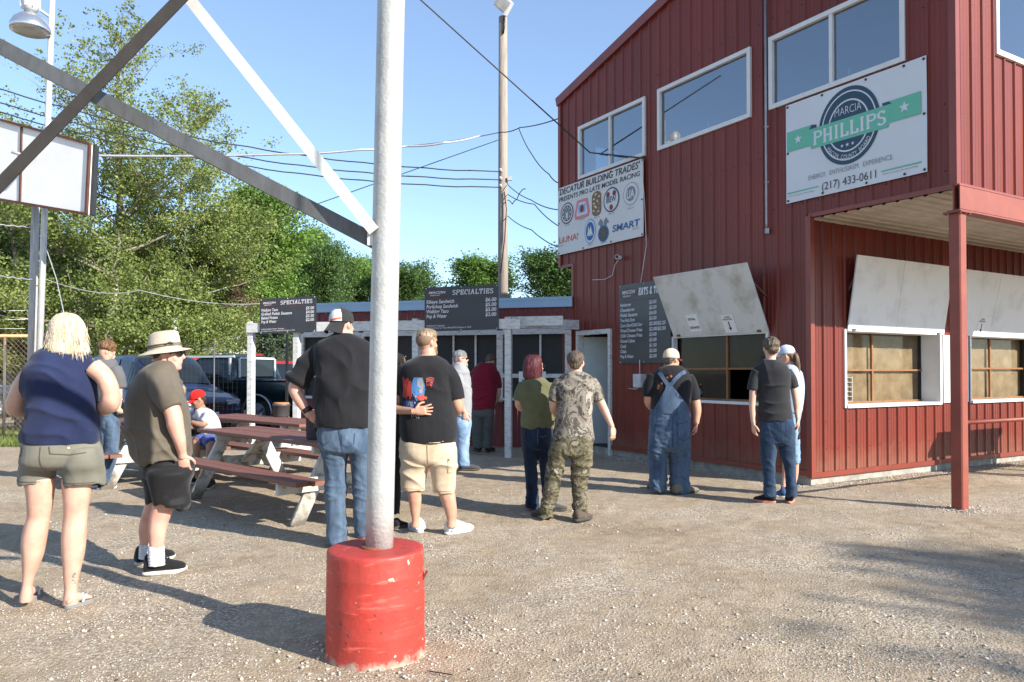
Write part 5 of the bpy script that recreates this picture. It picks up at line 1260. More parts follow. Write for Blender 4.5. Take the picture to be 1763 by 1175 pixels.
def tree_at(px, Y): q = P(px, 640, Y); return Vector((q.x, Y, 0))
tree('sycamore_tree', 'tall airy sycamore with white mottled trunk towering over the left side', tree_at(180, 36), 18.2, 6.0, .30, LF1, BARKS, 95000, .135, seed=3, base=.035, clump=.75, first=.07, shape='airy', sparse=.72)
tree('sycamore_tree', 'second airy sycamore just right of the tallest one', tree_at(300, 39), 16.2, 4.6, .24, LF1, BARKS, 72000, .135, seed=8, base=.04, clump=.8, first=.06, shape='airy', sparse=.6)
tree('sycamore_tree', 'thin topped sycamore at the left behind the slim light pole', tree_at(60, 40), 13.5, 5.2, .24, LF1, BARKS, 60000, .135, seed=11, base=.04, clump=.8, first=.06, shape='airy', sparse=.7)
mp_ = tree('maple_tree', 'dense bright green maple between the sycamores and the silver pole', tree_at(448, 48), 11.4, 3.9, .22, LF2, BARK, 50000, .20, seed=21, base=.06, clump=1.0, first=.10)
ok_ = tree('oak_tree', 'dark leafy oak at the far left edge behind the white board', tree_at(15, 50), 11.5, 5.0, .25, LF3, BARK, 45000, .22, seed=33, base=.04, clump=1.1, first=.08)
tree('spruce_tree', 'small blue green spruce below the smaller menu board', tree_at(476, 34), 4.6, 1.9, .10, LF4, BARK, 16000, .11, seed=41, base=.03, clump=.35, first=.05, shape='cone')
tree('dead_tree', 'bare brown half dead tree left of the smaller menu board', tree_at(402, 42), 7.8, 2.3, .10, leaf_mat('dead_leaf', (.12, .085, .05), (.22, .16, .10)), mat('grey_dead_bark', (.22, .18, .15), .9), 5000, .12, seed=52, base=.25, clump=.35, first=.25, shape='cone')
def cp(src, px, Y, s, rz, lab, sx=1.0):
    c = copy_tree(src, tree_at(px, Y), rz); c.scale = (s * sx, s * sx, s); c['label'] = lab; return c
cp(mp_, 372, 52, .82, 1.1, 'green tree filling the gap left of the dense maple')
cp(mp_, 520, 62, 1.02, 2.2, 'narrower green tree behind the right edge of the dense maple', .8)
cp(ok_, 566, 58, .84, .9, 'dark green tree left of the silver pole above the shed roof', .7)
cp(mp_, 625, 64, .86, 3.3, 'green tree mostly hidden behind the silver pole', .9)
cp(ok_, 690, 62, .76, 4.0, 'tree showing just right of the silver pole, its edge against the sky', 1.15)
cp(mp_, 838, 66, .88, 5.1, 'round bright tree behind the wooden utility pole', 1.25)
cp(ok_, 950, 62, .84, 2.7, 'darker tree between the utility pole and the red building', 1.15)
cp(ok_, 225, 56, .86, 1.9, 'dark tree filling in behind the two sycamores')
cp(ok_, 120, 54, .80, 5.5, 'dark tree behind the blonde woman')
cp(mp_, 300, 58, .85, 4.4, 'green tree behind the second sycamore trunk')
cp(ok_, -60, 44, .95, 3.0, 'dark tree mostly outside the left edge')
for i, (px, Y) in enumerate(((40, 82), (175, 86), (330, 80), (440, 88), (590, 84), (700, 90), (790, 92), (900, 88), (1010, 90))):
    c = cp(ok_ if i % 2 else mp_, px, Y, .72, i * 1.3, 'low tree in the far row behind the others, seen only in gaps', 1.5); c['group'] = 'far row of trees'
# tree standing off to the right behind the viewer; its shade falls on the lower right of the yard
tree('shade_tree', 'tree standing out of the picture at right whose shade dapples the yard', (19.3, -5.5, 0), 9.2, 2.2, .14, LF2, BARK, 4600, .17, seed=61, base=.42, clump=.42, first=.45, group=None)
# ================================================================== people
def skin_mat(name, c, pink=.2):
    m = mat(name, c, .48, var=.05, vscale=9, bump=.05, bscale=120, col2=(c[0] * .86, c[1] * .72, c[2] * .70), thr=(.3, .62))
    b = m.node_tree.nodes['Principled BSDF']; b.inputs['Subsurface Weight'].default_value = .0
    return m
def cloth(name, c, var=.08, rough=.9, vs=5, c2=None, bump=.25, bs=220, stretch=None, thr=(.35, .7)):
    k_ = .60 if max(c) < .6 else .9
    c = tuple(x * k_ for x in c); c2 = tuple(x * k_ for x in c2) if c2 else None
    m = mat(name, c, rough, var=var, vscale=vs, bump=bump, bscale=bs, col2=c2, spec=.15, stretch=stretch, thr=thr)
    b = m.node_tree.nodes['Principled BSDF']; b.inputs['Sheen Weight'].default_value = .12
    return m
def denim(name, c, c2): return cloth(name, c, rough=.9, vs=4, c2=c2, bump=.4, bs=150, stretch=(3, 3, 1), thr=(.36, .62))
def hair_mat(name, c1, c2):
    c1 = tuple(x * .68 for x in c1); c2 = tuple(x * .68 for x in c2)
    return mat(name, c1, .5, vscale=9, col2=c2, stretch=(9, 9, .8), bump=.6, bscale=26, thr=(.38, .60), spec=.4)
def camo(name, cols, scale=9, stretch=(1, 1, .6)):
    m = bpy.data.materials.new(name); m.use_nodes = True; nt = m.node_tree; n = nt.nodes; l = nt.links; b = n['Principled BSDF']
    b.inputs['Roughness'].default_value = .85; b.inputs['Specular IOR Level'].default_value = .2
    tc = n.new('ShaderNodeTexCoord'); mp = n.new('ShaderNodeMapping'); mp.inputs['Scale'].default_value = stretch; l.new(tc.outputs['Object'], mp.inputs[0])
    no = n.new('ShaderNodeTexNoise'); no.inputs['Scale'].default_value = scale; no.inputs['Detail'].default_value = 5; no.inputs['Roughness'].default_value = .65; no.inputs['Distortion'].default_value = 1.2
    l.new(mp.outputs[0], no.inputs[0]); cr = n.new('ShaderNodeValToRGB'); cr.color_ramp.interpolation = 'CONSTANT'
    e = cr.color_ramp.elements; e[0].position = 0; e[0].color = (*cols[0], 1); e[1].position = .42; e[1].color = (*cols[1], 1)
    for p_, c in zip((.48, .53, .59), cols[2:]): q = e.new(p_); q.color = (*c, 1)
    l.new(no.outputs[0], cr.inputs[0]); l.new(cr.outputs[0], b.inputs['Base Color']); return m

def rrow(Y0, row, sc=1.0, n=30, off=0.0, ex=2.35):
    """one horizontal ring of a garment or limb: (y, xl, xr, half depth[, depth offset])"""
    y, xl, xr = row[:3]; Y = Y0 + (row[4] if len(row) > 4 else 0)
    a = P(xl, y, Y); b = P(xr, y, Y); c = (a + b) / 2; hw = (b.x - a.x) / 2 * sc + off
    hd = (row[3] if len(row) > 3 and row[3] else hw / max(sc, .01)) * sc + off
    # the body is turned square to the line of sight, so its width is not exaggerated towards the picture's edges
    nr = math.hypot(c.x, Y); rx, ry = c.x / nr, Y / nr; wx, wy = ry, -rx; hw = (hw - off) * ry * .975 + off
    ring = []
    for k in range(n):
        t = 2 * math.pi * k / n; ct, st = math.cos(t), math.sin(t)
        A = hw * math.copysign(abs(ct) ** (2 / ex), ct); B = hd * math.copysign(abs(st) ** (2 / ex), st)
        ring.append(Vector((c.x + wx * A + rx * B, Y + wy * A + ry * B, c.z)))
    return ring
def smooth_rows(rows, k=3):
    """catmull-rom resampling of the silhouette rows"""
    R_ = [tuple(list(r) + [0] * (5 - len(r))) if len(r) > 3 else (r[0], r[1], r[2], None, 0) for r in rows]
    out = []
    for i in range(len(R_) - 1):
        p0, p1, p2, p3 = R_[max(i - 1, 0)], R_[i], R_[i + 1], R_[min(i + 2, len(R_) - 1)]
        for j in range(k):
            t = j / k; v = []
            for a, b, c, d in zip(p0, p1, p2, p3):
                if a is None or b is None or c is None or d is None: v.append(None); continue
                v.append(.5 * ((2 * b) + (-a + c) * t + (2 * a - 5 * b + 4 * c - d) * t * t + (-a + 3 * b - 3 * c + d) * t ** 3))
            out.append(tuple(v))
    out.append(R_[-1]); return out
def loft(mb, Y0, rows, sc=1.0, off=0.0, hem=None, n=30, top=None):
    rows = smooth_rows(rows); rg = [rrow(Y0, r, sc, n, off) for r in rows]
    if hem and hem > .02:
        for j, amt in ((-1, 1.0), (-2, .7), (-3, .35)):
            for k in range(n):
                t = 2 * math.pi * k / n; rg[j][k] = rg[j][k] + UP * (amt * .011 * (noise.noise(Vector((math.cos(t) * 1.3, math.sin(t) * 1.3, Y0 * 3 + len(rows)))) * 2))
    if hem:        # hollow end at the bottom
        last = rows[-1]; c = sum(rg[-1], Vector()) / n
        def shr(ring, f_, dz): cc = sum(ring, Vector()) / n; return [cc + (p - cc) * f_ + UP * dz for p in ring]
        w_ = max((p - c).length for p in rg[-1]); g = max(.5, 1 - .014 / w_)
        rg += [shr(rg[-1], g, .001), shr(rg[-1], g * .97, hem)]
    mb.rings(rg)
def limb(mb, Y0, pts, sc=1.0, off=0.0, n=18, hem=False, flat=1.0):
    """pts: (px, py, dY, radius)"""
    P3 = [P(p[0], p[1], Y0 + p[2]) for p in pts]; R_ = [p[3] * sc + off for p in pts]
    out = []; ro = []
    for i in range(len(P3) - 1):
        a, b, c, d = P3[max(i - 1, 0)], P3[i], P3[i + 1], P3[min(i + 2, len(P3) - 1)]
        for j in range(5):
            t = j / 5; out.append(.5 * ((2 * b) + (-a + c) * t + (2 * a - 5 * b + 4 * c - d) * t * t + (-a + 3 * b - 3 * c + d) * t ** 3)); ro.append(R_[i] + (R_[i + 1] - R_[i]) * t)
    out.append(P3[-1]); ro.append(R_[-1])
    if hem:
        dd = (out[-1] - out[-2]).normalized(); out += [out[-1] + dd * .001, out[-1] - dd * .03]; ro += [ro[-1] - .011, ro[-1] - .013]
    mb.tube(out, ro, n, flat=flat)
    return P3
def hand_mesh(wrist, dirv, palm_n, side=1, s=1.0, curl=.45, spread=.12):
    """palm, four jointed fingers of unequal length and a thumb from the palm's side"""
    d = Vector(dirv).normalized(); nrm = Vector(palm_n); nrm = (nrm - d * nrm.dot(d)).normalized(); w_ = d.cross(nrm).normalized() * side
    f = MB(); W0 = Vector(wrist)
    rr = []
    for t, hw, th in ((-.03, .026, .021), (0, .027, .020), (.025, .036, .019), (.055, .042, .017), (.08, .041, .015), (.092, .036, .012)):
        rr.append([W0 + d * t * s + w_ * math.cos(a) * hw * s + nrm * math.sin(a) * th * s for a in [2 * math.pi * k / 16 for k in range(16)]])
    f.rings(rr)
    for i, (x, L) in enumerate(((.030, .070), (.010, .080), (-.011, .074), (-.031, .058))):
        p = W0 + d * .082 * s + w_ * x * s; ang = 0; dd = (d + w_ * (x / .03) * spread).normalized(); pts = [p - dd * .01 * s]; rads = [.0098 * s]
        for q, fr in enumerate((.46, .30, .24)):
            ang += curl * (1.0 + .15 * i) * (.7 if q == 0 else 1); v = dd * math.cos(ang) + nrm * math.sin(ang); p = p + v * L * fr * s; pts.append(p); rads.append((.0092 - .0009 * q) * s)
        f.tube(pts, rads, 10)
    p = W0 + d * .02 * s + w_ * .030 * s; v = (d * .6 + w_ * .75 + nrm * .3).normalized(); p2 = p + v * .034 * s; v2 = (d * .85 + w_ * .35 + nrm * .35).normalized(); p3 = p2 + v2 * .030 * s; v3 = (d * .95 + nrm * .35).normalized(); p4 = p3 + v3 * .024 * s
    f.tube([p - v * .01, p2, p3, p4], [.0135 * s, .0115 * s, .0105 * s, .008 * s], 10)
    return voxel(f, .0036, 2)
def head_shape(mb, c, yaw, h, tilt=0.0, jaw=1.0, roll=0.0, face=True):
    """head of height h centred at c looking along yaw (0 = away from the viewer, + = to the right)"""
    s = h / .23; Rm = Matrix.Rotation(-yaw, 3, 'Z') @ Matrix.Rotation(-tilt, 3, 'X') @ Matrix.Rotation(roll, 3, 'Y'); c = Vector(c)
    prof = [(-.115, .066, .020, .026 * jaw), (-.106, .080, -.002, .044 * jaw), (-.092, .086, -.030, .054 * jaw), (-.07, .085, -.054, .062 * jaw), (-.045, .085, -.071, .067), (-.02, .084, -.083, .071), (.005, .082, -.091, .074), (.03, .087, -.096, .0765), (.055, .084, -.097, .0765), (.078, .071, -.090, .071), (.096, .050, -.073, .058), (.108, .026, -.048, .040), (.115, -.002, -.020, .018)]
    rr = []
    for z, fr, bk, w_ in prof:
        cy = (fr + bk) / 2; hd = (fr - bk) / 2; ring = []
        for k in range(28):
            a = 2 * math.pi * k / 28; ring.append(c + Rm @ (Vector((w_ * math.cos(a), cy + hd * math.sin(a), z)) * s))
        rr.append(ring)
    mb.rings(rr)
    T = lambda x, y, z: c + Rm @ (Vector((x, y, z)) * s)
    for sx in (-1, 1):
        mb.ellipsoid(T(sx * .079, -.010, -.008), (.008 * s, .018 * s, .031 * s), Rm @ Matrix.Rotation(sx * .35, 3, 'Z'), 12, 7)
    if face:
        mb.tube([T(0, .080, .022), T(0, .092, .002), T(0, .106, -.020), T(0, .088, -.032)], [.008 * s, .010 * s, .0135 * s, .010 * s], 10)
        mb.ellipsoid(T(0, .086, -.049), (.022 * s, .009 * s, .006 * s), Rm, 10, 6); mb.ellipsoid(T(0, .084, -.060), (.019 * s, .010 * s, .007 * s), Rm, 10, 6)
        mb.ellipsoid(T(0, .078, -.094), (.020 * s, .014 * s, .014 * s), Rm, 10, 6)
        for sx in (-1, 1):
            mb.ellipsoid(T(sx * .032, .080, .024), (.020 * s, .009 * s, .006 * s), Rm, 10, 6); mb.ellipsoid(T(sx * .040, .060, -.03), (.022 * s, .020 * s, .022 * s), Rm, 10, 6)
    return T, Rm, s
def wrinkle(seed=0, amp=.007, zs=1.0, diag=.6, f=5.0, low=1.0):
    sv = Vector((seed * 7.3, seed * 3.1, seed * 1.7))
    def fn(c, n):
        w = Vector((noise.noise(c * 3 + sv), noise.noise(c * 3 - sv), noise.noise(c * 3.3 + sv * 2))) * .10; c = c + w
        a = noise.noise(Vector((c.x * f * .95 + c.z * f * diag * .8, c.y * f * .5, c.z * f * .28 * zs - c.x * f * .25)) + sv)
        b = noise.noise(Vector((c.x * f * .32 - c.z * f * .5, c.y * f * .4, c.z * f * 1.25 * zs + c.x * f * .35)) - sv)
        q = noise.noise(c * 2.0 + sv); q2 = noise.noise(c * 2.3 - sv)
        r1 = max(0, 1 - abs(a) * 2.6) * max(0, min(1, .25 + 1.6 * q)); r2 = max(0, 1 - abs(b) * 2.8) * max(0, min(1, .25 + 1.6 * q2))
        return 2.6 * amp * (1.15 * r1 * r1 + 1.05 * r2 * r2) + amp * .9 * low * noise.noise(c * 4.6 + sv) + amp * .25 * noise.noise(c * 14 + sv)
    return fn
def jeanfold(seed=0, amp=.006):
    sv = Vector((seed * 5.1, seed * 2.3, seed * 9.7))
    def fn(c, n):
        w = Vector((noise.noise(c * 4 + sv), noise.noise(c * 4 - sv), noise.noise(c * 4.3 + sv * 2))) * .07; c = c + w
        a = noise.noise(Vector((c.x * 4.2, c.y * 4.2, c.z * 12 + c.x * 5)) + sv); b = noise.noise(Vector((c.x * 7 + c.z * 2.5, c.y * 6, c.z * 3.2)) + sv)
        low = 1.0 if c.z < .22 else (.75 if .38 < c.z < .55 else .4)
        return 1.35 * amp * (low * 1.0 * max(0, 1 - abs(a) * 3) ** 2 + .35 * max(0, 1 - abs(b) * 3) ** 2 + .6 * noise.noise(c * 5 + sv))
    return fn
def as_obj(name, me, m, parent, label=None):
    me.materials.append(m); return put(name, me, parent, label)
def shoe(parent, name, heel, toe, w_, h, upper, sole, lace=None, label=None, style='shoe'):
    """shoe from heel to toe points on the ground"""
    a = Vector((heel[0], heel[1], 0)); b = Vector((toe[0], toe[1], 0)); d = (b - a); L = d.length; d.normalize(); r = Vector((d.y, -d.x, 0)); z0 = .012; h = h * 1.3; w_ = w_ * 1.08
    prof = [(-.0, .62, .55), (.03, .78, .85), (.12, .88, 1.0), (.28, .86, 1.02), (.40, .86, .86), (.55, .95, .66), (.70, 1.0, .55), (.84, .94, .47), (.94, .74, .40), (1.0, .40, .30)]
    rr = []
    for t, ww, hh in prof:
        ring = []
        for k in range(16):
            an = -math.pi / 2 + 2 * math.pi * k / 16; cx = math.cos(an); sz = math.sin(an)
            x = cx * w_ / 2 * ww * (1.0 if sz < .2 else 1 - .35 * (sz - .2)); z = z0 + .018 + max(0, (sz + .55) / 1.55) * (h * hh - .018) if sz > -.55 else z0 + .018
            ring.append(a + d * (t * L) + r * x + UP * z)
        rr.append(ring)
    f = MB(); f.rings(rr); o = f.build(name, upper, parent, label)
    f = MB(); bot = []; 
    for zz, g in ((.0, .96), (.010, 1.04), (.026, 1.03), (.030, .97)):
        ring = []
        for k in range(30):
            an = 2 * math.pi * k / 30; t = .5 + .5 * math.cos(an) * 1.0; ww = .62 + .40 * math.sin(math.pi * min(1, t * 1.0)) ** .5 if 0 < t < 1 else .5
            wid = (.74 if t < .45 else .74 + .26 * math.sin((t - .45) / .55 * math.pi) ** 1.0)
            ring.append(a + d * (L / 2 + math.cos(an) * (L / 2 + .006) * g) + r * (math.copysign(abs(math.sin(an)) ** .7, math.sin(an)) * w_ / 2 * 1.04 * wid * g) + UP * (zz + (.014 * max(0, t - .8) / .2 if t > .8 else 0)))
        bot.append(ring)
    f.rings(bot); f.build('sole', sole, o)
    if lace:
        f = MB()
        for k in range(4):
            t = .36 + .07 * k; p = a + d * (t * L) + UP * (z0 + h * (1.0 - .9 * (t - .2))); f.bar(p - r * w_ * .22, p + r * w_ * .22 + d * .01, .006, .006)
        f.build('laces', lace, o)
    return o
def bvh_of(o):
    me = o.data; return BVHTree.FromPolygons([v.co for v in me.vertices], [tuple(p.vertices) for p in me.polygons])
def decal(bvh, mb, Y0, poly, mi=0, off=.003, sub=3):
    """small cloth patch given by image-plane corners laid on the garment along the view's depth axis"""
    pts = [P(x, y, Y0) for x, y in poly]
    tri = [(pts[0], pts[i], pts[i + 1]) for i in range(1, len(pts) - 1)]
    for a, b, c in tri:
        n = sub; V = {}; vs = []; ok = True
        for i in range(n + 1):
            for j in range(n + 1 - i):
                q = a + (b - a) * (i / n) + (c - a) * (j / n); hit, nn_, _, _ = bvh.ray_cast(Vector((q.x, Y0 - 1.2, q.z)), Vector((0, 1, 0)))
                if hit is None: ok = False; break
                V[(i, j)] = len(vs); vs.append(Vector((q.x, hit.y - off, q.z)))
            if not ok: break
        if not ok: continue
        fs = []
        for i in range(n):
            for j in range(n - i):
                fs.append((V[(i, j)], V[(i + 1, j)], V[(i, j + 1)]))
                if i + j < n - 1: fs.append((V[(i + 1, j)], V[(i + 1, j + 1)], V[(i, j + 1)]))
        mb.add(vs, fs, mi, True)
def strip(bvh, mb, Y0, pts, wpx, mi=0, off=.004, step=6):
    for (x0, y0), (x1, y1) in zip(pts[:-1], pts[1:]):
        L = math.hypot(x1 - x0, y1 - y0); nx, ny = -(y1 - y0) / L * wpx / 2, (x1 - x0) / L * wpx / 2
        k = max(1, int(L / step))
        for i in range(k):
            a, b = i / k, (i + 1) / k; xa, ya, xb, yb = x0 + (x1 - x0) * a, y0 + (y1 - y0) * a, x0 + (x1 - x0) * b, y0 + (y1 - y0) * b
            decal(bvh, mb, Y0, [(xa + nx, ya + ny), (xa - nx, ya - ny), (xb - nx, yb - ny), (xb + nx, yb + ny)], mi, off, 1)
def hair_cap(T, Rm, s, m, parent, size=(.086, .108, .090), cen=(0, -.010, .040), amp=.005, fr=60, extra=(), vox=.006, name='hair', front=.0, label=None, nape=True):
    f = MB(); f.ellipsoid(T(*cen), (size[0] * s, size[1] * s, size[2] * s), Rm, 20, 12)
    if nape: f.ellipsoid(T(0, -.062, -.005), (.064 * s, .042 * s, .062 * s), Rm, 16, 10)
    for e in extra: f.ellipsoid(T(*e[0]), tuple(q * s for q in e[1]), Rm, 14, 9)
    me = voxel(f, vox, 2, lambda c, n: amp * noise.noise(Vector((c.x * fr, c.y * fr, c.z * fr * .5))) + amp * .8 * noise.noise(c * fr * .4))
    return as_obj(name, me, m, parent, label)
def strands(mb, rows_fn, n, L, r0, seed=1):
    rr = random.Random(seed)
    for i in range(n):
        p, d, o = rows_fn(rr); pts = [p]; q = p.copy(); dd = d.copy()
        for k in range(5): dd = (dd + Vector((rr.gauss(0, .10), rr.gauss(0, .10), rr.gauss(0, .05)))).normalized(); q = q + dd * (L * rr.uniform(.7, 1.2) / 5); pts.append(q.copy())
        mb.tube(pts, [r0, r0, r0 * .9, r0 * .8, r0 * .5, r0 * .15], 4, cap=False)
def eyes(T, s, Rm, parent):
    f = MB()
    for sx in (-1, 1): f.ellipsoid(T(sx * .032, .076, .006), (.013 * s, .010 * s, .008 * s), Rm, 10, 7)
    o = f.build('eyes', mat('eye_white', (.6, .58, .55), .3), parent); f = MB()
    for sx in (-1, 1): f.ellipsoid(T(sx * .032, .084, .006), (.006 * s, .004 * s, .006 * s), Rm, 8, 5)
    f.build('pupils', mat('dark_pupil', (.03, .02, .015), .2), o)
def shades(T, s, Rm, parent, m=None):
    f = MB(); m = m or mat('black_sunglasses', (.012, .012, .014), .15, spec=.8)
    for sx in (-1, 1):
        f.ellipsoid(T(sx * .034, .092, .006), (.030 * s, .008 * s, .019 * s), Rm @ Matrix.Rotation(-sx * .22, 3, 'Z'), 14, 8)
        f.tube([T(sx * .062, .086, .010), T(sx * .078, .05, .010), T(sx * .084, -.005, .004)], .003 * s, 6)
    f.tube([T(-.01, .098, .010), T(.01, .098, .010)], .003 * s, 6); return f.build('sunglasses', m, parent)
def cap_hat(T, Rm, s, parent, domem, brimm, back=False, brim_len=.075, name='cap', ang=0.0, h=1.0, droop=0.0):
    sg = -1 if back else 1
    rr = []
    for z, k in ((.022, 1.0), (.030, 1.005), (.055, .985), (.080, .92), (.102, .79), (.120, .57), (.131, .30), (.134, .05)):
        rr.append([T(.084 * k * math.cos(a), -.006 + .106 * k * math.sin(a), (z - .022) * h + .022) for a in [2 * math.pi * i / 32 for i in range(32)]])
    f = MB(); f.rings(rr); o = f.build(name, domem, parent)
    f = MB(); top = []; bot = []
    for i in range(15):
        x = -.072 + .144 * i / 14; u_ = x / .072; yin = -.006 + sg * .100 * math.sqrt(max(0, 1 - (x / .090) ** 2)); yout = yin + sg * brim_len * math.sqrt(max(0.0, 1 - u_ * u_ * .96)) ; dz = -.016 * u_ * u_
        top.append((T(x, yin - sg * .01, .030 + dz), T(x, yout, .022 + dz * 1.3 - .012 - droop))); bot.append((T(x, yin - sg * .01, .025 + dz), T(x, yout, .018 + dz * 1.3 - .012 - droop)))
    for i in range(14):
        f.quad(top[i][0], top[i + 1][0], top[i + 1][1], top[i][1]); f.quad(bot[i][0], bot[i + 1][0], bot[i + 1][1], bot[i][1]); f.quad(top[i][1], top[i + 1][1], bot[i + 1][1], bot[i][1])
    f.build('brim', brimm, o, fix=False)
    f = MB(); f.ellipsoid(T(0, -.006, .113 * h + .022), (.008 * s, .008 * s, .005 * s), Rm, 8, 5); f.build('button', brimm, o)
    return o
def person(label, Y0, foot_px, group=None):
    g = P(foot_px, 640, Y0); return thing('person', label, 'person', (g.x, Y0, 0), group)
def body(root, Y0, m, torso, legs, arms, head, neck, hands=(), vox=.010, seed=0, name='body', leg_sc=.86, tor_sc=.86, bare=()):
    """one continuous skin: torso and clothed limbs shrunk inside the garments, bare limbs full size"""
    f = MB()
    if torso: loft(f, Y0, torso, tor_sc, 0, n=24)
    for L in legs: loft(f, Y0, L, leg_sc, 0, n=20)
    for L in bare: loft(f, Y0, L, 1.0, 0, n=22)
    for A in arms: limb(f, Y0, A)
    if neck: limb(f, Y0, neck)
    T, Rm, s = head_shape(f, *head)
    me = voxel(f, vox, 2)
    if hands:
        bm = bmesh.new(); bm.from_mesh(me)
        for h_ in hands: bm.from_mesh(h_); bpy.data.meshes.remove(h_)
        bm.to_mesh(me); bm.free(); me.polygons.foreach_set('use_smooth', [True] * len(me.polygons))
    return as_obj(name, me, m, root), T, Rm, s
def pants(name, root, Y0, m, pel, legs, vox=.010, sm=3, disp=None, hem=.03):
    f = MB(); l = pel[-1]; w_ = l[2] - l[1]; dy = l[4] if len(l) > 4 else 0
    px = Y0 / F_PX
    pr = list(pel)[:-1] + [(l[0] - .02 / px, l[1] + w_ * .02, l[2] - w_ * .02, l[3] * .92, dy), (l[0] + .012 / px, l[1] + w_ * .22, l[2] - w_ * .22, l[3] * .62, dy)]
    loft(f, Y0, pr)
    for L in legs:
        L = [tuple(list(q) + [None, 0][len(q) - 3:]) if len(q) < 5 else tuple(q) for q in L]; q0 = L[0]; c0 = (q0[1] + q0[2]) / 2; hw = (q0[2] - q0[1]) / 2
        d0 = q0[3] or hw * px
        L = [(pel[0][0] + (l[0] - pel[0][0]) * .35, c0 - hw * .80, c0 + hw * .80, d0 * 1.12, (q0[4] or 0) * .5)] + [(q0[0], q0[1], q0[2], max(d0, l[3] * .86), q0[4] or 0)] + L[1:]
        loft(f, Y0, L, hem=hem)
    return as_obj(name, voxel(f, vox, sm, disp), m, root)
def garment(name, root, Y0, m, lofts=(), limbs=(), vox=.010, sm=3, disp=None, label=None, hem=.03):
    f = MB()
    for L in lofts: loft(f, Y0, L, 1.0, 0, hem=hem)
    for A in limbs: limb(f, Y0, A, hem=True)
    return as_obj(name, voxel(f, vox, sm, disp), m, root, label)
SK1 = skin_mat('fair_skin', (.58, .36, .27)); SK2 = skin_mat('tanned_skin', (.50, .29, .20)); SK3 = skin_mat('pink_fair_skin', (.60, .34, .26)); SK4 = skin_mat('brown_skin', (.36, .20, .13))  # first one is a plain fair skin tone
SOLEW = mat('pale_rubber_sole', (.62, .58, .52), .7, bump=.2); SOLEB = mat('dark_rubber_sole', (.05, .045, .04), .8); SHOEB = cloth('black_shoe_fabric', (.02, .02, .022)); SOCKW = cloth('white_sock', (.70, .70, .72), bump=.5, bs=90)
SHOEW = mat('white_trainer_leather', (.70, .72, .75), .5, bump=.1); SHOEG = cloth('grey_shoe', (.10, .10, .11)); LACEW = mat('white_lace', (.7, .7, .7), .8)
R3T = lambda px, py, Y: tuple(G(px, py)[:2])

# ---- 1 blonde woman, navy sleeveless top, olive shorts
Y = 4.71; r = person('blonde woman in navy sleeveless top and olive shorts seen from behind, nearest at left', Y, 90)
tor = [(604, 92, 146, .08), (608, 74, 156, .105), (614, 62, 161, .125), (624, 54, 163, .14), (644, 42, 169, .155), (672, 41, 172, .165), (692, 46, 172, .17), (712, 46, 173, .175), (733, 40, 174, .18), (757, 37, 174, .185)]
shr = [(752, 37, 173, .175), (780, 33, 176, .19), (804, 30, 178, .185)]
sL = [(798, 31, 102, .12), (815, 29, 98, .12), (832, 28, 96, .115)]; sR = [(798, 102, 178, .12), (815, 105, 179, .12), (834, 107, 180, .115)]
bL = [(822, 38, 99), (850, 43, 95), (872, 45, 92), (890, 45, 88), (905, 40, 86), (930, 35, 82), (955, 36, 77), (975, 37, 69), (995, 38, 60), (1012, 36, 57), (1026, 33, 58), (1036, 32, 58)]
bR = [(822, 104, 160), (850, 106, 158), (872, 108, 154), (890, 108, 152), (905, 106, 151), (930, 104, 150), (955, 105, 147), (975, 107, 142), (995, 108, 137), (1014, 110, 134), (1030, 108, 136), (1042, 106, 136)]
aL = [(66, 632, .0, .060), (44, 656, .0, .056), (30, 682, .01, .050), (27, 702, .04, .056), (46, 706, .14, .045), (66, 692, .26, .036), (76, 684, .34, .028)]
aR = [(160, 632, .0, .060), (180, 650, .0, .056), (190, 676, .01, .054), (188, 696, .04, .060), (172, 702, .14, .045), (152, 692, .26, .036), (142, 684, .34, .028)]
w_ = P(76, 684, Y + .34); h1 = hand_mesh(w_, (.5, .6, .1), (.3, 0, 1), 1, .92); w_ = P(142, 684, Y + .34); h2 = hand_mesh(w_, (-.5, .6, .1), (-.3, 0, 1), -1, .92)
bo, T, Rm, s = body(r, Y, SK1, tor, [sL, sR], [aL, aR], (P(115, 572, Y + .02), .1, .235), [(115, 618, .0, .060), (115, 596, .01, .055)], (h1, h2), .0085, bare=(bL, bR), leg_sc=.72, tor_sc=.86)
garment('shirt', r, Y, cloth('navy_jersey', lin((52, 62, 100)), .1, c2=lin((40, 48, 82)), vs=3), [tor + [(763, 38, 173, .18)]], vox=.009, disp=wrinkle(1, .0085, 1, .8, 5.5))
f = MB(); loft(f, Y, [(746, 39.5, 172.5, .178), (752, 38, 174, .181), (762, 37, 174.5, .181)], 1.0, .004, hem=.01); f.build('waistband', MATS['navy_jersey'], r)
SHO = cloth('olive_cotton', lin((152, 150, 138)), .1, c2=lin((130, 127, 114)), vs=4)
so = pants('shorts', r, Y, SHO, shr, [sL, sR], vox=.009, disp=wrinkle(2, .006, 1, .2, 7))
bv = bvh_of(so); f = MB(); strip(bv, f, Y, [(40, 766), (66, 768), (66, 779), (52, 783), (40, 780)], 1.6); strip(bv, f, Y, [(116, 764), (118, 776), (142, 779), (166, 776), (168, 766)], 1.6); strip(bv, f, Y, [(104, 764), (103, 806)], 1.4); strip(bv, f, Y, [(30, 824), (98, 827)], 1.2); strip(bv, f, Y, [(106, 828), (178, 828)], 1.2); f.build('seam', cloth('olive_seam', lin((104, 100, 84))), so, fix=False)
f = MB(); decal(bv, f, Y, [(139.5, 766), (142.5, 766), (142.5, 769), (139.5, 769)], 0, .006, 1); f.build('button', mat('brass_button', (.5, .4, .2), .4, .7), so, fix=False)
bv = bvh_of(bo); f = MB()
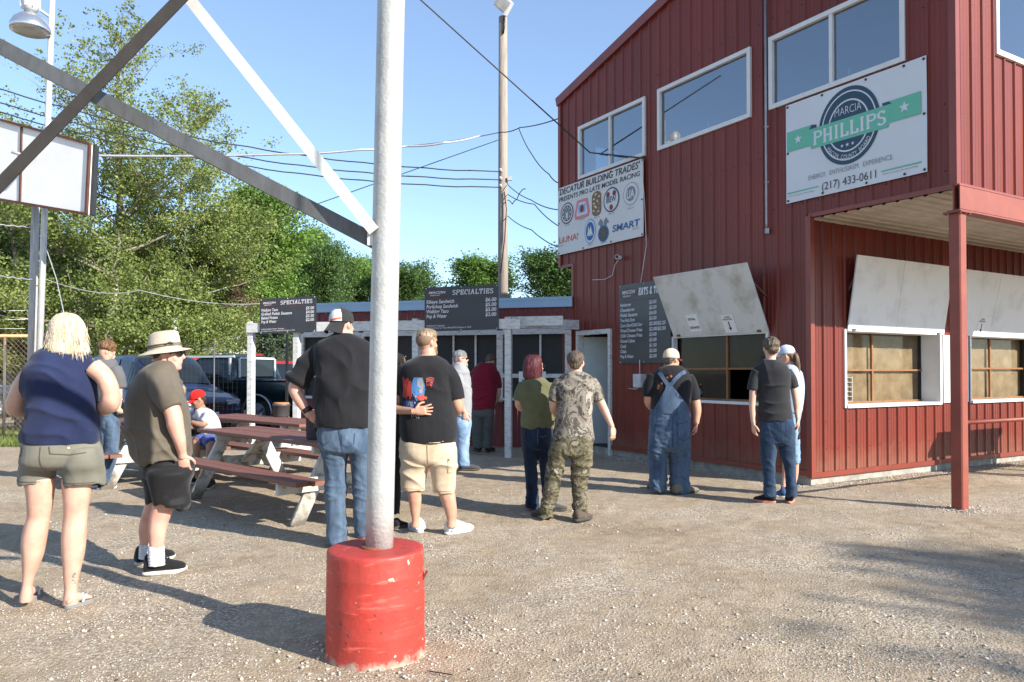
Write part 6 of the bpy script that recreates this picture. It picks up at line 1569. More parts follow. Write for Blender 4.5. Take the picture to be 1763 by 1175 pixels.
for pts in ([(136, 983), (132, 990), (137, 996), (133, 1003)], [(131, 995), (135, 1001)], [(134, 985), (138, 990)]): strip(bv, f, Y, pts, 1.6, off=.002, step=3)
f.build('tattoo', mat('blue_grey_tattoo', (.16, .15, .18), .6), bo, fix=False)
HB = hair_mat('blonde_hair', lin((240, 226, 202)), lin((206, 182, 148)))
f = MB(); loft(f, Y, [(540, 107, 124, .04), (543, 98, 132, .07), (550, 90, 140, .09), (560, 84, 146, .100), (574, 82, 149, .104), (588, 80, 151, .104), (600, 79, 154, .096, -.01), (606, 82, 152, .084, -.02), (610, 92, 142, .07, -.03)], n=40)
hd = lambda c, n: .0045 * noise.noise(Vector((c.x * 75, c.y * 75, c.z * 5))) + .006 * noise.noise(Vector((c.x * 24, c.y * 24, c.z * 4))) + .003
me = voxel(f, .0065, 3, hd); ho = as_obj('hair', me, HB, r)
f = MB()
def hb(rr):
    a = rr.uniform(0, 6.28); top = rr.uniform(0, 1) ** .6; py = 560 + 44 * top; rx = 36 + 2.5 * top
    p = P(115.5, py, Y) + Vector((math.cos(a) * rx * Y / F_PX * .86, math.sin(a) * .098 * (1 - .1 * top) - .012 * top, 0)); return p, Vector((math.cos(a) * .1, math.sin(a) * .1 - .05, -1)), a
strands(f, hb, 420, .085, .0028, 3); f.build('hair_ends', HB, ho, fix=False)
hr_rows = smooth_rows([(540, 107, 124, .04), (543, 98, 132, .07), (550, 90, 140, .09), (560, 84, 146, .100), (574, 82, 149, .104), (588, 80, 151, .104), (600, 79, 154, .096, -.01), (608, 83, 152, .084, -.02)], 2); hr_rg = [rrow(Y, q, 1.0, 60, .004) for q in hr_rows]; rn = random.Random(12); f = MB()
for i in range(900):
    k = rn.uniform(0, 60); dk = rn.uniform(-2.2, 2.2); j0 = rn.randint(0, len(hr_rg) - 6); j1 = min(len(hr_rg) - 1, j0 + rn.randint(5, 12)); pts = []
    for j in range(j0, j1 + 1):
        kk = k + dk * (j - j0) / 10 + .5 * math.sin(j * .6 + i); a_, b_ = int(kk) % 60, (int(kk) + 1) % 60; p = hr_rg[j][a_].lerp(hr_rg[j][b_], kk - math.floor(kk)); pts.append(p + (p - Vector((P(115.5, 575, Y).x, Y, p.z))).normalized() * rn.uniform(-.0015, .002))
    if len(pts) > 3: f.tube(pts, [.0017] * (len(pts) - 1) + [.0006], 4, cap=False)
f.build('hair_strands', hair_mat('light_blonde_strand', lin((244, 230, 206)), lin((218, 196, 164))), ho, fix=False)
FF = mat('grey_flip_flop_foam', (.22, .21, .20), .8); STR = mat('pale_blue_strap', (.42, .50, .58), .6)
for heel, toe, nm in (((44, 1040), (30, 1013), 'L'), ((112, 1050), (160, 1035), 'R')):
    a = G(*heel); b = G(*toe); 
    if nm == 'L': b = a + Vector((-.06, .23, 0))
    d = (b - a).normalized(); rt = Vector((d.y, -d.x, 0)); f = MB(); L = (b - a).length
    for z, g in ((.001, 1), (.022, 1)): pass
    f.rings([[a + d * (L / 2 + math.cos(t) * L / 2 * 1.02) + rt * math.copysign(abs(math.sin(t)) ** .8, math.sin(t)) * (.043 + .006 * math.cos(t)) + UP * z for t in [2 * math.pi * k / 26 for k in range(26)]] for z in (.0, .004, .020, .024)]); fo = f.build('flip_flop', FF, r)
    f = MB(); tp = a + d * L * .80 + UP * .028
    for sx in (-1, 1): f.tube([a + d * L * .45 + rt * .040 * sx + UP * .024, a + d * L * .55 + rt * .034 * sx + UP * .055, a + d * L * .68 + rt * .016 * sx + UP * .062, tp], [.008, .009, .008, .005], 6)
    f.build('strap', STR, fo)
    ft = MB(); rr = []
    for t, ww, hh in ((.02, .6, .030), (.1, .85, .050), (.25, .8, .068), (.42, .80, .062), (.6, .95, .042), (.78, 1.0, .028), (.88, .8, .020)):
        rr.append([a + d * L * t + rt * math.cos(q) * .037 * ww + UP * (.026 + hh / 2 * (1 + math.sin(q))) for q in [2 * math.pi * k / 14 for k in range(14)]])
    ft.rings(rr)
    for i in range(5): p = a + d * L * (.84 - .018 * i) + rt * (.026 - .0135 * i) * (1 if nm == 'L' else -1) + UP * .034; ft.tube([p, p + d * (.030 - .004 * i) - UP * .002], [.010 - .001 * i, .008 - .001 * i], 8)
    me = voxel(ft, .005, 2); bm = bmesh.new(); bm.from_mesh(bo.data); bm.from_mesh(me); bm.to_mesh(bo.data); bm.free()
bo.data.polygons.foreach_set('use_smooth', [True] * len(bo.data.polygons))

# ---- 3 man in the sun hat, side view
Y = 5.53; r = person('heavy man in tan sun hat, brown tee and black shorts facing right', Y, 268)
tor = [(622, 268, 299, .10), (630, 250, 305, .17), (642, 236, 307, .205), (660, 225, 310, .225), (683, 217, 317, .235), (705, 214, 326, .245), (732, 215, 331, .25), (755, 220, 333, .25), (776, 227, 334, .24), (790, 236, 334, .235)]
sR_ = [(272, 650, -.13, .085), (279, 672, -.19, .085), (290, 690, -.22, .078), (297, 703, -.23, .074)]
sL_ = [(285, 650, .13, .085), (292, 672, .19, .085), (300, 690, .22, .078), (306, 700, .23, .074)]
aR = [(290, 692, -.215, .060), (299, 715, -.225, .058), (302, 734, -.225, .056), (309, 758, -.21, .043), (313, 779, -.17, .031), (315, 788, -.15, .033)]
aL = [(300, 692, .215, .060), (306, 715, .225, .056), (309, 734, .225, .052), (316, 758, .21, .042), (320, 779, .20, .031), (321, 788, .19, .033)]
shr = [(782, 239, 333, .20), (800, 240, 334, .21), (824, 243, 332, .205)]
nL = [(812, 250, 333, .12, -.09), (838, 256, 324, .125, -.10), (868, 264, 315, .12, -.10)]; fL = [(812, 240, 322, .12, .09), (838, 246, 306, .12, .10), (866, 250, 296, .115, .10)]
bn = [(855, 262, 308, .075, -.10), (870, 262, 301, .07, -.10), (886, 257, 297, .068, -.10), (900, 255, 291, .066, -.10), (916, 254.5, 287, .062, -.10), (934, 256, 284, .05, -.10), (950, 257, 282, .043, -.10), (972, 256, 282, .042, -.10)]
bf = [(855, 250, 290, .075, .10), (870, 248, 285, .07, .10), (890, 242, 277, .066, .10), (911, 238, 270, .062, .10), (930, 240, 264, .048, .10), (945, 241, 262, .042, .10), (962, 240, 262, .042, .10)]
w_ = P(314, 784, Y - .16); h1 = hand_mesh(w_, (.05, .28, -1), (-.2, 1, 0), 1, 1.0, .5)
bo, T, Rm, s = body(r, Y, SK3, tor, [nL, fL], [aR, aL], (P(291, 610, Y), math.radians(88), .24, .04, 1.12), [(276, 634, .02, .075), (283, 618, .0, .068)], (h1,), .0085, bare=(bn, bf), leg_sc=.6, tor_sc=.88)
garment('shirt', r, Y, cloth('brown_olive_cotton', lin((132, 122, 108)), .1, c2=lin((106, 98, 86)), vs=3), [tor], [sR_, sL_], vox=.009, disp=wrinkle(4, .009, 1, .9, 5))
pants('shorts', r, Y, cloth('black_polyester', (.022, .022, .024), .1, rough=.6), shr, [nL, fL], vox=.009, disp=wrinkle(5, .010, .6, -.6, 6))
for rows in ([(940, 254, 283.5, .048, -.10), (955, 254, 284, .05, -.10), (974, 255, 285, .05, -.10)], [(936, 239, 264, .048, .10), (962, 238, 264, .05, .10)]):
    f = MB(); loft(f, Y, rows); as_obj('sock', voxel(f, .006, 2, lambda c, n: .0025 * math.sin(c.z * 330 + 3 * noise.noise(c * 20))), SOCKW, r)
shoe(r, 'shoe', R3T(247, 991, Y), R3T(320, 984, Y), .11, .115, SHOEB, SOLEW, SHOEB); shoe(r, 'shoe', R3T(234, 975, Y), R3T(299, 962, Y), .11, .115, SHOEB, SOLEW, SHOEB)
hair_cap(T, Rm, s, hair_mat('brown_grey_hair', (.16, .10, .065), (.07, .045, .03)), r, (.083, .100, .08), (0, -.012, .030))
shades(T, s, Rm, r)
HATM = cloth('tan_canvas', lin((204, 192, 174)), .08, c2=lin((180, 168, 148)), vs=6, bump=.3, bs=120)
hc = P(284, 603, Y); HR_ = Matrix.Rotation(math.radians(9), 3, 'Y').transposed() 
hx = Matrix.Rotation(math.radians(-8), 3, 'Y')
def hring(rx, ry, z, dx=0, wav=0): return [hc + hx @ Vector((dx + rx * math.cos(t), ry * math.sin(t), z + wav * math.cos(2 * t) + wav * .5 * math.sin(t * 3))) for t in [2 * math.pi * k / 40 for k in range(40)]]
f = MB(); f.rings([hring(.02, .02, .132, .02), hring(.075, .062, .134, .012), hring(.098, .080, .122, .008), hring(.108, .088, .09, .004), hring(.114, .092, .05), hring(.118, .096, .015), hring(.120, .098, -.002)], cap=True); ha = f.build('sun_hat', HATM, r)
f = MB(); f.rings([hring(.115, .094, .006), hring(.135, .118, -.004, 0, .002), hring(.165, .150, -.014, -.004, .006), hring(.186, .168, -.024, -.006, .010), hring(.187, .169, -.029, -.006, .010), hring(.165, .150, -.020, -.004, .006), hring(.112, .092, .0)], cap=False); f.build('brim', HATM, ha, fix=False)
f = MB()
for z in (.022, .036): f.tube([p for p in hring(.121, .100, z)] + [hring(.121, .100, z)[0]], .0045, 6)
f.tube([hc + hx @ Vector((.05, -.098, .03)), hc + hx @ Vector((.085, -.095, .045)), hc + hx @ Vector((.11, -.07, .03))], .005, 6); f.build('hat_cord', mat('olive_cord', (.12, .10, .06), .9), ha)
f = MB(); f.tube([T(.075, .02, -.02), T(.07, .03, -.07), T(.045, .05, -.13), T(.02, .06, -.19)], .0028, 6); f.build('chin_cord', mat('olive_cord', (.12, .10, .06), .9), ha)

# ---- 5 man in the backwards cap
Y = 6.29; r = person('big man in black tee, jeans and backwards cap just left of the silver pole', Y, 598)
tor = [(575, 573, 607, .10), (581, 560, 622, .125), (590, 546, 640, .15), (604, 539, 650, .17), (625, 540, 652, .18), (650, 542, 652, .19), (680, 545, 653, .195), (705, 543, 653, .20), (722, 542, 653, .20), (735, 543, 650, .19)]
sL_ = [(556, 604, 0, .085), (537, 622, 0, .088), (522, 643, 0, .086), (513, 657, -.01, .085)]; sR_ = [(640, 604, 0, .085), (655, 625, 0, .08), (660, 660, 0, .075)]
aL = [(524, 640, 0, .060), (512, 660, -.0, .058), (509, 672, .0, .058), (518, 692, -.02, .048), (528, 708, -.03, .034), (534, 716, -.02, .034)]
aR = [(656, 650, 0, .06), (660, 680, 0, .05), (656, 720, .1, .04)]
w_ = P(530, 711, Y - .03); h1 = hand_mesh(w_, (.75, .1, -.65), (.3, 1, .1), 1, 1.0, .35)
jn = [(726, 546, 646, .165), (752, 546, 650, .17), (778, 550, 651, .17)]; jL = [(770, 552, 600, .115), (802, 557, 597, .105), (840, 559, 596, .095), (877, 560, 596, .09), (910, 562, 596, .085), (935, 562, 598, .09)]; jR = [(770, 599, 650, .115), (802, 604, 648, .105), (840, 607, 645, .095), (877, 609, 643, .09), (908, 611, 641, .085), (923, 611, 643, .09)]
bo, T, Rm, s = body(r, Y, SK3, tor, [jL, jR], [aL, aR], (P(589, 560, Y), math.radians(28), .245, -.02, 1.1), [(592, 590, 0, .078), (592, 572, 0, .074)], (h1,), .010, tor_sc=.9)
garment('shirt', r, Y, cloth('black_cotton', (.028, .028, .033), .1, c2=(.020, .020, .024)), [tor], [sL_, sR_], vox=.009, disp=wrinkle(7, .011, 1, 1.0, 4.6))
jo = pants('jeans', r, Y, denim('mid_blue_denim', lin((112, 134, 158)), lin((72, 92, 118))), jn, [jL, jR], vox=.009, disp=jeanfold(7, .010))
bv = bvh_of(jo); f = MB(); strip(bv, f, Y, [(596, 745), (597, 762), (606, 768), (616, 762), (617, 744)], 1.1); strip(bv, f, Y, [(554, 740), (553, 758), (565, 764), (575, 757)], 1.1); strip(bv, f, Y, [(591, 734), (598, 776)], 1.0); f.build('stitching', cloth('dark_denim_seam', lin((60, 84, 122))), jo, fix=False)
f = MB(); c = P(529, 706, Y - .03); d = (P(534, 716, Y - .02) - P(518, 692, Y - .02)).normalized(); f.tube([c - d * .02, c + d * .02], [.043, .040], 16); f.build('wristband', BLACKP, r)
shoe(r, 'shoe', R3T(580, 942, Y), (G(580, 942).x - .03, G(580, 942).y + .28), .105, .09, SHOEG, SOLEW); shoe(r, 'shoe', R3T(628, 930, Y), (G(628, 930).x + .06, G(628, 930).y + .28), .105, .09, SHOEG, SOLEW)
hair_cap(T, Rm, s, hair_mat('dark_brown_hair', (.07, .045, .03), (.03, .02, .015)), r, (.080, .094, .07), (0, -.008, .030))
co = cap_hat(T, Rm, s * 1.06, r, cloth('charcoal_cap', (.05, .05, .055)), cloth('charcoal_cap', (.05, .05, .055)), back=True, brim_len=.080, droop=.055)
f = MB(); rr = []
for z, k in ((.026, 1.0), (.055, .99), (.080, .925), (.102, .795), (.118, .60)):
    rr.append([T(.0855 * k * math.cos(a), -.006 + .1085 * k * math.sin(a), z + .002) for a in [-math.pi / 2 + (-.85 + 1.7 * i / 12) * (1 - max(0, z - .08) * 4) for i in range(13)]])
f.rings(rr, cap=False, close=False); fp = f.build('front_panel', cloth('white_cap_panel', (.62, .62, .64)), co, fix=False)
f = MB(); bvp = bvh_of(fp); ORG = mat('orange_embroidery', lin((200, 90, 40)), .7)
for pts in ([(573, 553), (593, 549)], [(575, 556.5), (597, 553.5)], [(577, 559.5), (593, 557.5)]): strip(bvp, f, Y, pts, 2.6, off=.003, step=3)
f.build('cap_lettering', ORG, fp, fix=False)
f = MB(); strip(bvp, f, Y, [(581, 564), (590, 563)], 3.2, off=.003, step=3); f.build('cap_emblem', MAR, fp, fix=False)

# ---- 7 man in cargo shorts with printed tee
Y = 6.78; r = person('bearded man in printed black tee, tan cargo shorts and white trainers', Y, 755)
tor = [(613, 720, 752, .10), (620, 706, 764, .13), (630, 694, 775, .155), (648, 688, 779, .17), (680, 687, 781, .18), (708, 687, 785, .195), (735, 687, 789, .205), (752, 688, 788, .20), (762, 690, 786, .19)]
sR_ = [(765, 638, 0, .085), (777, 655, 0, .085), (783, 672, 0, .08), (785, 687, .0, .078)]; sL_ = [(702, 638, 0, .085), (694, 655, 0, .08), (688, 680, 0, .075)]
aR = [(780, 672, 0, .058), (786, 690, .0, .054), (788, 702, .03, .055), (782, 712, .16, .045), (778, 716, .26, .032)]; aL = [(690, 670, 0, .055), (688, 700, .02, .05), (702, 714, .2, .04), (710, 714, .26, .032)]
w_ = P(779, 715, Y + .25); h1 = hand_mesh(w_, (-.5, .8, 0), (0, 0, 1), 1); w_ = P(709, 714, Y + .25); h2 = hand_mesh(w_, (.5, .8, 0), (0, 0, 1), -1)
pn = [(752, 691, 784, .175), (772, 690, 787, .18), (795, 690, 787, .175)]; pL = [(786, 690, 740, .125), (815, 690, 736, .115), (843, 691, 731, .105)]; pR = [(786, 737, 787, .125), (815, 741, 786, .115), (848, 747, 784, .105)]
bL = [(830, 698, 727), (846, 700, 726), (862, 703, 726), (880, 706, 724), (896, 709, 722), (908, 707, 723)]; bR = [(835, 751, 782), (850, 754, 784), (866, 760, 786), (880, 765, 787), (896, 769, 786), (908, 768, 788)]
bo, T, Rm, s = body(r, Y, SK2, tor, [pL, pR], [aR, aL], (P(735, 590, Y), math.radians(42), .24, 0, 1.12), [(737, 622, 0, .078), (736, 604, 0, .074)], (h1, h2), .010, bare=(bL, bR), leg_sc=.75, tor_sc=.9)
sh = garment('shirt', r, Y, MATS['black_cotton'], [tor], [sR_, sL_], vox=.009, disp=wrinkle(9, .008, 1, .8, 5))
PR = [mat('print_red', lin((190, 66, 56)), .7), mat('print_blue', lin((70, 120, 180)), .7), mat('print_grey', lin((150, 152, 158)), .7), mat('print_green', lin((70, 100, 60)), .7), mat('print_dark_blue', lin((36, 50, 110)), .7)]
bv = bvh_of(sh); f = MB(); rn = random.Random(4)
for i in range(7): strip(bv, f, Y, [(697 + i * 2.4, 650 + i * .8 + rn.uniform(-2, 2)), (699 + i * 2.2, 668 + rn.uniform(-3, 3)), (698 + i * 2.5, 684 + rn.uniform(-4, 4))], 1.7, 0, .003, 8)
for i in range(6): strip(bv, f, Y, [(738, 652 + i * 2.4), (745 + rn.uniform(-1, 1), 650 + i * 2.7), (751 - i * .9, 652 + i * 3)], 1.1, 0, .003, 8)
decal(bv, f, Y, [(717, 650), (732, 650), (736, 664), (734, 684), (722, 690), (714, 676), (713, 660)], 1, .003, 3)
decal(bv, f, Y, [(723, 652), (731, 651), (734, 662), (731, 676), (727, 676), (722, 664)], 2, .004, 3)
for i in range(9): strip(bv, f, Y, [(704 + i * 1.4, 688 + i * .6 + rn.uniform(-2, 2)), (706 + i * 1.6, 700 + rn.uniform(-2, 2))], 1.2, rn.choice([1, 2, 4]), .0035, 8)
decal(bv, f, Y, [(698, 690), (718, 688), (727, 706), (714, 712), (700, 704)], 4, .0028, 3)
for i in range(24): x, y = 718 + rn.uniform(0, 20), 668 + rn.uniform(0, 26); q = rn.uniform(1.2, 2.6); decal(bv, f, Y, [(x - q, y), (x, y - q), (x + q, y), (x, y + q)], rn.choice([0, 3, 3, 2]), .0045, 1)
decal(bv, f, Y, [(726, 680), (732, 678), (736, 682), (734, 688), (728, 689), (724, 685)], 0, .005, 2)
for i in range(5): strip(bv, f, Y, [(713 + i * 3, 708), (714 + i * 3, 716 + rn.uniform(-1, 3))], .9, 2, .0035, 8)
me = f.mesh('print')
for m_ in PR: me.materials.append(m_)
put('print', me, sh)
po = pants('shorts', r, Y, cloth('tan_cargo_cotton', lin((208, 190, 166)), .08, c2=lin((184, 164, 138)), vs=5), pn, [pL, pR], vox=.009, disp=wrinkle(10, .008, .9, .3, 6))
bv = bvh_of(po); f = MB(); strip(bv, f, Y, [(775, 789), (785, 789)], 3.5); strip(bv, f, Y, [(774, 787), (773, 812)], 1.0); strip(bv, f, Y, [(773, 812), (785, 812)], 1.0); strip(bv, f, Y, [(739, 760), (740, 796)], 1.0); strip(bv, f, Y, [(691, 838), (731, 840)], .8); strip(bv, f, Y, [(747, 843), (784, 844)], .8); f.build('cargo_pocket', cloth('tan_seam', lin((168, 142, 104))), po, fix=False)
SHB = mat('pale_blue_sole', lin((150, 186, 226)), .5)
for hl_, tt in (((724, 919), (706, 897)), ((768, 921), (813, 913))):
    so_ = shoe(r, 'shoe', R3T(*hl_, Y), R3T(*tt, Y) if hl_[0] > 750 else (G(724, 919).x - .10, G(724, 919).y + .25), .11, .095, SHOEW, SHOEW, LACEW)
    a = G(*hl_); b = G(*tt) if hl_[0] > 750 else Vector((a.x - .10, a.y + .25, 0)); d = (b - a).normalized(); rt = Vector((d.y, -d.x, 0)); f = MB()
    for sx in (-1, 1): f.bar(a + d * .03 + rt * .050 * sx + UP * .042, a + d * .17 + rt * .054 * sx + UP * .036, .006, .028)
    f.build('shoe_stripe', SHB, so_)
hair_cap(T, Rm, s, hair_mat('dark_blond_hair', (.42, .30, .17), (.22, .15, .09)), r, (.080, .096, .060), (0, .000, .060), nape=False, amp=.007)
f = MB(); f.ellipsoid(T(0, -.016, .022), (.0815 * s, .090 * s, .078 * s), Rm, 18, 10); as_obj('shaved_hair', voxel(f, .007, 1), mat('shaved_scalp', (.21, .135, .085), .8, var=.1, bump=.3, bscale=150), r)
f = MB(); f.ellipsoid(T(0, .070, -.085), (.050 * s, .034 * s, .040 * s), Rm, 16, 9)
for sx in (-1, 1): f.ellipsoid(T(sx * .056, .035, -.062), (.014 * s, .034 * s, .034 * s), Rm, 12, 8)
as_obj('beard', voxel(f, .006, 1, lambda c, n: .003 * noise.noise(c * 90)), hair_mat('light_brown_beard', (.36, .24, .13), (.2, .12, .06)), r)

# ---- 6 woman behind the pole with her arm round him
Y = 7.06; r = person('woman in black mostly hidden by the silver pole with her hand on the printed tee', Y, 668)
tor = [(645, 664, 690, .08), (652, 655, 697, .11), (665, 648, 700, .125), (690, 647, 692, .13), (715, 648, 690, .13), (742, 647, 690, .135)]
sR_ = [(688, 658, -.05, .065), (684, 672, -.14, .062), (676, 686, -.22, .058)]
aR = [(684, 668, -.12, .046), (672, 692, -.26, .044), (680, 704, -.34, .044), (697, 707, -.42, .036), (714, 708, -.50, .026)]
aL = [(654, 660, 0, .05), (648, 690, 0, .04), (650, 715, .1, .03)]
w_ = P(714, 708.5, Y - .505); h1 = hand_mesh(w_, (1, .02, .10), (0, 1, 0.1), 1, 1.0, .10, .22)
jn = [(738, 648, 690, .13), (760, 646, 691, .14)]; jL = [(755, 646, 670, .09), (800, 649, 669, .075), (890, 652, 667, .06)]; jR = [(755, 668, 691, .09), (800, 669, 691, .075), (850, 671, 690, .065), (884, 672, 688, .06)]
bo, T, Rm, s = body(r, Y, SK2, tor, [jL, jR], [aR, aL], (P(682, 629, Y), math.radians(35), .215, .1, .95), [(677, 652, 0, .045), (681, 640, 0, .045)], (h1,), .009, tor_sc=.88)
garment('shirt', r, Y, MATS['black_cotton'], [tor], [sR_], vox=.010, disp=wrinkle(11, .006))
pants('trousers', r, Y, cloth('black_denim', (.03, .03, .035)), jn, [jL, jR], vox=.010, disp=jeanfold(11, .006))
shoe(r, 'sandal', (G(682, 906).x, 7.0), (G(701, 906).x, 7.12), .09, .07, SHOEB, SOLEB); shoe(r, 'sandal', (G(660, 906).x, 7.05), (G(668, 906).x, 7.28), .09, .07, SHOEB, SOLEB)
hair_cap(T, Rm, s, hair_mat('light_brown_hair', (.38, .26, .15), (.18, .11, .06)), r, (.084, .106, .090), (0, -.008, .034), extra=(((0, -.05, -.04), (.07, .05, .07)),))
f = MB()
for sx in (-1, 1): f.ellipsoid(T(sx * .034, .075, .095), (.028 * s, .010 * s, .020 * s), Rm @ Matrix.Rotation(.7, 3, 'X'), 12, 7)
f.tube([T(-.02, .08, .10), T(.02, .08, .10)], .003, 6); f.build('sunglasses', mat('black_sunglasses', (.012, .012, .014), .15, spec=.8), r)
f = MB(); c = P(712, 708, Y - .49); f.tube([c - Vector((.006, 0, 0)), c + Vector((.006, 0, 0))], .031, 14); f.build('bracelet', CHROME, r)

# ---- 8 grey haired man in the light tee
Y = 11.06; r = person('grey haired bearded man in sunglasses, pale grey tee and light jeans beside the shed', Y, 800)
tor = [(627, 784, 798, .09), (632, 778, 803, .14), (642, 775, 807, .175), (662, 775, 811, .195), (690, 777, 813, .20), (716, 779, 812, .19)]
sR_ = [(788, 642, -.12, .075), (788, 655, -.17, .075), (790, 670, -.19, .07)]; sL_ = [(792, 642, .12, .075), (795, 670, .18, .07)]
aR = [(790, 662, -.18, .05), (791, 684, -.2, .045), (795, 700, -.2, .038), (800, 711, -.19, .03)]; aL = [(795, 664, .18, .05), (797, 684, .2, .045), (801, 700, .2, .035), (804, 711, .19, .03)]
jn = [(712, 780, 812, .175), (738, 780, 812, .18)]; jR = [(732, 783, 811, .10, -.09), (765, 786, 808, .09, -.10), (803, 789, 808, .08, -.10)]; jL = [(732, 781, 807, .10, .09), (765, 781, 801, .09, .10), (800, 780, 797, .08, .10)]
w_ = P(800, 711, Y - .19); h1 = hand_mesh(w_, (.2, 0, -1), (0, 1, 0), 1)
bo, T, Rm, s = body(r, Y, SK3, tor, [jR, jL], [aR, aL], (P(793, 618, Y), math.radians(80), .24, 0, 1.08), [(788, 634, 0, .07), (790, 625, 0, .066)], (h1,), .012, tor_sc=.9)
garment('shirt', r, Y, cloth('pale_grey_cotton', (.50, .52, .55)), [tor], [sR_, sL_], vox=.012, disp=wrinkle(13, .008))
pants('jeans', r, Y, denim('light_denim', lin((150, 176, 204)), lin((110, 138, 172))), jn, [jR, jL], vox=.012, disp=jeanfold(13, .008))
shoe(r, 'shoe', R3T(791, 811, Y), R3T(826, 810, Y), .11, .10, SHOEG, SOLEB); shoe(r, 'shoe', (G(780, 807).x, 11.35), (G(812, 807).x, 11.4), .11, .10, SHOEG, SOLEB)
hair_cap(T, Rm, s, hair_mat('silver_grey_hair', (.34, .34, .35), (.14, .14, .145)), r, (.082, .102, .082), (0, -.012, .042)); shades(T, s, Rm, r)
f = MB(); f.ellipsoid(T(0, .076, -.088), (.042 * s, .028 * s, .036 * s), Rm, 14, 9); as_obj('beard', voxel(f, .008, 1), hair_mat('white_grey_beard', (.5, .5, .5), (.3, .3, .3)), r)

# ---- 9 man in the red shirt leaning on the hatch counter
Y = 13.3; r = person('man in dark red tee and grey trousers leaning into the shed hatch', Y, 830)
tor = [(625, 826, 850, .12, .1), (631, 818, 855, .15, .08), (642, 812, 857, .17, .04), (665, 811, 857, .18, 0), (685, 812, 855, .18, -.04), (704, 813, 852, .17, -.06)]
sR_ = [(851, 642, .04, .085), (855, 655, .04, .082), (857, 668, .04, .075)]; sL_ = [(818, 642, .04, .085), (814, 665, .04, .075)]
aR = [(856, 660, .04, .052), (858, 678, .04, .048), (852, 693, .10, .04), (848, 700, .2, .032)]; aL = [(815, 660, .04, .05), (814, 690, .2, .04), (822, 698, .3, .03)]
jn = [(700, 813, 851, .165, -.05), (718, 812, 851, .17, -.05)]; jL = [(714, 812, 832, .105, -.05), (745, 813, 830, .09), (772, 815, 829, .08)]; jR = [(714, 831, 851, .105, -.05), (745, 831, 848, .09), (772, 830, 846, .08)]
w_ = P(848, 700, Y + .2); h1 = hand_mesh(w_, (0, .9, -.3), (0, 0, -1), 1)
bo, T, Rm, s = body(r, Y, SK2, tor, [jL, jR], [aR, aL], (P(845, 623, Y + .16), math.radians(40), .235, .5), [(840, 632, .08, .07), (843, 626, .12, .066)], (h1,), .013, tor_sc=.9)
garment('shirt', r, Y, cloth('dark_red_cotton', lin((150, 34, 58)), .1), [tor], [sR_, sL_], vox=.013, disp=wrinkle(15, .008))
pants('trousers', r, Y, cloth('grey_twill', lin((112, 116, 112)), .1), jn, [jL, jR], vox=.013, disp=jeanfold(15, .008))
shoe(r, 'shoe', R3T(826, 778, Y), (G(826, 778).x - .1, G(826, 778).y + .26), .11, .1, SHOEB, SOLEB); shoe(r, 'shoe', R3T(838, 779, Y), (G(838, 779).x + .12, G(838, 779).y + .25), .11, .1, SHOEB, SOLEB)
hair_cap(T, Rm, s, MATS['brown_grey_hair'], r)

# ---- 10 red haired woman
Y = 7.93; r = person('woman with dark red bob, olive tee and dark jeans standing with the camouflage youth', Y, 928)
tor = [(650, 908, 934, .09), (656, 899, 943, .115), (666, 893, 950, .135), (688, 893, 952, .145), (704, 897, 952, .148), (713, 896, 954, .155), (726, 895, 955, .16), (738, 897, 953, .155)]
sL_ = [(903, 662, 0, .06), (896, 676, 0, .058), (893, 690, 0, .056)]; sR_ = [(942, 662, 0, .062), (944, 674, -.02, .062), (942, 688, -.03, .060)]
aL = [(896, 678, 0, .043), (893, 696, .02, .042), (900, 704, .14, .036), (910, 700, .24, .026)]; aR = [(942, 676, -.02, .045), (947, 694, -.03, .046), (953, 702, .0, .044), (953, 706, .12, .034), (946, 700, .22, .026)]
jn = [(732, 897, 953, .15), (752, 896, 952, .155), (772, 898, 950, .15)]; jL = [(764, 898, 926, .095), (800, 902, 925, .085), (840, 905, 926, .07), (875, 906, 928, .075)]; jR = [(764, 923, 951, .095), (800, 928, 949, .085), (840, 933, 952, .07), (875, 938, 958, .075)]
w_ = P(946, 700, Y + .22); h1 = hand_mesh(w_, (-.6, .5, .3), (0, .5, 1), 1, .9); w_ = P(910, 700, Y + .24); h2 = hand_mesh(w_, (.6, .5, .3), (0, .5, 1), -1, .9)
bo, T, Rm, s = body(r, Y, SK1, tor, [jL, jR], [aL, aR], (P(920, 632, Y), math.radians(58), .225, 0, .95), [(920, 655, 0, .055), (920, 644, 0, .052)], (h1, h2), .010, tor_sc=.9)
garment('shirt', r, Y, cloth('olive_green_cotton', lin((134, 134, 98)), .08, c2=lin((112, 112, 80))), [tor], [sL_, sR_], vox=.009, disp=wrinkle(17, .007))
jo = pants('jeans', r, Y, denim('dark_navy_denim', lin((48, 66, 92)), lin((28, 40, 60))), jn, [jL, jR], vox=.009, disp=jeanfold(17, .007))
bv = bvh_of(jo); f = MB(); strip(bv, f, Y, [(928, 748), (934, 751), (939, 748)], .7); strip(bv, f, Y, [(925, 738), (925, 762)], .8); f.build('stitching', cloth('tan_stitch', (.3, .25, .17)), jo, fix=False)
shoe(r, 'shoe', R3T(913, 877, Y), (G(913, 877).x + .02, G(913, 877).y + .24), .09, .07, SHOEG, SOLEB); shoe(r, 'shoe', R3T(944, 881, Y), R3T(975, 880, Y), .09, .07, SHOEG, SOLEB)
HRd = hair_mat('burgundy_hair', lin((112, 30, 44)), lin((52, 14, 24)))
f = MB(); loft(f, Y, [(611.5, 911, 926, .04, -.01), (615, 905, 931, .07, -.01), (621, 902, 933, .088, -.01), (632, 900, 932, .090, -.02), (643, 900, 932, .085, -.02), (652, 902, 933, .07, -.03), (656, 905, 932, .06, -.03)], n=30)
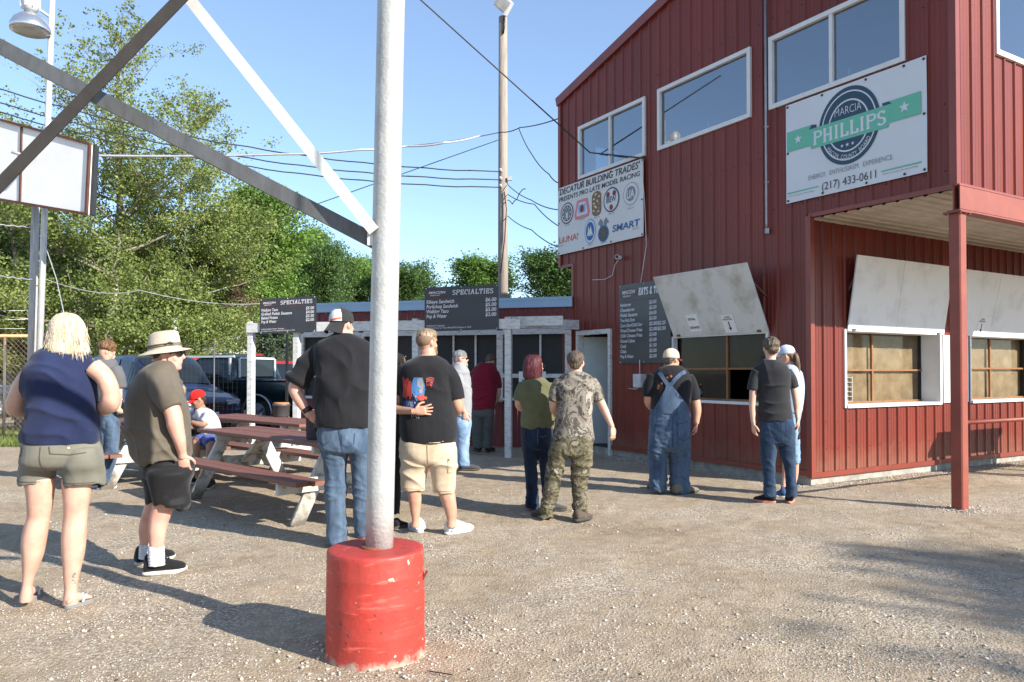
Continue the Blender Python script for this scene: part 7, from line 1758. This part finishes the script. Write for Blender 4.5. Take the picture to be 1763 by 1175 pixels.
ho = as_obj('hair', voxel(f, .007, 2, hd), HRd, r)
f = MB()
def hb2(rr):
    a = rr.uniform(3.3, 6.2); py = 622 + 26 * rr.random(); p = P(917, py, Y - .02) + Vector((math.cos(a) * .098, math.sin(a) * .086, 0)); return p, Vector((0, -.03, -1)), a
strands(f, hb2, 160, .05, .0026, 5); f.build('hair_ends', HRd, ho, fix=False)
f = MB()
for sx in (-1, 1):
    f.tube([T(sx * .034 + .024 * math.cos(a), .096, .004 + .018 * math.sin(a)) for a in [k * math.pi / 6 for k in range(13)]], .002, 5); f.tube([T(sx * .058, .094, .008), T(sx * .08, .0, .006)], .002, 5)
f.build('glasses', BLACKP, r); eyes(T, s, Rm, r)

# ---- 11 youth in camouflage
Y = 7.47; r = person('youth in camouflage tee and waders walking away, one arm swung out', Y, 965)
tor = [(640, 979, 1003, .08), (645, 968, 1014, .105), (653, 961, 1022, .125), (670, 958, 1024, .135), (690, 959, 1021, .14), (712, 957, 1020, .145), (735, 954, 1021, .15), (757, 951, 1023, .155)]
sL_ = [(966, 657, 0, .062), (958, 674, 0, .062), (954, 692, 0, .060)]; sR_ = [(1016, 657, 0, .062), (1026, 672, 0, .062), (1031, 690, 0, .062)]
aR = [(1026, 674, 0, .046), (1034, 692, 0, .043), (1041, 707, .0, .040), (1048, 722, -.01, .032), (1054, 736, -.02, .025)]; aL = [(956, 680, 0, .044), (953, 700, .03, .042), (960, 716, .16, .034), (968, 716, .24, .026)]
w_ = P(1054, 736, Y - .02); h1 = hand_mesh(w_, (.12, 0, -1), (-.6, .6, 0), 1, .92, .4); w_ = P(968, 716, Y + .24); h2 = hand_mesh(w_, (.6, .5, 0), (0, 0, 1), 1, .9)
jn = [(748, 952, 1022, .15), (765, 950, 1021, .155), (784, 948, 1019, .15)]; jL = [(774, 946, 984, .105), (792, 943, 975, .095), (818, 940, 968, .085), (850, 935, 961, .08), (880, 931, 952, .075), (890, 928, 950, .08)]; jR = [(774, 981, 1020, .105), (792, 984, 1018, .095), (818, 985, 1015, .085), (850, 986, 1011, .08), (880, 988, 1010, .075), (893, 987, 1014, .08)]
bo, T, Rm, s = body(r, Y, SK1, tor, [jL, jR], [aR, aL], (P(991, 625, Y), math.radians(8), .23, 0, 1.0), [(991, 650, 0, .056), (991, 638, 0, .054)], (h1, h2), .010, tor_sc=.9)
garment('shirt', r, Y, camo('grey_brown_camouflage', [(.05, .045, .042), (.17, .145, .115), (.24, .215, .18), (.085, .075, .06), (.30, .275, .235)], 6, (1, 1, .8)), [tor], [sL_, sR_], vox=.009, disp=wrinkle(19, .010, 1, 1.1, 5.5))
pants('trousers', r, Y, camo('green_brown_camouflage', [(.04, .038, .022), (.10, .088, .052), (.16, .14, .095), (.065, .055, .032), (.25, .23, .18)], 5, (1, 1, 1.3)), jn, [jL, jR], vox=.009, disp=jeanfold(19, .016))
shoe(r, 'shoe', R3T(946, 894, Y), R3T(917, 888, Y), .10, .08, cloth('brown_shoe', (.16, .12, .09)), SOLEB); shoe(r, 'shoe', R3T(990, 899, Y), R3T(1017, 893, Y), .10, .08, MATS['brown_shoe'], SOLEB)
hair_cap(T, Rm, s, hair_mat('mid_brown_hair', (.17, .12, .08), (.07, .05, .035)), r, (.086, .106, .088), (0, -.006, .036), amp=.007)

# ---- 12 man in overalls
Y = 9.06; r = person('stocky man in blue denim overalls, black tee and cap reading the menu board', Y, 1155)
tor = [(629, 1142, 1170, .10), (635, 1131, 1181, .14), (646, 1122, 1189, .17), (667, 1118, 1191, .195), (690, 1119, 1189, .205), (715, 1120, 1188, .205), (726, 1121, 1187, .20)]
sL_ = [(1128, 650, 0, .085), (1119, 664, 0, .082), (1117, 681, .02, .078)]; sR_ = [(1182, 650, 0, .085), (1191, 668, 0, .082), (1194, 689, .0, .078)]
aR = [(1192, 672, 0, .060), (1198, 694, 0, .057), (1200, 708, -.01, .052), (1199, 722, -.02, .040), (1198, 731, -.02, .034)]; aL = [(1120, 670, 0, .06), (1117, 692, .04, .055), (1126, 704, .18, .045), (1136, 706, .26, .034)]
w_ = P(1198, 731, Y - .02); h1 = hand_mesh(w_, (-.05, -.05, -1), (-1, .3, 0), -1, 1.05, .75); w_ = P(1136, 706, Y + .26); h2 = hand_mesh(w_, (.6, .5, 0), (0, 0, 1), 1, 1)
ov = [(704, 1120, 1187, .208), (715, 1118, 1189, .212), (735, 1116, 1190, .215), (755, 1116, 1190, .205), (775, 1116, 1190, .19)]; jL = [(764, 1115, 1154, .13), (790, 1115, 1150, .12), (820, 1117, 1148, .11), (844, 1118, 1147, .11)]; jR = [(764, 1151, 1190, .13), (790, 1152, 1189, .12), (820, 1153, 1187, .11), (849, 1154, 1187, .11)]
bo, T, Rm, s = body(r, Y, SK2, tor, [jL, jR], [aR, aL], (P(1156, 620, Y), math.radians(52), .24, .02, 1.15), [(1154, 638, 0, .082), (1155, 628, 0, .078)], (h1, h2), .011, tor_sc=.9)
sh = garment('shirt', r, Y, MATS['black_cotton'], [tor], [sL_, sR_], vox=.010, disp=wrinkle(21, .007))
OV = denim('faded_overall_denim', lin((102, 124, 152)), lin((70, 90, 118))); oo = pants('overalls', r, Y, OV, ov, [jL, jR], vox=.010, disp=jeanfold(21, .011))
bv = bvh_of(sh); f = MB()
decal(bv, f, Y, [(1146, 658), (1151, 660), (1158, 680), (1168, 694), (1183, 703), (1184, 711), (1122, 711), (1123, 702), (1133, 690), (1139, 674), (1142, 660)], 0, .012, 6)
strip(bv, f, Y, [(1145, 664), (1138, 652), (1132, 641), (1133, 635)], 6.5, 0, .013, 4); strip(bv, f, Y, [(1148, 664), (1157, 652), (1168, 643), (1176, 640)], 6.5, 0, .014, 4)
f.build('bib_back', OV, oo, fix=False)
f = MB(); BP = [mat('orange_back_print', lin((176, 96, 52)), .7)]
for (x, y) in ((1138, 652), (1141, 656), (1135, 660), (1144, 650), (1130, 664), (1150, 648), (1129, 668)): decal(bv, f, Y, [(x - 2, y), (x, y - 2.5), (x + 2.2, y), (x, y + 2.5)], 0, .003, 1)
f.build('shirt_print', BP[0], sh, fix=False)
bv = bvh_of(oo); f = MB(); strip(bv, f, Y, [(1151, 716), (1152, 768)], 1.0); strip(bv, f, Y, [(1160, 728), (1184, 724)], .9); strip(bv, f, Y, [(1160, 728), (1160, 752), (1172, 757), (1183, 752)], .9); strip(bv, f, Y, [(1124, 728), (1124, 750), (1134, 756), (1144, 752)], .9); f.build('pocket_seam', MATS['dark_denim_seam'], oo, fix=False)
TANS = cloth('tan_work_boot', (.32, .27, .20)); shoe(r, 'boot', R3T(1132, 846, Y), (G(1132, 846).x - .04, G(1132, 846).y + .28), .115, .10, TANS, SOLEB); shoe(r, 'boot', R3T(1160, 853, Y), R3T(1201, 848, Y), .115, .10, TANS, SOLEB)
hair_cap(T, Rm, s, hair_mat('grey_brown_hair', (.17, .14, .11), (.08, .06, .05)), r, (.082, .098, .07), (0, -.010, .020)); cap_hat(T, Rm, s, r, cloth('cream_cap', lin((214, 196, 172))), cloth('dark_red_cap_brim', lin((130, 26, 36))))

# ---- 13 slim youth in the grey tee
Y = 8.35; r = person('slim youth in charcoal tee and blue jeans facing the serving window', Y, 1335)
tor = [(620, 1317, 1337, .075), (627, 1306, 1350, .10), (635, 1299, 1359, .118), (650, 1301, 1361, .125), (665, 1303, 1361, .128), (680, 1305, 1361, .128), (700, 1305, 1363, .13), (725, 1304, 1366, .14)]
sL_ = [(1304, 640, 0, .056), (1298, 655, 0, .056), (1296, 671, 0, .055)]; sR_ = [(1354, 640, 0, .056), (1363, 654, 0, .056), (1367, 668, 0, .055)]
aL = [(1297, 660, 0, .040), (1296, 682, 0, .038), (1295, 698, .0, .036), (1296, 716, -.01, .030), (1297, 730, -.02, .023)]; aR = [(1365, 658, 0, .040), (1369, 680, 0, .038), (1371, 694, 0, .036), (1372, 710, -.01, .028), (1373, 721, -.02, .023)]
w_ = P(1297, 730, Y - .02); h1 = hand_mesh(w_, (.08, .05, -1), (1, .2, 0), 1, .95, .35); w_ = P(1373, 721, Y - .02); h2 = hand_mesh(w_, (.02, 0, -1), (-1, .2, 0), -1, .95, .4)
jn = [(720, 1305, 1366, .13), (740, 1306, 1369, .145), (764, 1307, 1369, .13)]; jL = [(756, 1307, 1339, .10), (785, 1309, 1336, .085), (805, 1312, 1335, .078), (825, 1315, 1335, .07), (855, 1315, 1337, .072)]; jR = [(756, 1339, 1369, .10), (785, 1344, 1369, .085), (805, 1349, 1370, .078), (825, 1352, 1371, .07), (855, 1353, 1372, .072)]
bo, T, Rm, s = body(r, Y, SK1, tor, [jL, jR], [aL, aR], (P(1328, 600, Y), math.radians(6), .24, 0, .95), [(1327, 628, 0, .056), (1327, 614, 0, .054)], (h1, h2), .010, tor_sc=.88)
garment('shirt', r, Y, cloth('charcoal_tee', (.055, .055, .06), .15, c2=(.04, .04, .045)), [tor], [sL_, sR_], vox=.009, disp=wrinkle(23, .007))
jo = pants('jeans', r, Y, denim('deep_blue_denim', lin((62, 86, 114)), lin((40, 58, 82))), jn, [jL, jR], vox=.009, disp=jeanfold(23, .008))
bv = bvh_of(jo); f = MB(); strip(bv, f, Y, [(1311, 731), (1311, 748), (1320, 752), (1330, 748), (1330, 731)], .8); strip(bv, f, Y, [(1345, 731), (1345, 748), (1355, 752), (1363, 748)], .8); strip(bv, f, Y, [(1337, 726), (1338, 756)], .8); f.build('stitching', MATS['dark_denim_seam'], jo, fix=False)
for hl_, tt in (((1335, 867), (1298, 864)), ((1359, 868), (1372, 852))):
    so_ = shoe(r, 'shoe', R3T(*hl_, Y), R3T(*tt, Y) if hl_[0] < 1350 else (G(1359, 868).x + .10, G(1359, 868).y + .25), .10, .09, SHOEB, mat('coral_sole', lin((206, 128, 112)), .6))
hair_cap(T, Rm, s, MATS['mid_brown_hair'], r, (.086, .106, .088), (0, -.004, .038), amp=.009)

# ---- 14 girl in the pale cap
Y = 8.85; r = person('girl in pale cap with ponytail, half hidden behind the slim youth', Y, 1352)
tor = [(628, 1352, 1372, .08), (635, 1345, 1378, .11), (650, 1344, 1382, .125), (680, 1345, 1382, .13), (712, 1348, 1381, .14)]
sR_ = [(1374, 642, 0, .055), (1378, 665, -.02, .05), (1377, 690, -.03, .045), (1374, 712, -.03, .04)]; sL_ = [(1349, 642, 0, .055), (1346, 690, 0, .045)]
aR = [(1377, 690, -.03, .034), (1375, 715, -.03, .030), (1373, 728, -.04, .024)]; aL = [(1346, 680, 0, .036), (1344, 712, .05, .028)]
w_ = P(1373, 728, Y - .04); h1 = hand_mesh(w_, (-.05, -.1, -1), (-1, .3, 0), -1, .9, .8)
jn = [(708, 1346, 1378, .13), (740, 1344, 1377, .14)]; jL = [(734, 1344, 1362, .085), (796, 1346, 1362, .085)]; jR = [(734, 1359, 1377, .085), (797, 1360, 1378, .08)]
bL = [(790, 1347, 1359), (815, 1346, 1356), (835, 1345, 1353), (852, 1345, 1353)]; bR = [(790, 1363, 1376), (815, 1364, 1375), (835, 1364, 1371), (852, 1363, 1371)]
bo, T, Rm, s = body(r, Y, SK1, tor, [jL, jR], [aR, aL], (P(1353, 613, Y), math.radians(-62), .22, .05, .92), [(1360, 634, 0, .05), (1358, 624, 0, .048)], (h1,), .010, bare=(bL, bR), leg_sc=.7, tor_sc=.88)
garment('shirt', r, Y, cloth('pale_blue_cotton', lin((190, 204, 226))), [tor], [sR_, sL_], vox=.010, disp=wrinkle(25, .006))
pants('shorts', r, Y, denim('light_denim', lin((150, 176, 204)), lin((110, 138, 172))), jn, [jL, jR], vox=.010, disp=jeanfold(25, .006))
shoe(r, 'shoe', R3T(1353, 858, Y), R3T(1331, 856, Y), .09, .08, cloth('blue_trainer', lin((70, 100, 150))), SOLEW); shoe(r, 'shoe', R3T(1371, 854, Y), R3T(1350, 851, Y), .09, .08, MATS['blue_trainer'], SOLEW)
f = MB(); loft(f, Y, [(838, 1345, 1353.5), (852, 1345, 1354)], 1, .004); f.build('sock', cloth('red_sock', lin((196, 60, 60))), r)
hair_cap(T, Rm, s, hair_mat('long_brown_hair', (.24, .15, .09), (.10, .06, .035)), r, (.080, .098, .07), (0, -.010, .026)); cap_hat(T, Rm, s, r, cloth('pale_blue_cap', lin((200, 212, 232))), cloth('pale_blue_cap', lin((200, 212, 232))))
f = MB(); limb(f, Y, [(1362, 608, -.03, .022), (1369, 612, -.06, .030), (1373, 628, -.07, .030), (1374, 642, -.08, .022), (1376, 652, -.09, .008)]); as_obj('ponytail', voxel(f, .006, 2, hd), MATS['long_brown_hair'], r)
bt_ = P(1372, 742, Y - .07); f = MB(); z = bt_.z; f.tube([bt_ + UP * q for q in (-.10, -.095, -.05, -.02, .02, .055, .075, .085, .10)], [.026, .032, .032, .029, .032, .030, .016, .012, .012], 16); bo_ = f.build('drink_bottle', mat('dark_cola', (.02, .01, .008), .08, spec=.8)); tag(bo_, 'dark cola bottle held by the girl in the pale cap', 'bottle')
f = MB(); f.tube([bt_ + UP * .10, bt_ + UP * .115], .014, 12); f.build('cap', MAR, bo_)

# ---- 2 curly haired boy
Y = 9.35; r = person('curly haired boy in blue jeans bending over the left picnic table', Y, 185)
tor = [(618, 170, 198, .09), (626, 162, 204, .12), (645, 160, 206, .14), (680, 165, 204, .14), (716, 171, 203, .14)]
sR_ = [(198, 634, -.06, .07), (204, 652, -.08, .068), (206, 668, -.08, .064)]; sL_ = [(168, 634, 0, .07), (164, 662, 0, .064)]
aR = [(204, 660, -.08, .045), (204, 690, -.10, .042), (202, 704, -.12, .038), (210, 710, -.08, .030)]; aL = [(165, 660, 0, .045), (166, 694, .05, .04), (180, 708, .1, .03)]
w_ = P(210, 710, Y - .08); h1 = hand_mesh(w_, (1, .3, -.1), (0, 0, -1), 1)
jn = [(710, 172, 203, .14), (740, 172, 205, .145)]; jL = [(732, 172, 190, .10), (770, 171, 187, .09), (832, 170, 184, .075)]; jR = [(732, 180, 206, .10, -.04), (765, 182, 206, .09, -.05), (795, 177, 201, .085, -.05), (832, 172, 188, .08, -.05)]
bo, T, Rm, s = body(r, Y, SK1, tor, [jL, jR], [aR, aL], (P(184, 606, Y - .04), math.radians(50), .235, .45, 1.0), [(183, 628, 0, .06), (184, 617, -.02, .056)], (h1,), .011, tor_sc=.9)
garment('shirt', r, Y, cloth('plain_grey_tee', (.2, .2, .21)), [tor], [sR_, sL_], vox=.011, disp=wrinkle(27, .007))
pants('jeans', r, Y, denim('mid_blue_denim', lin((112, 134, 158)), lin((72, 92, 118))), jn, [jL, jR], vox=.010, disp=jeanfold(27, .010))
shoe(r, 'shoe', R3T(168, 844, Y), R3T(200, 842, Y), .10, .09, SHOEB, SHOEW, LACEW); shoe(r, 'shoe', (G(165, 838).x, 9.5), (G(192, 838).x, 9.62), .10, .09, SHOEB, SHOEW)
CU = hair_mat('curly_brown_hair', lin((150, 112, 72)), lin((84, 56, 34)))
f = MB(); rn = random.Random(9)
for i in range(90):
    a = rn.uniform(0, 6.28); ph = rn.uniform(-.35, 1.4); q = T(.086 * math.cos(a) * math.cos(ph), -.018 + .094 * math.sin(a) * math.cos(ph), .045 + .085 * math.sin(ph))
    if math.sin(a) > .5 and ph < .4: continue
    f.ellipsoid(q, (.021 * s, .021 * s, .019 * s), None, 8, 6)
f.ellipsoid(T(0, -.012, .045), (.085 * s, .098 * s, .085 * s), Rm, 16, 9); as_obj('hair', voxel(f, .0075, 1, lambda c, n: .006 * noise.noise(c * 55)), CU, r); eyes(T, s, Rm, r)

# ---- 4 boy in the red cap, seated
Y = 9.9; r = person('boy in red cap, white tee and blue shorts seated at the left picnic table', Y, 362)
tor = [(702, 338, 358, .08, -.06), (708, 335, 368, .11, -.04), (718, 337, 376, .13, -.02), (732, 342, 381, .14, 0), (748, 346, 383, .145, .02), (762, 348, 384, .14, .02)]
sR_ = [(358, 710, -.14, .062), (358, 718, -.18, .062), (351, 728, -.22, .058)]; sL_ = [(344, 712, .06, .06), (336, 722, .04, .056)]
aR = [(356, 722, -.20, .044), (350, 731, -.24, .042), (340, 730, -.24, .034), (330, 727, -.22, .026)]; aL = [(340, 716, .05, .042), (334, 730, .02, .038), (326, 726, -.04, .028)]
th1 = [(372, 762, -.02, .095), (360, 758, -.22, .088), (361, 760, -.38, .074), (363, 764, -.42, .066)]; th2 = [(366, 758, .06, .09), (350, 757, -.10, .085), (338, 760, -.22, .07)]
lg1 = [(362, 760, -.40, .060), (363, 775, -.42, .056), (363, 798, -.38, .052), (364, 822, -.34, .038), (364, 832, -.33, .036)]; lg2 = [(339, 760, -.20, .056), (338, 785, -.18, .05), (340, 815, -.1, .036), (340, 825, -.1, .034)]
w_ = P(330, 727, Y - .22); h1 = hand_mesh(w_, (-1, .2, .1), (0, .3, -1), 1, .9, .6); w_ = P(326, 726, Y - .04); h2 = hand_mesh(w_, (-1, .2, .1), (0, .3, -1), -1, .9, .6)
bo, T, Rm, s = body(r, Y, SK4, tor, [], [aR, aL, lg1, lg2, [(q[0], q[1], q[2], q[3] * .8) for q in th1], [(q[0], q[1], q[2], q[3] * .8) for q in th2]], (P(341, 688, Y - .12), math.radians(-118), .22, .35, .98), [(348, 706, -.06, .052), (345, 698, -.08, .05)], (h1, h2), .010, tor_sc=.9)
garment('shirt', r, Y, cloth('white_cotton_tee', (.68, .69, .72)), [tor], [sR_, sL_], vox=.010, disp=wrinkle(29, .008))
garment('shorts', r, Y, cloth('bright_blue_shorts', lin((96, 118, 196)), .15, c2=lin((74, 92, 168)), rough=.6), [[(752, 348, 385, .15, .02), (766, 347, 386, .15, .02), (774, 350, 384, .13, .02)]], [th1, th2], vox=.010, disp=wrinkle(30, .010))
shoe(r, 'shoe', R3T(366, 838, Y), R3T(352, 846, Y), .095, .08, SHOEB, SOLEW); shoe(r, 'shoe', (G(342, 832).x, 9.85), (G(336, 832).x - .1, 9.66), .095, .08, SHOEB, SOLEW)
RC = cloth('bright_red_cap', lin((214, 36, 34))); hair_cap(T, Rm, s, MATS['dark_brown_hair'], r, (.080, .096, .07), (0, -.008, .022)); cap_hat(T, Rm, s * 1.04, r, RC, RC, brim_len=.07); eyes(T, s, Rm, r)

# ---- child across the table
Y = 10.35; r = person('blond child mostly hidden behind the man in the tan hat', Y, 306)
tor = [(694, 298, 314, .07), (700, 292, 321, .10), (715, 291, 322, .11), (745, 292, 322, .12)]
aR = [(318, 705, -.05, .04), (322, 722, -.08, .035), (324, 724, -.16, .025)]
th = [(306, 750, 0, .09), (308, 750, -.25, .07)]; lg = [(308, 752, -.24, .055), (308, 790, -.24, .045), (309, 812, -.22, .035)]
w_ = P(324, 724, Y - .16); h1 = hand_mesh(w_, (.3, -1, 0), (0, 0, -1), 1, .8)
bo, T, Rm, s = body(r, Y, SK1, tor, [], [aR, th, lg], (P(309, 676, Y - .05), math.radians(120), .21, .1), [(307, 696, 0, .045), (308, 688, -.02, .042)], (h1,), .011, tor_sc=.9)
garment('shirt', r, Y, cloth('green_tee', (.08, .16, .10)), [tor], [[(317, 702, -.04, .055), (321, 715, -.07, .05)]], vox=.011, disp=wrinkle(31, .006))
garment('shorts', r, Y, MATS['black_polyester'], [[(742, 292, 322, .12), (758, 291, 323, .13)]], [[(306, 750, 0, .10), (308, 750, -.22, .085)]], vox=.011)
shoe(r, 'shoe', (G(309, 820).x, 10.15), (G(309, 820).x + .05, 9.95), .08, .07, SHOEB, SOLEW)
hair_cap(T, Rm, s, hair_mat('pale_blond_hair', (.50, .40, .26), (.28, .20, .12)), r, (.088, .106, .088), (0, -.006, .036), amp=.010); eyes(T, s, Rm, r)

# bottle and small goods on the window sills
def pop(c, label, m_, h=.24):
    f = MB(); f.tube([c + UP * q * h for q in (0, .03, .25, .45, .62, .72, .8, .88)], [.030, .034, .034, .031, .034, .028, .014, .012], 14); o = f.build('drink_bottle', m_); tag(o, label, 'bottle')
    f = MB(); f.tube([c + UP * h * .88, c + UP * h * .96], .014, 10); f.build('cap', WHITEP, o); f = MB(); f.tube([c + UP * h * .3, c + UP * h * .5], .0352, 14, cap=False); f.build('label_band', LB, o)
pop(C0 + D1 * 2.02 - NL * .11 + UP * 1.035, 'small dark drink bottle standing inside the shaded serving window sill', MATS['dark_cola'])
gd = C0 + D2 * .95 - NR * .30 + UP * 1.02
f = MB(); R3 = Matrix(((D2.x, NR.x, 0), (D2.y, NR.y, 0), (0, 0, 1)))
for k in range(6): f.box(gd + D2 * .18 + UP * (.02 + .065 * k), (.22, .06, .008), R3)
for sx in (-1, 1): f.box(gd + D2 * (.18 + sx * .11) + UP * .18, (.012, .06, .36), R3)
tag(f.build('wire_rack', WHITEP), 'small white rack inside the brown paper window', 'rack')
pop(gd - D2 * .08 , 'pale jar beside the white rack inside the brown paper window', mat('pale_jar', (.55, .55, .52), .4), .2)
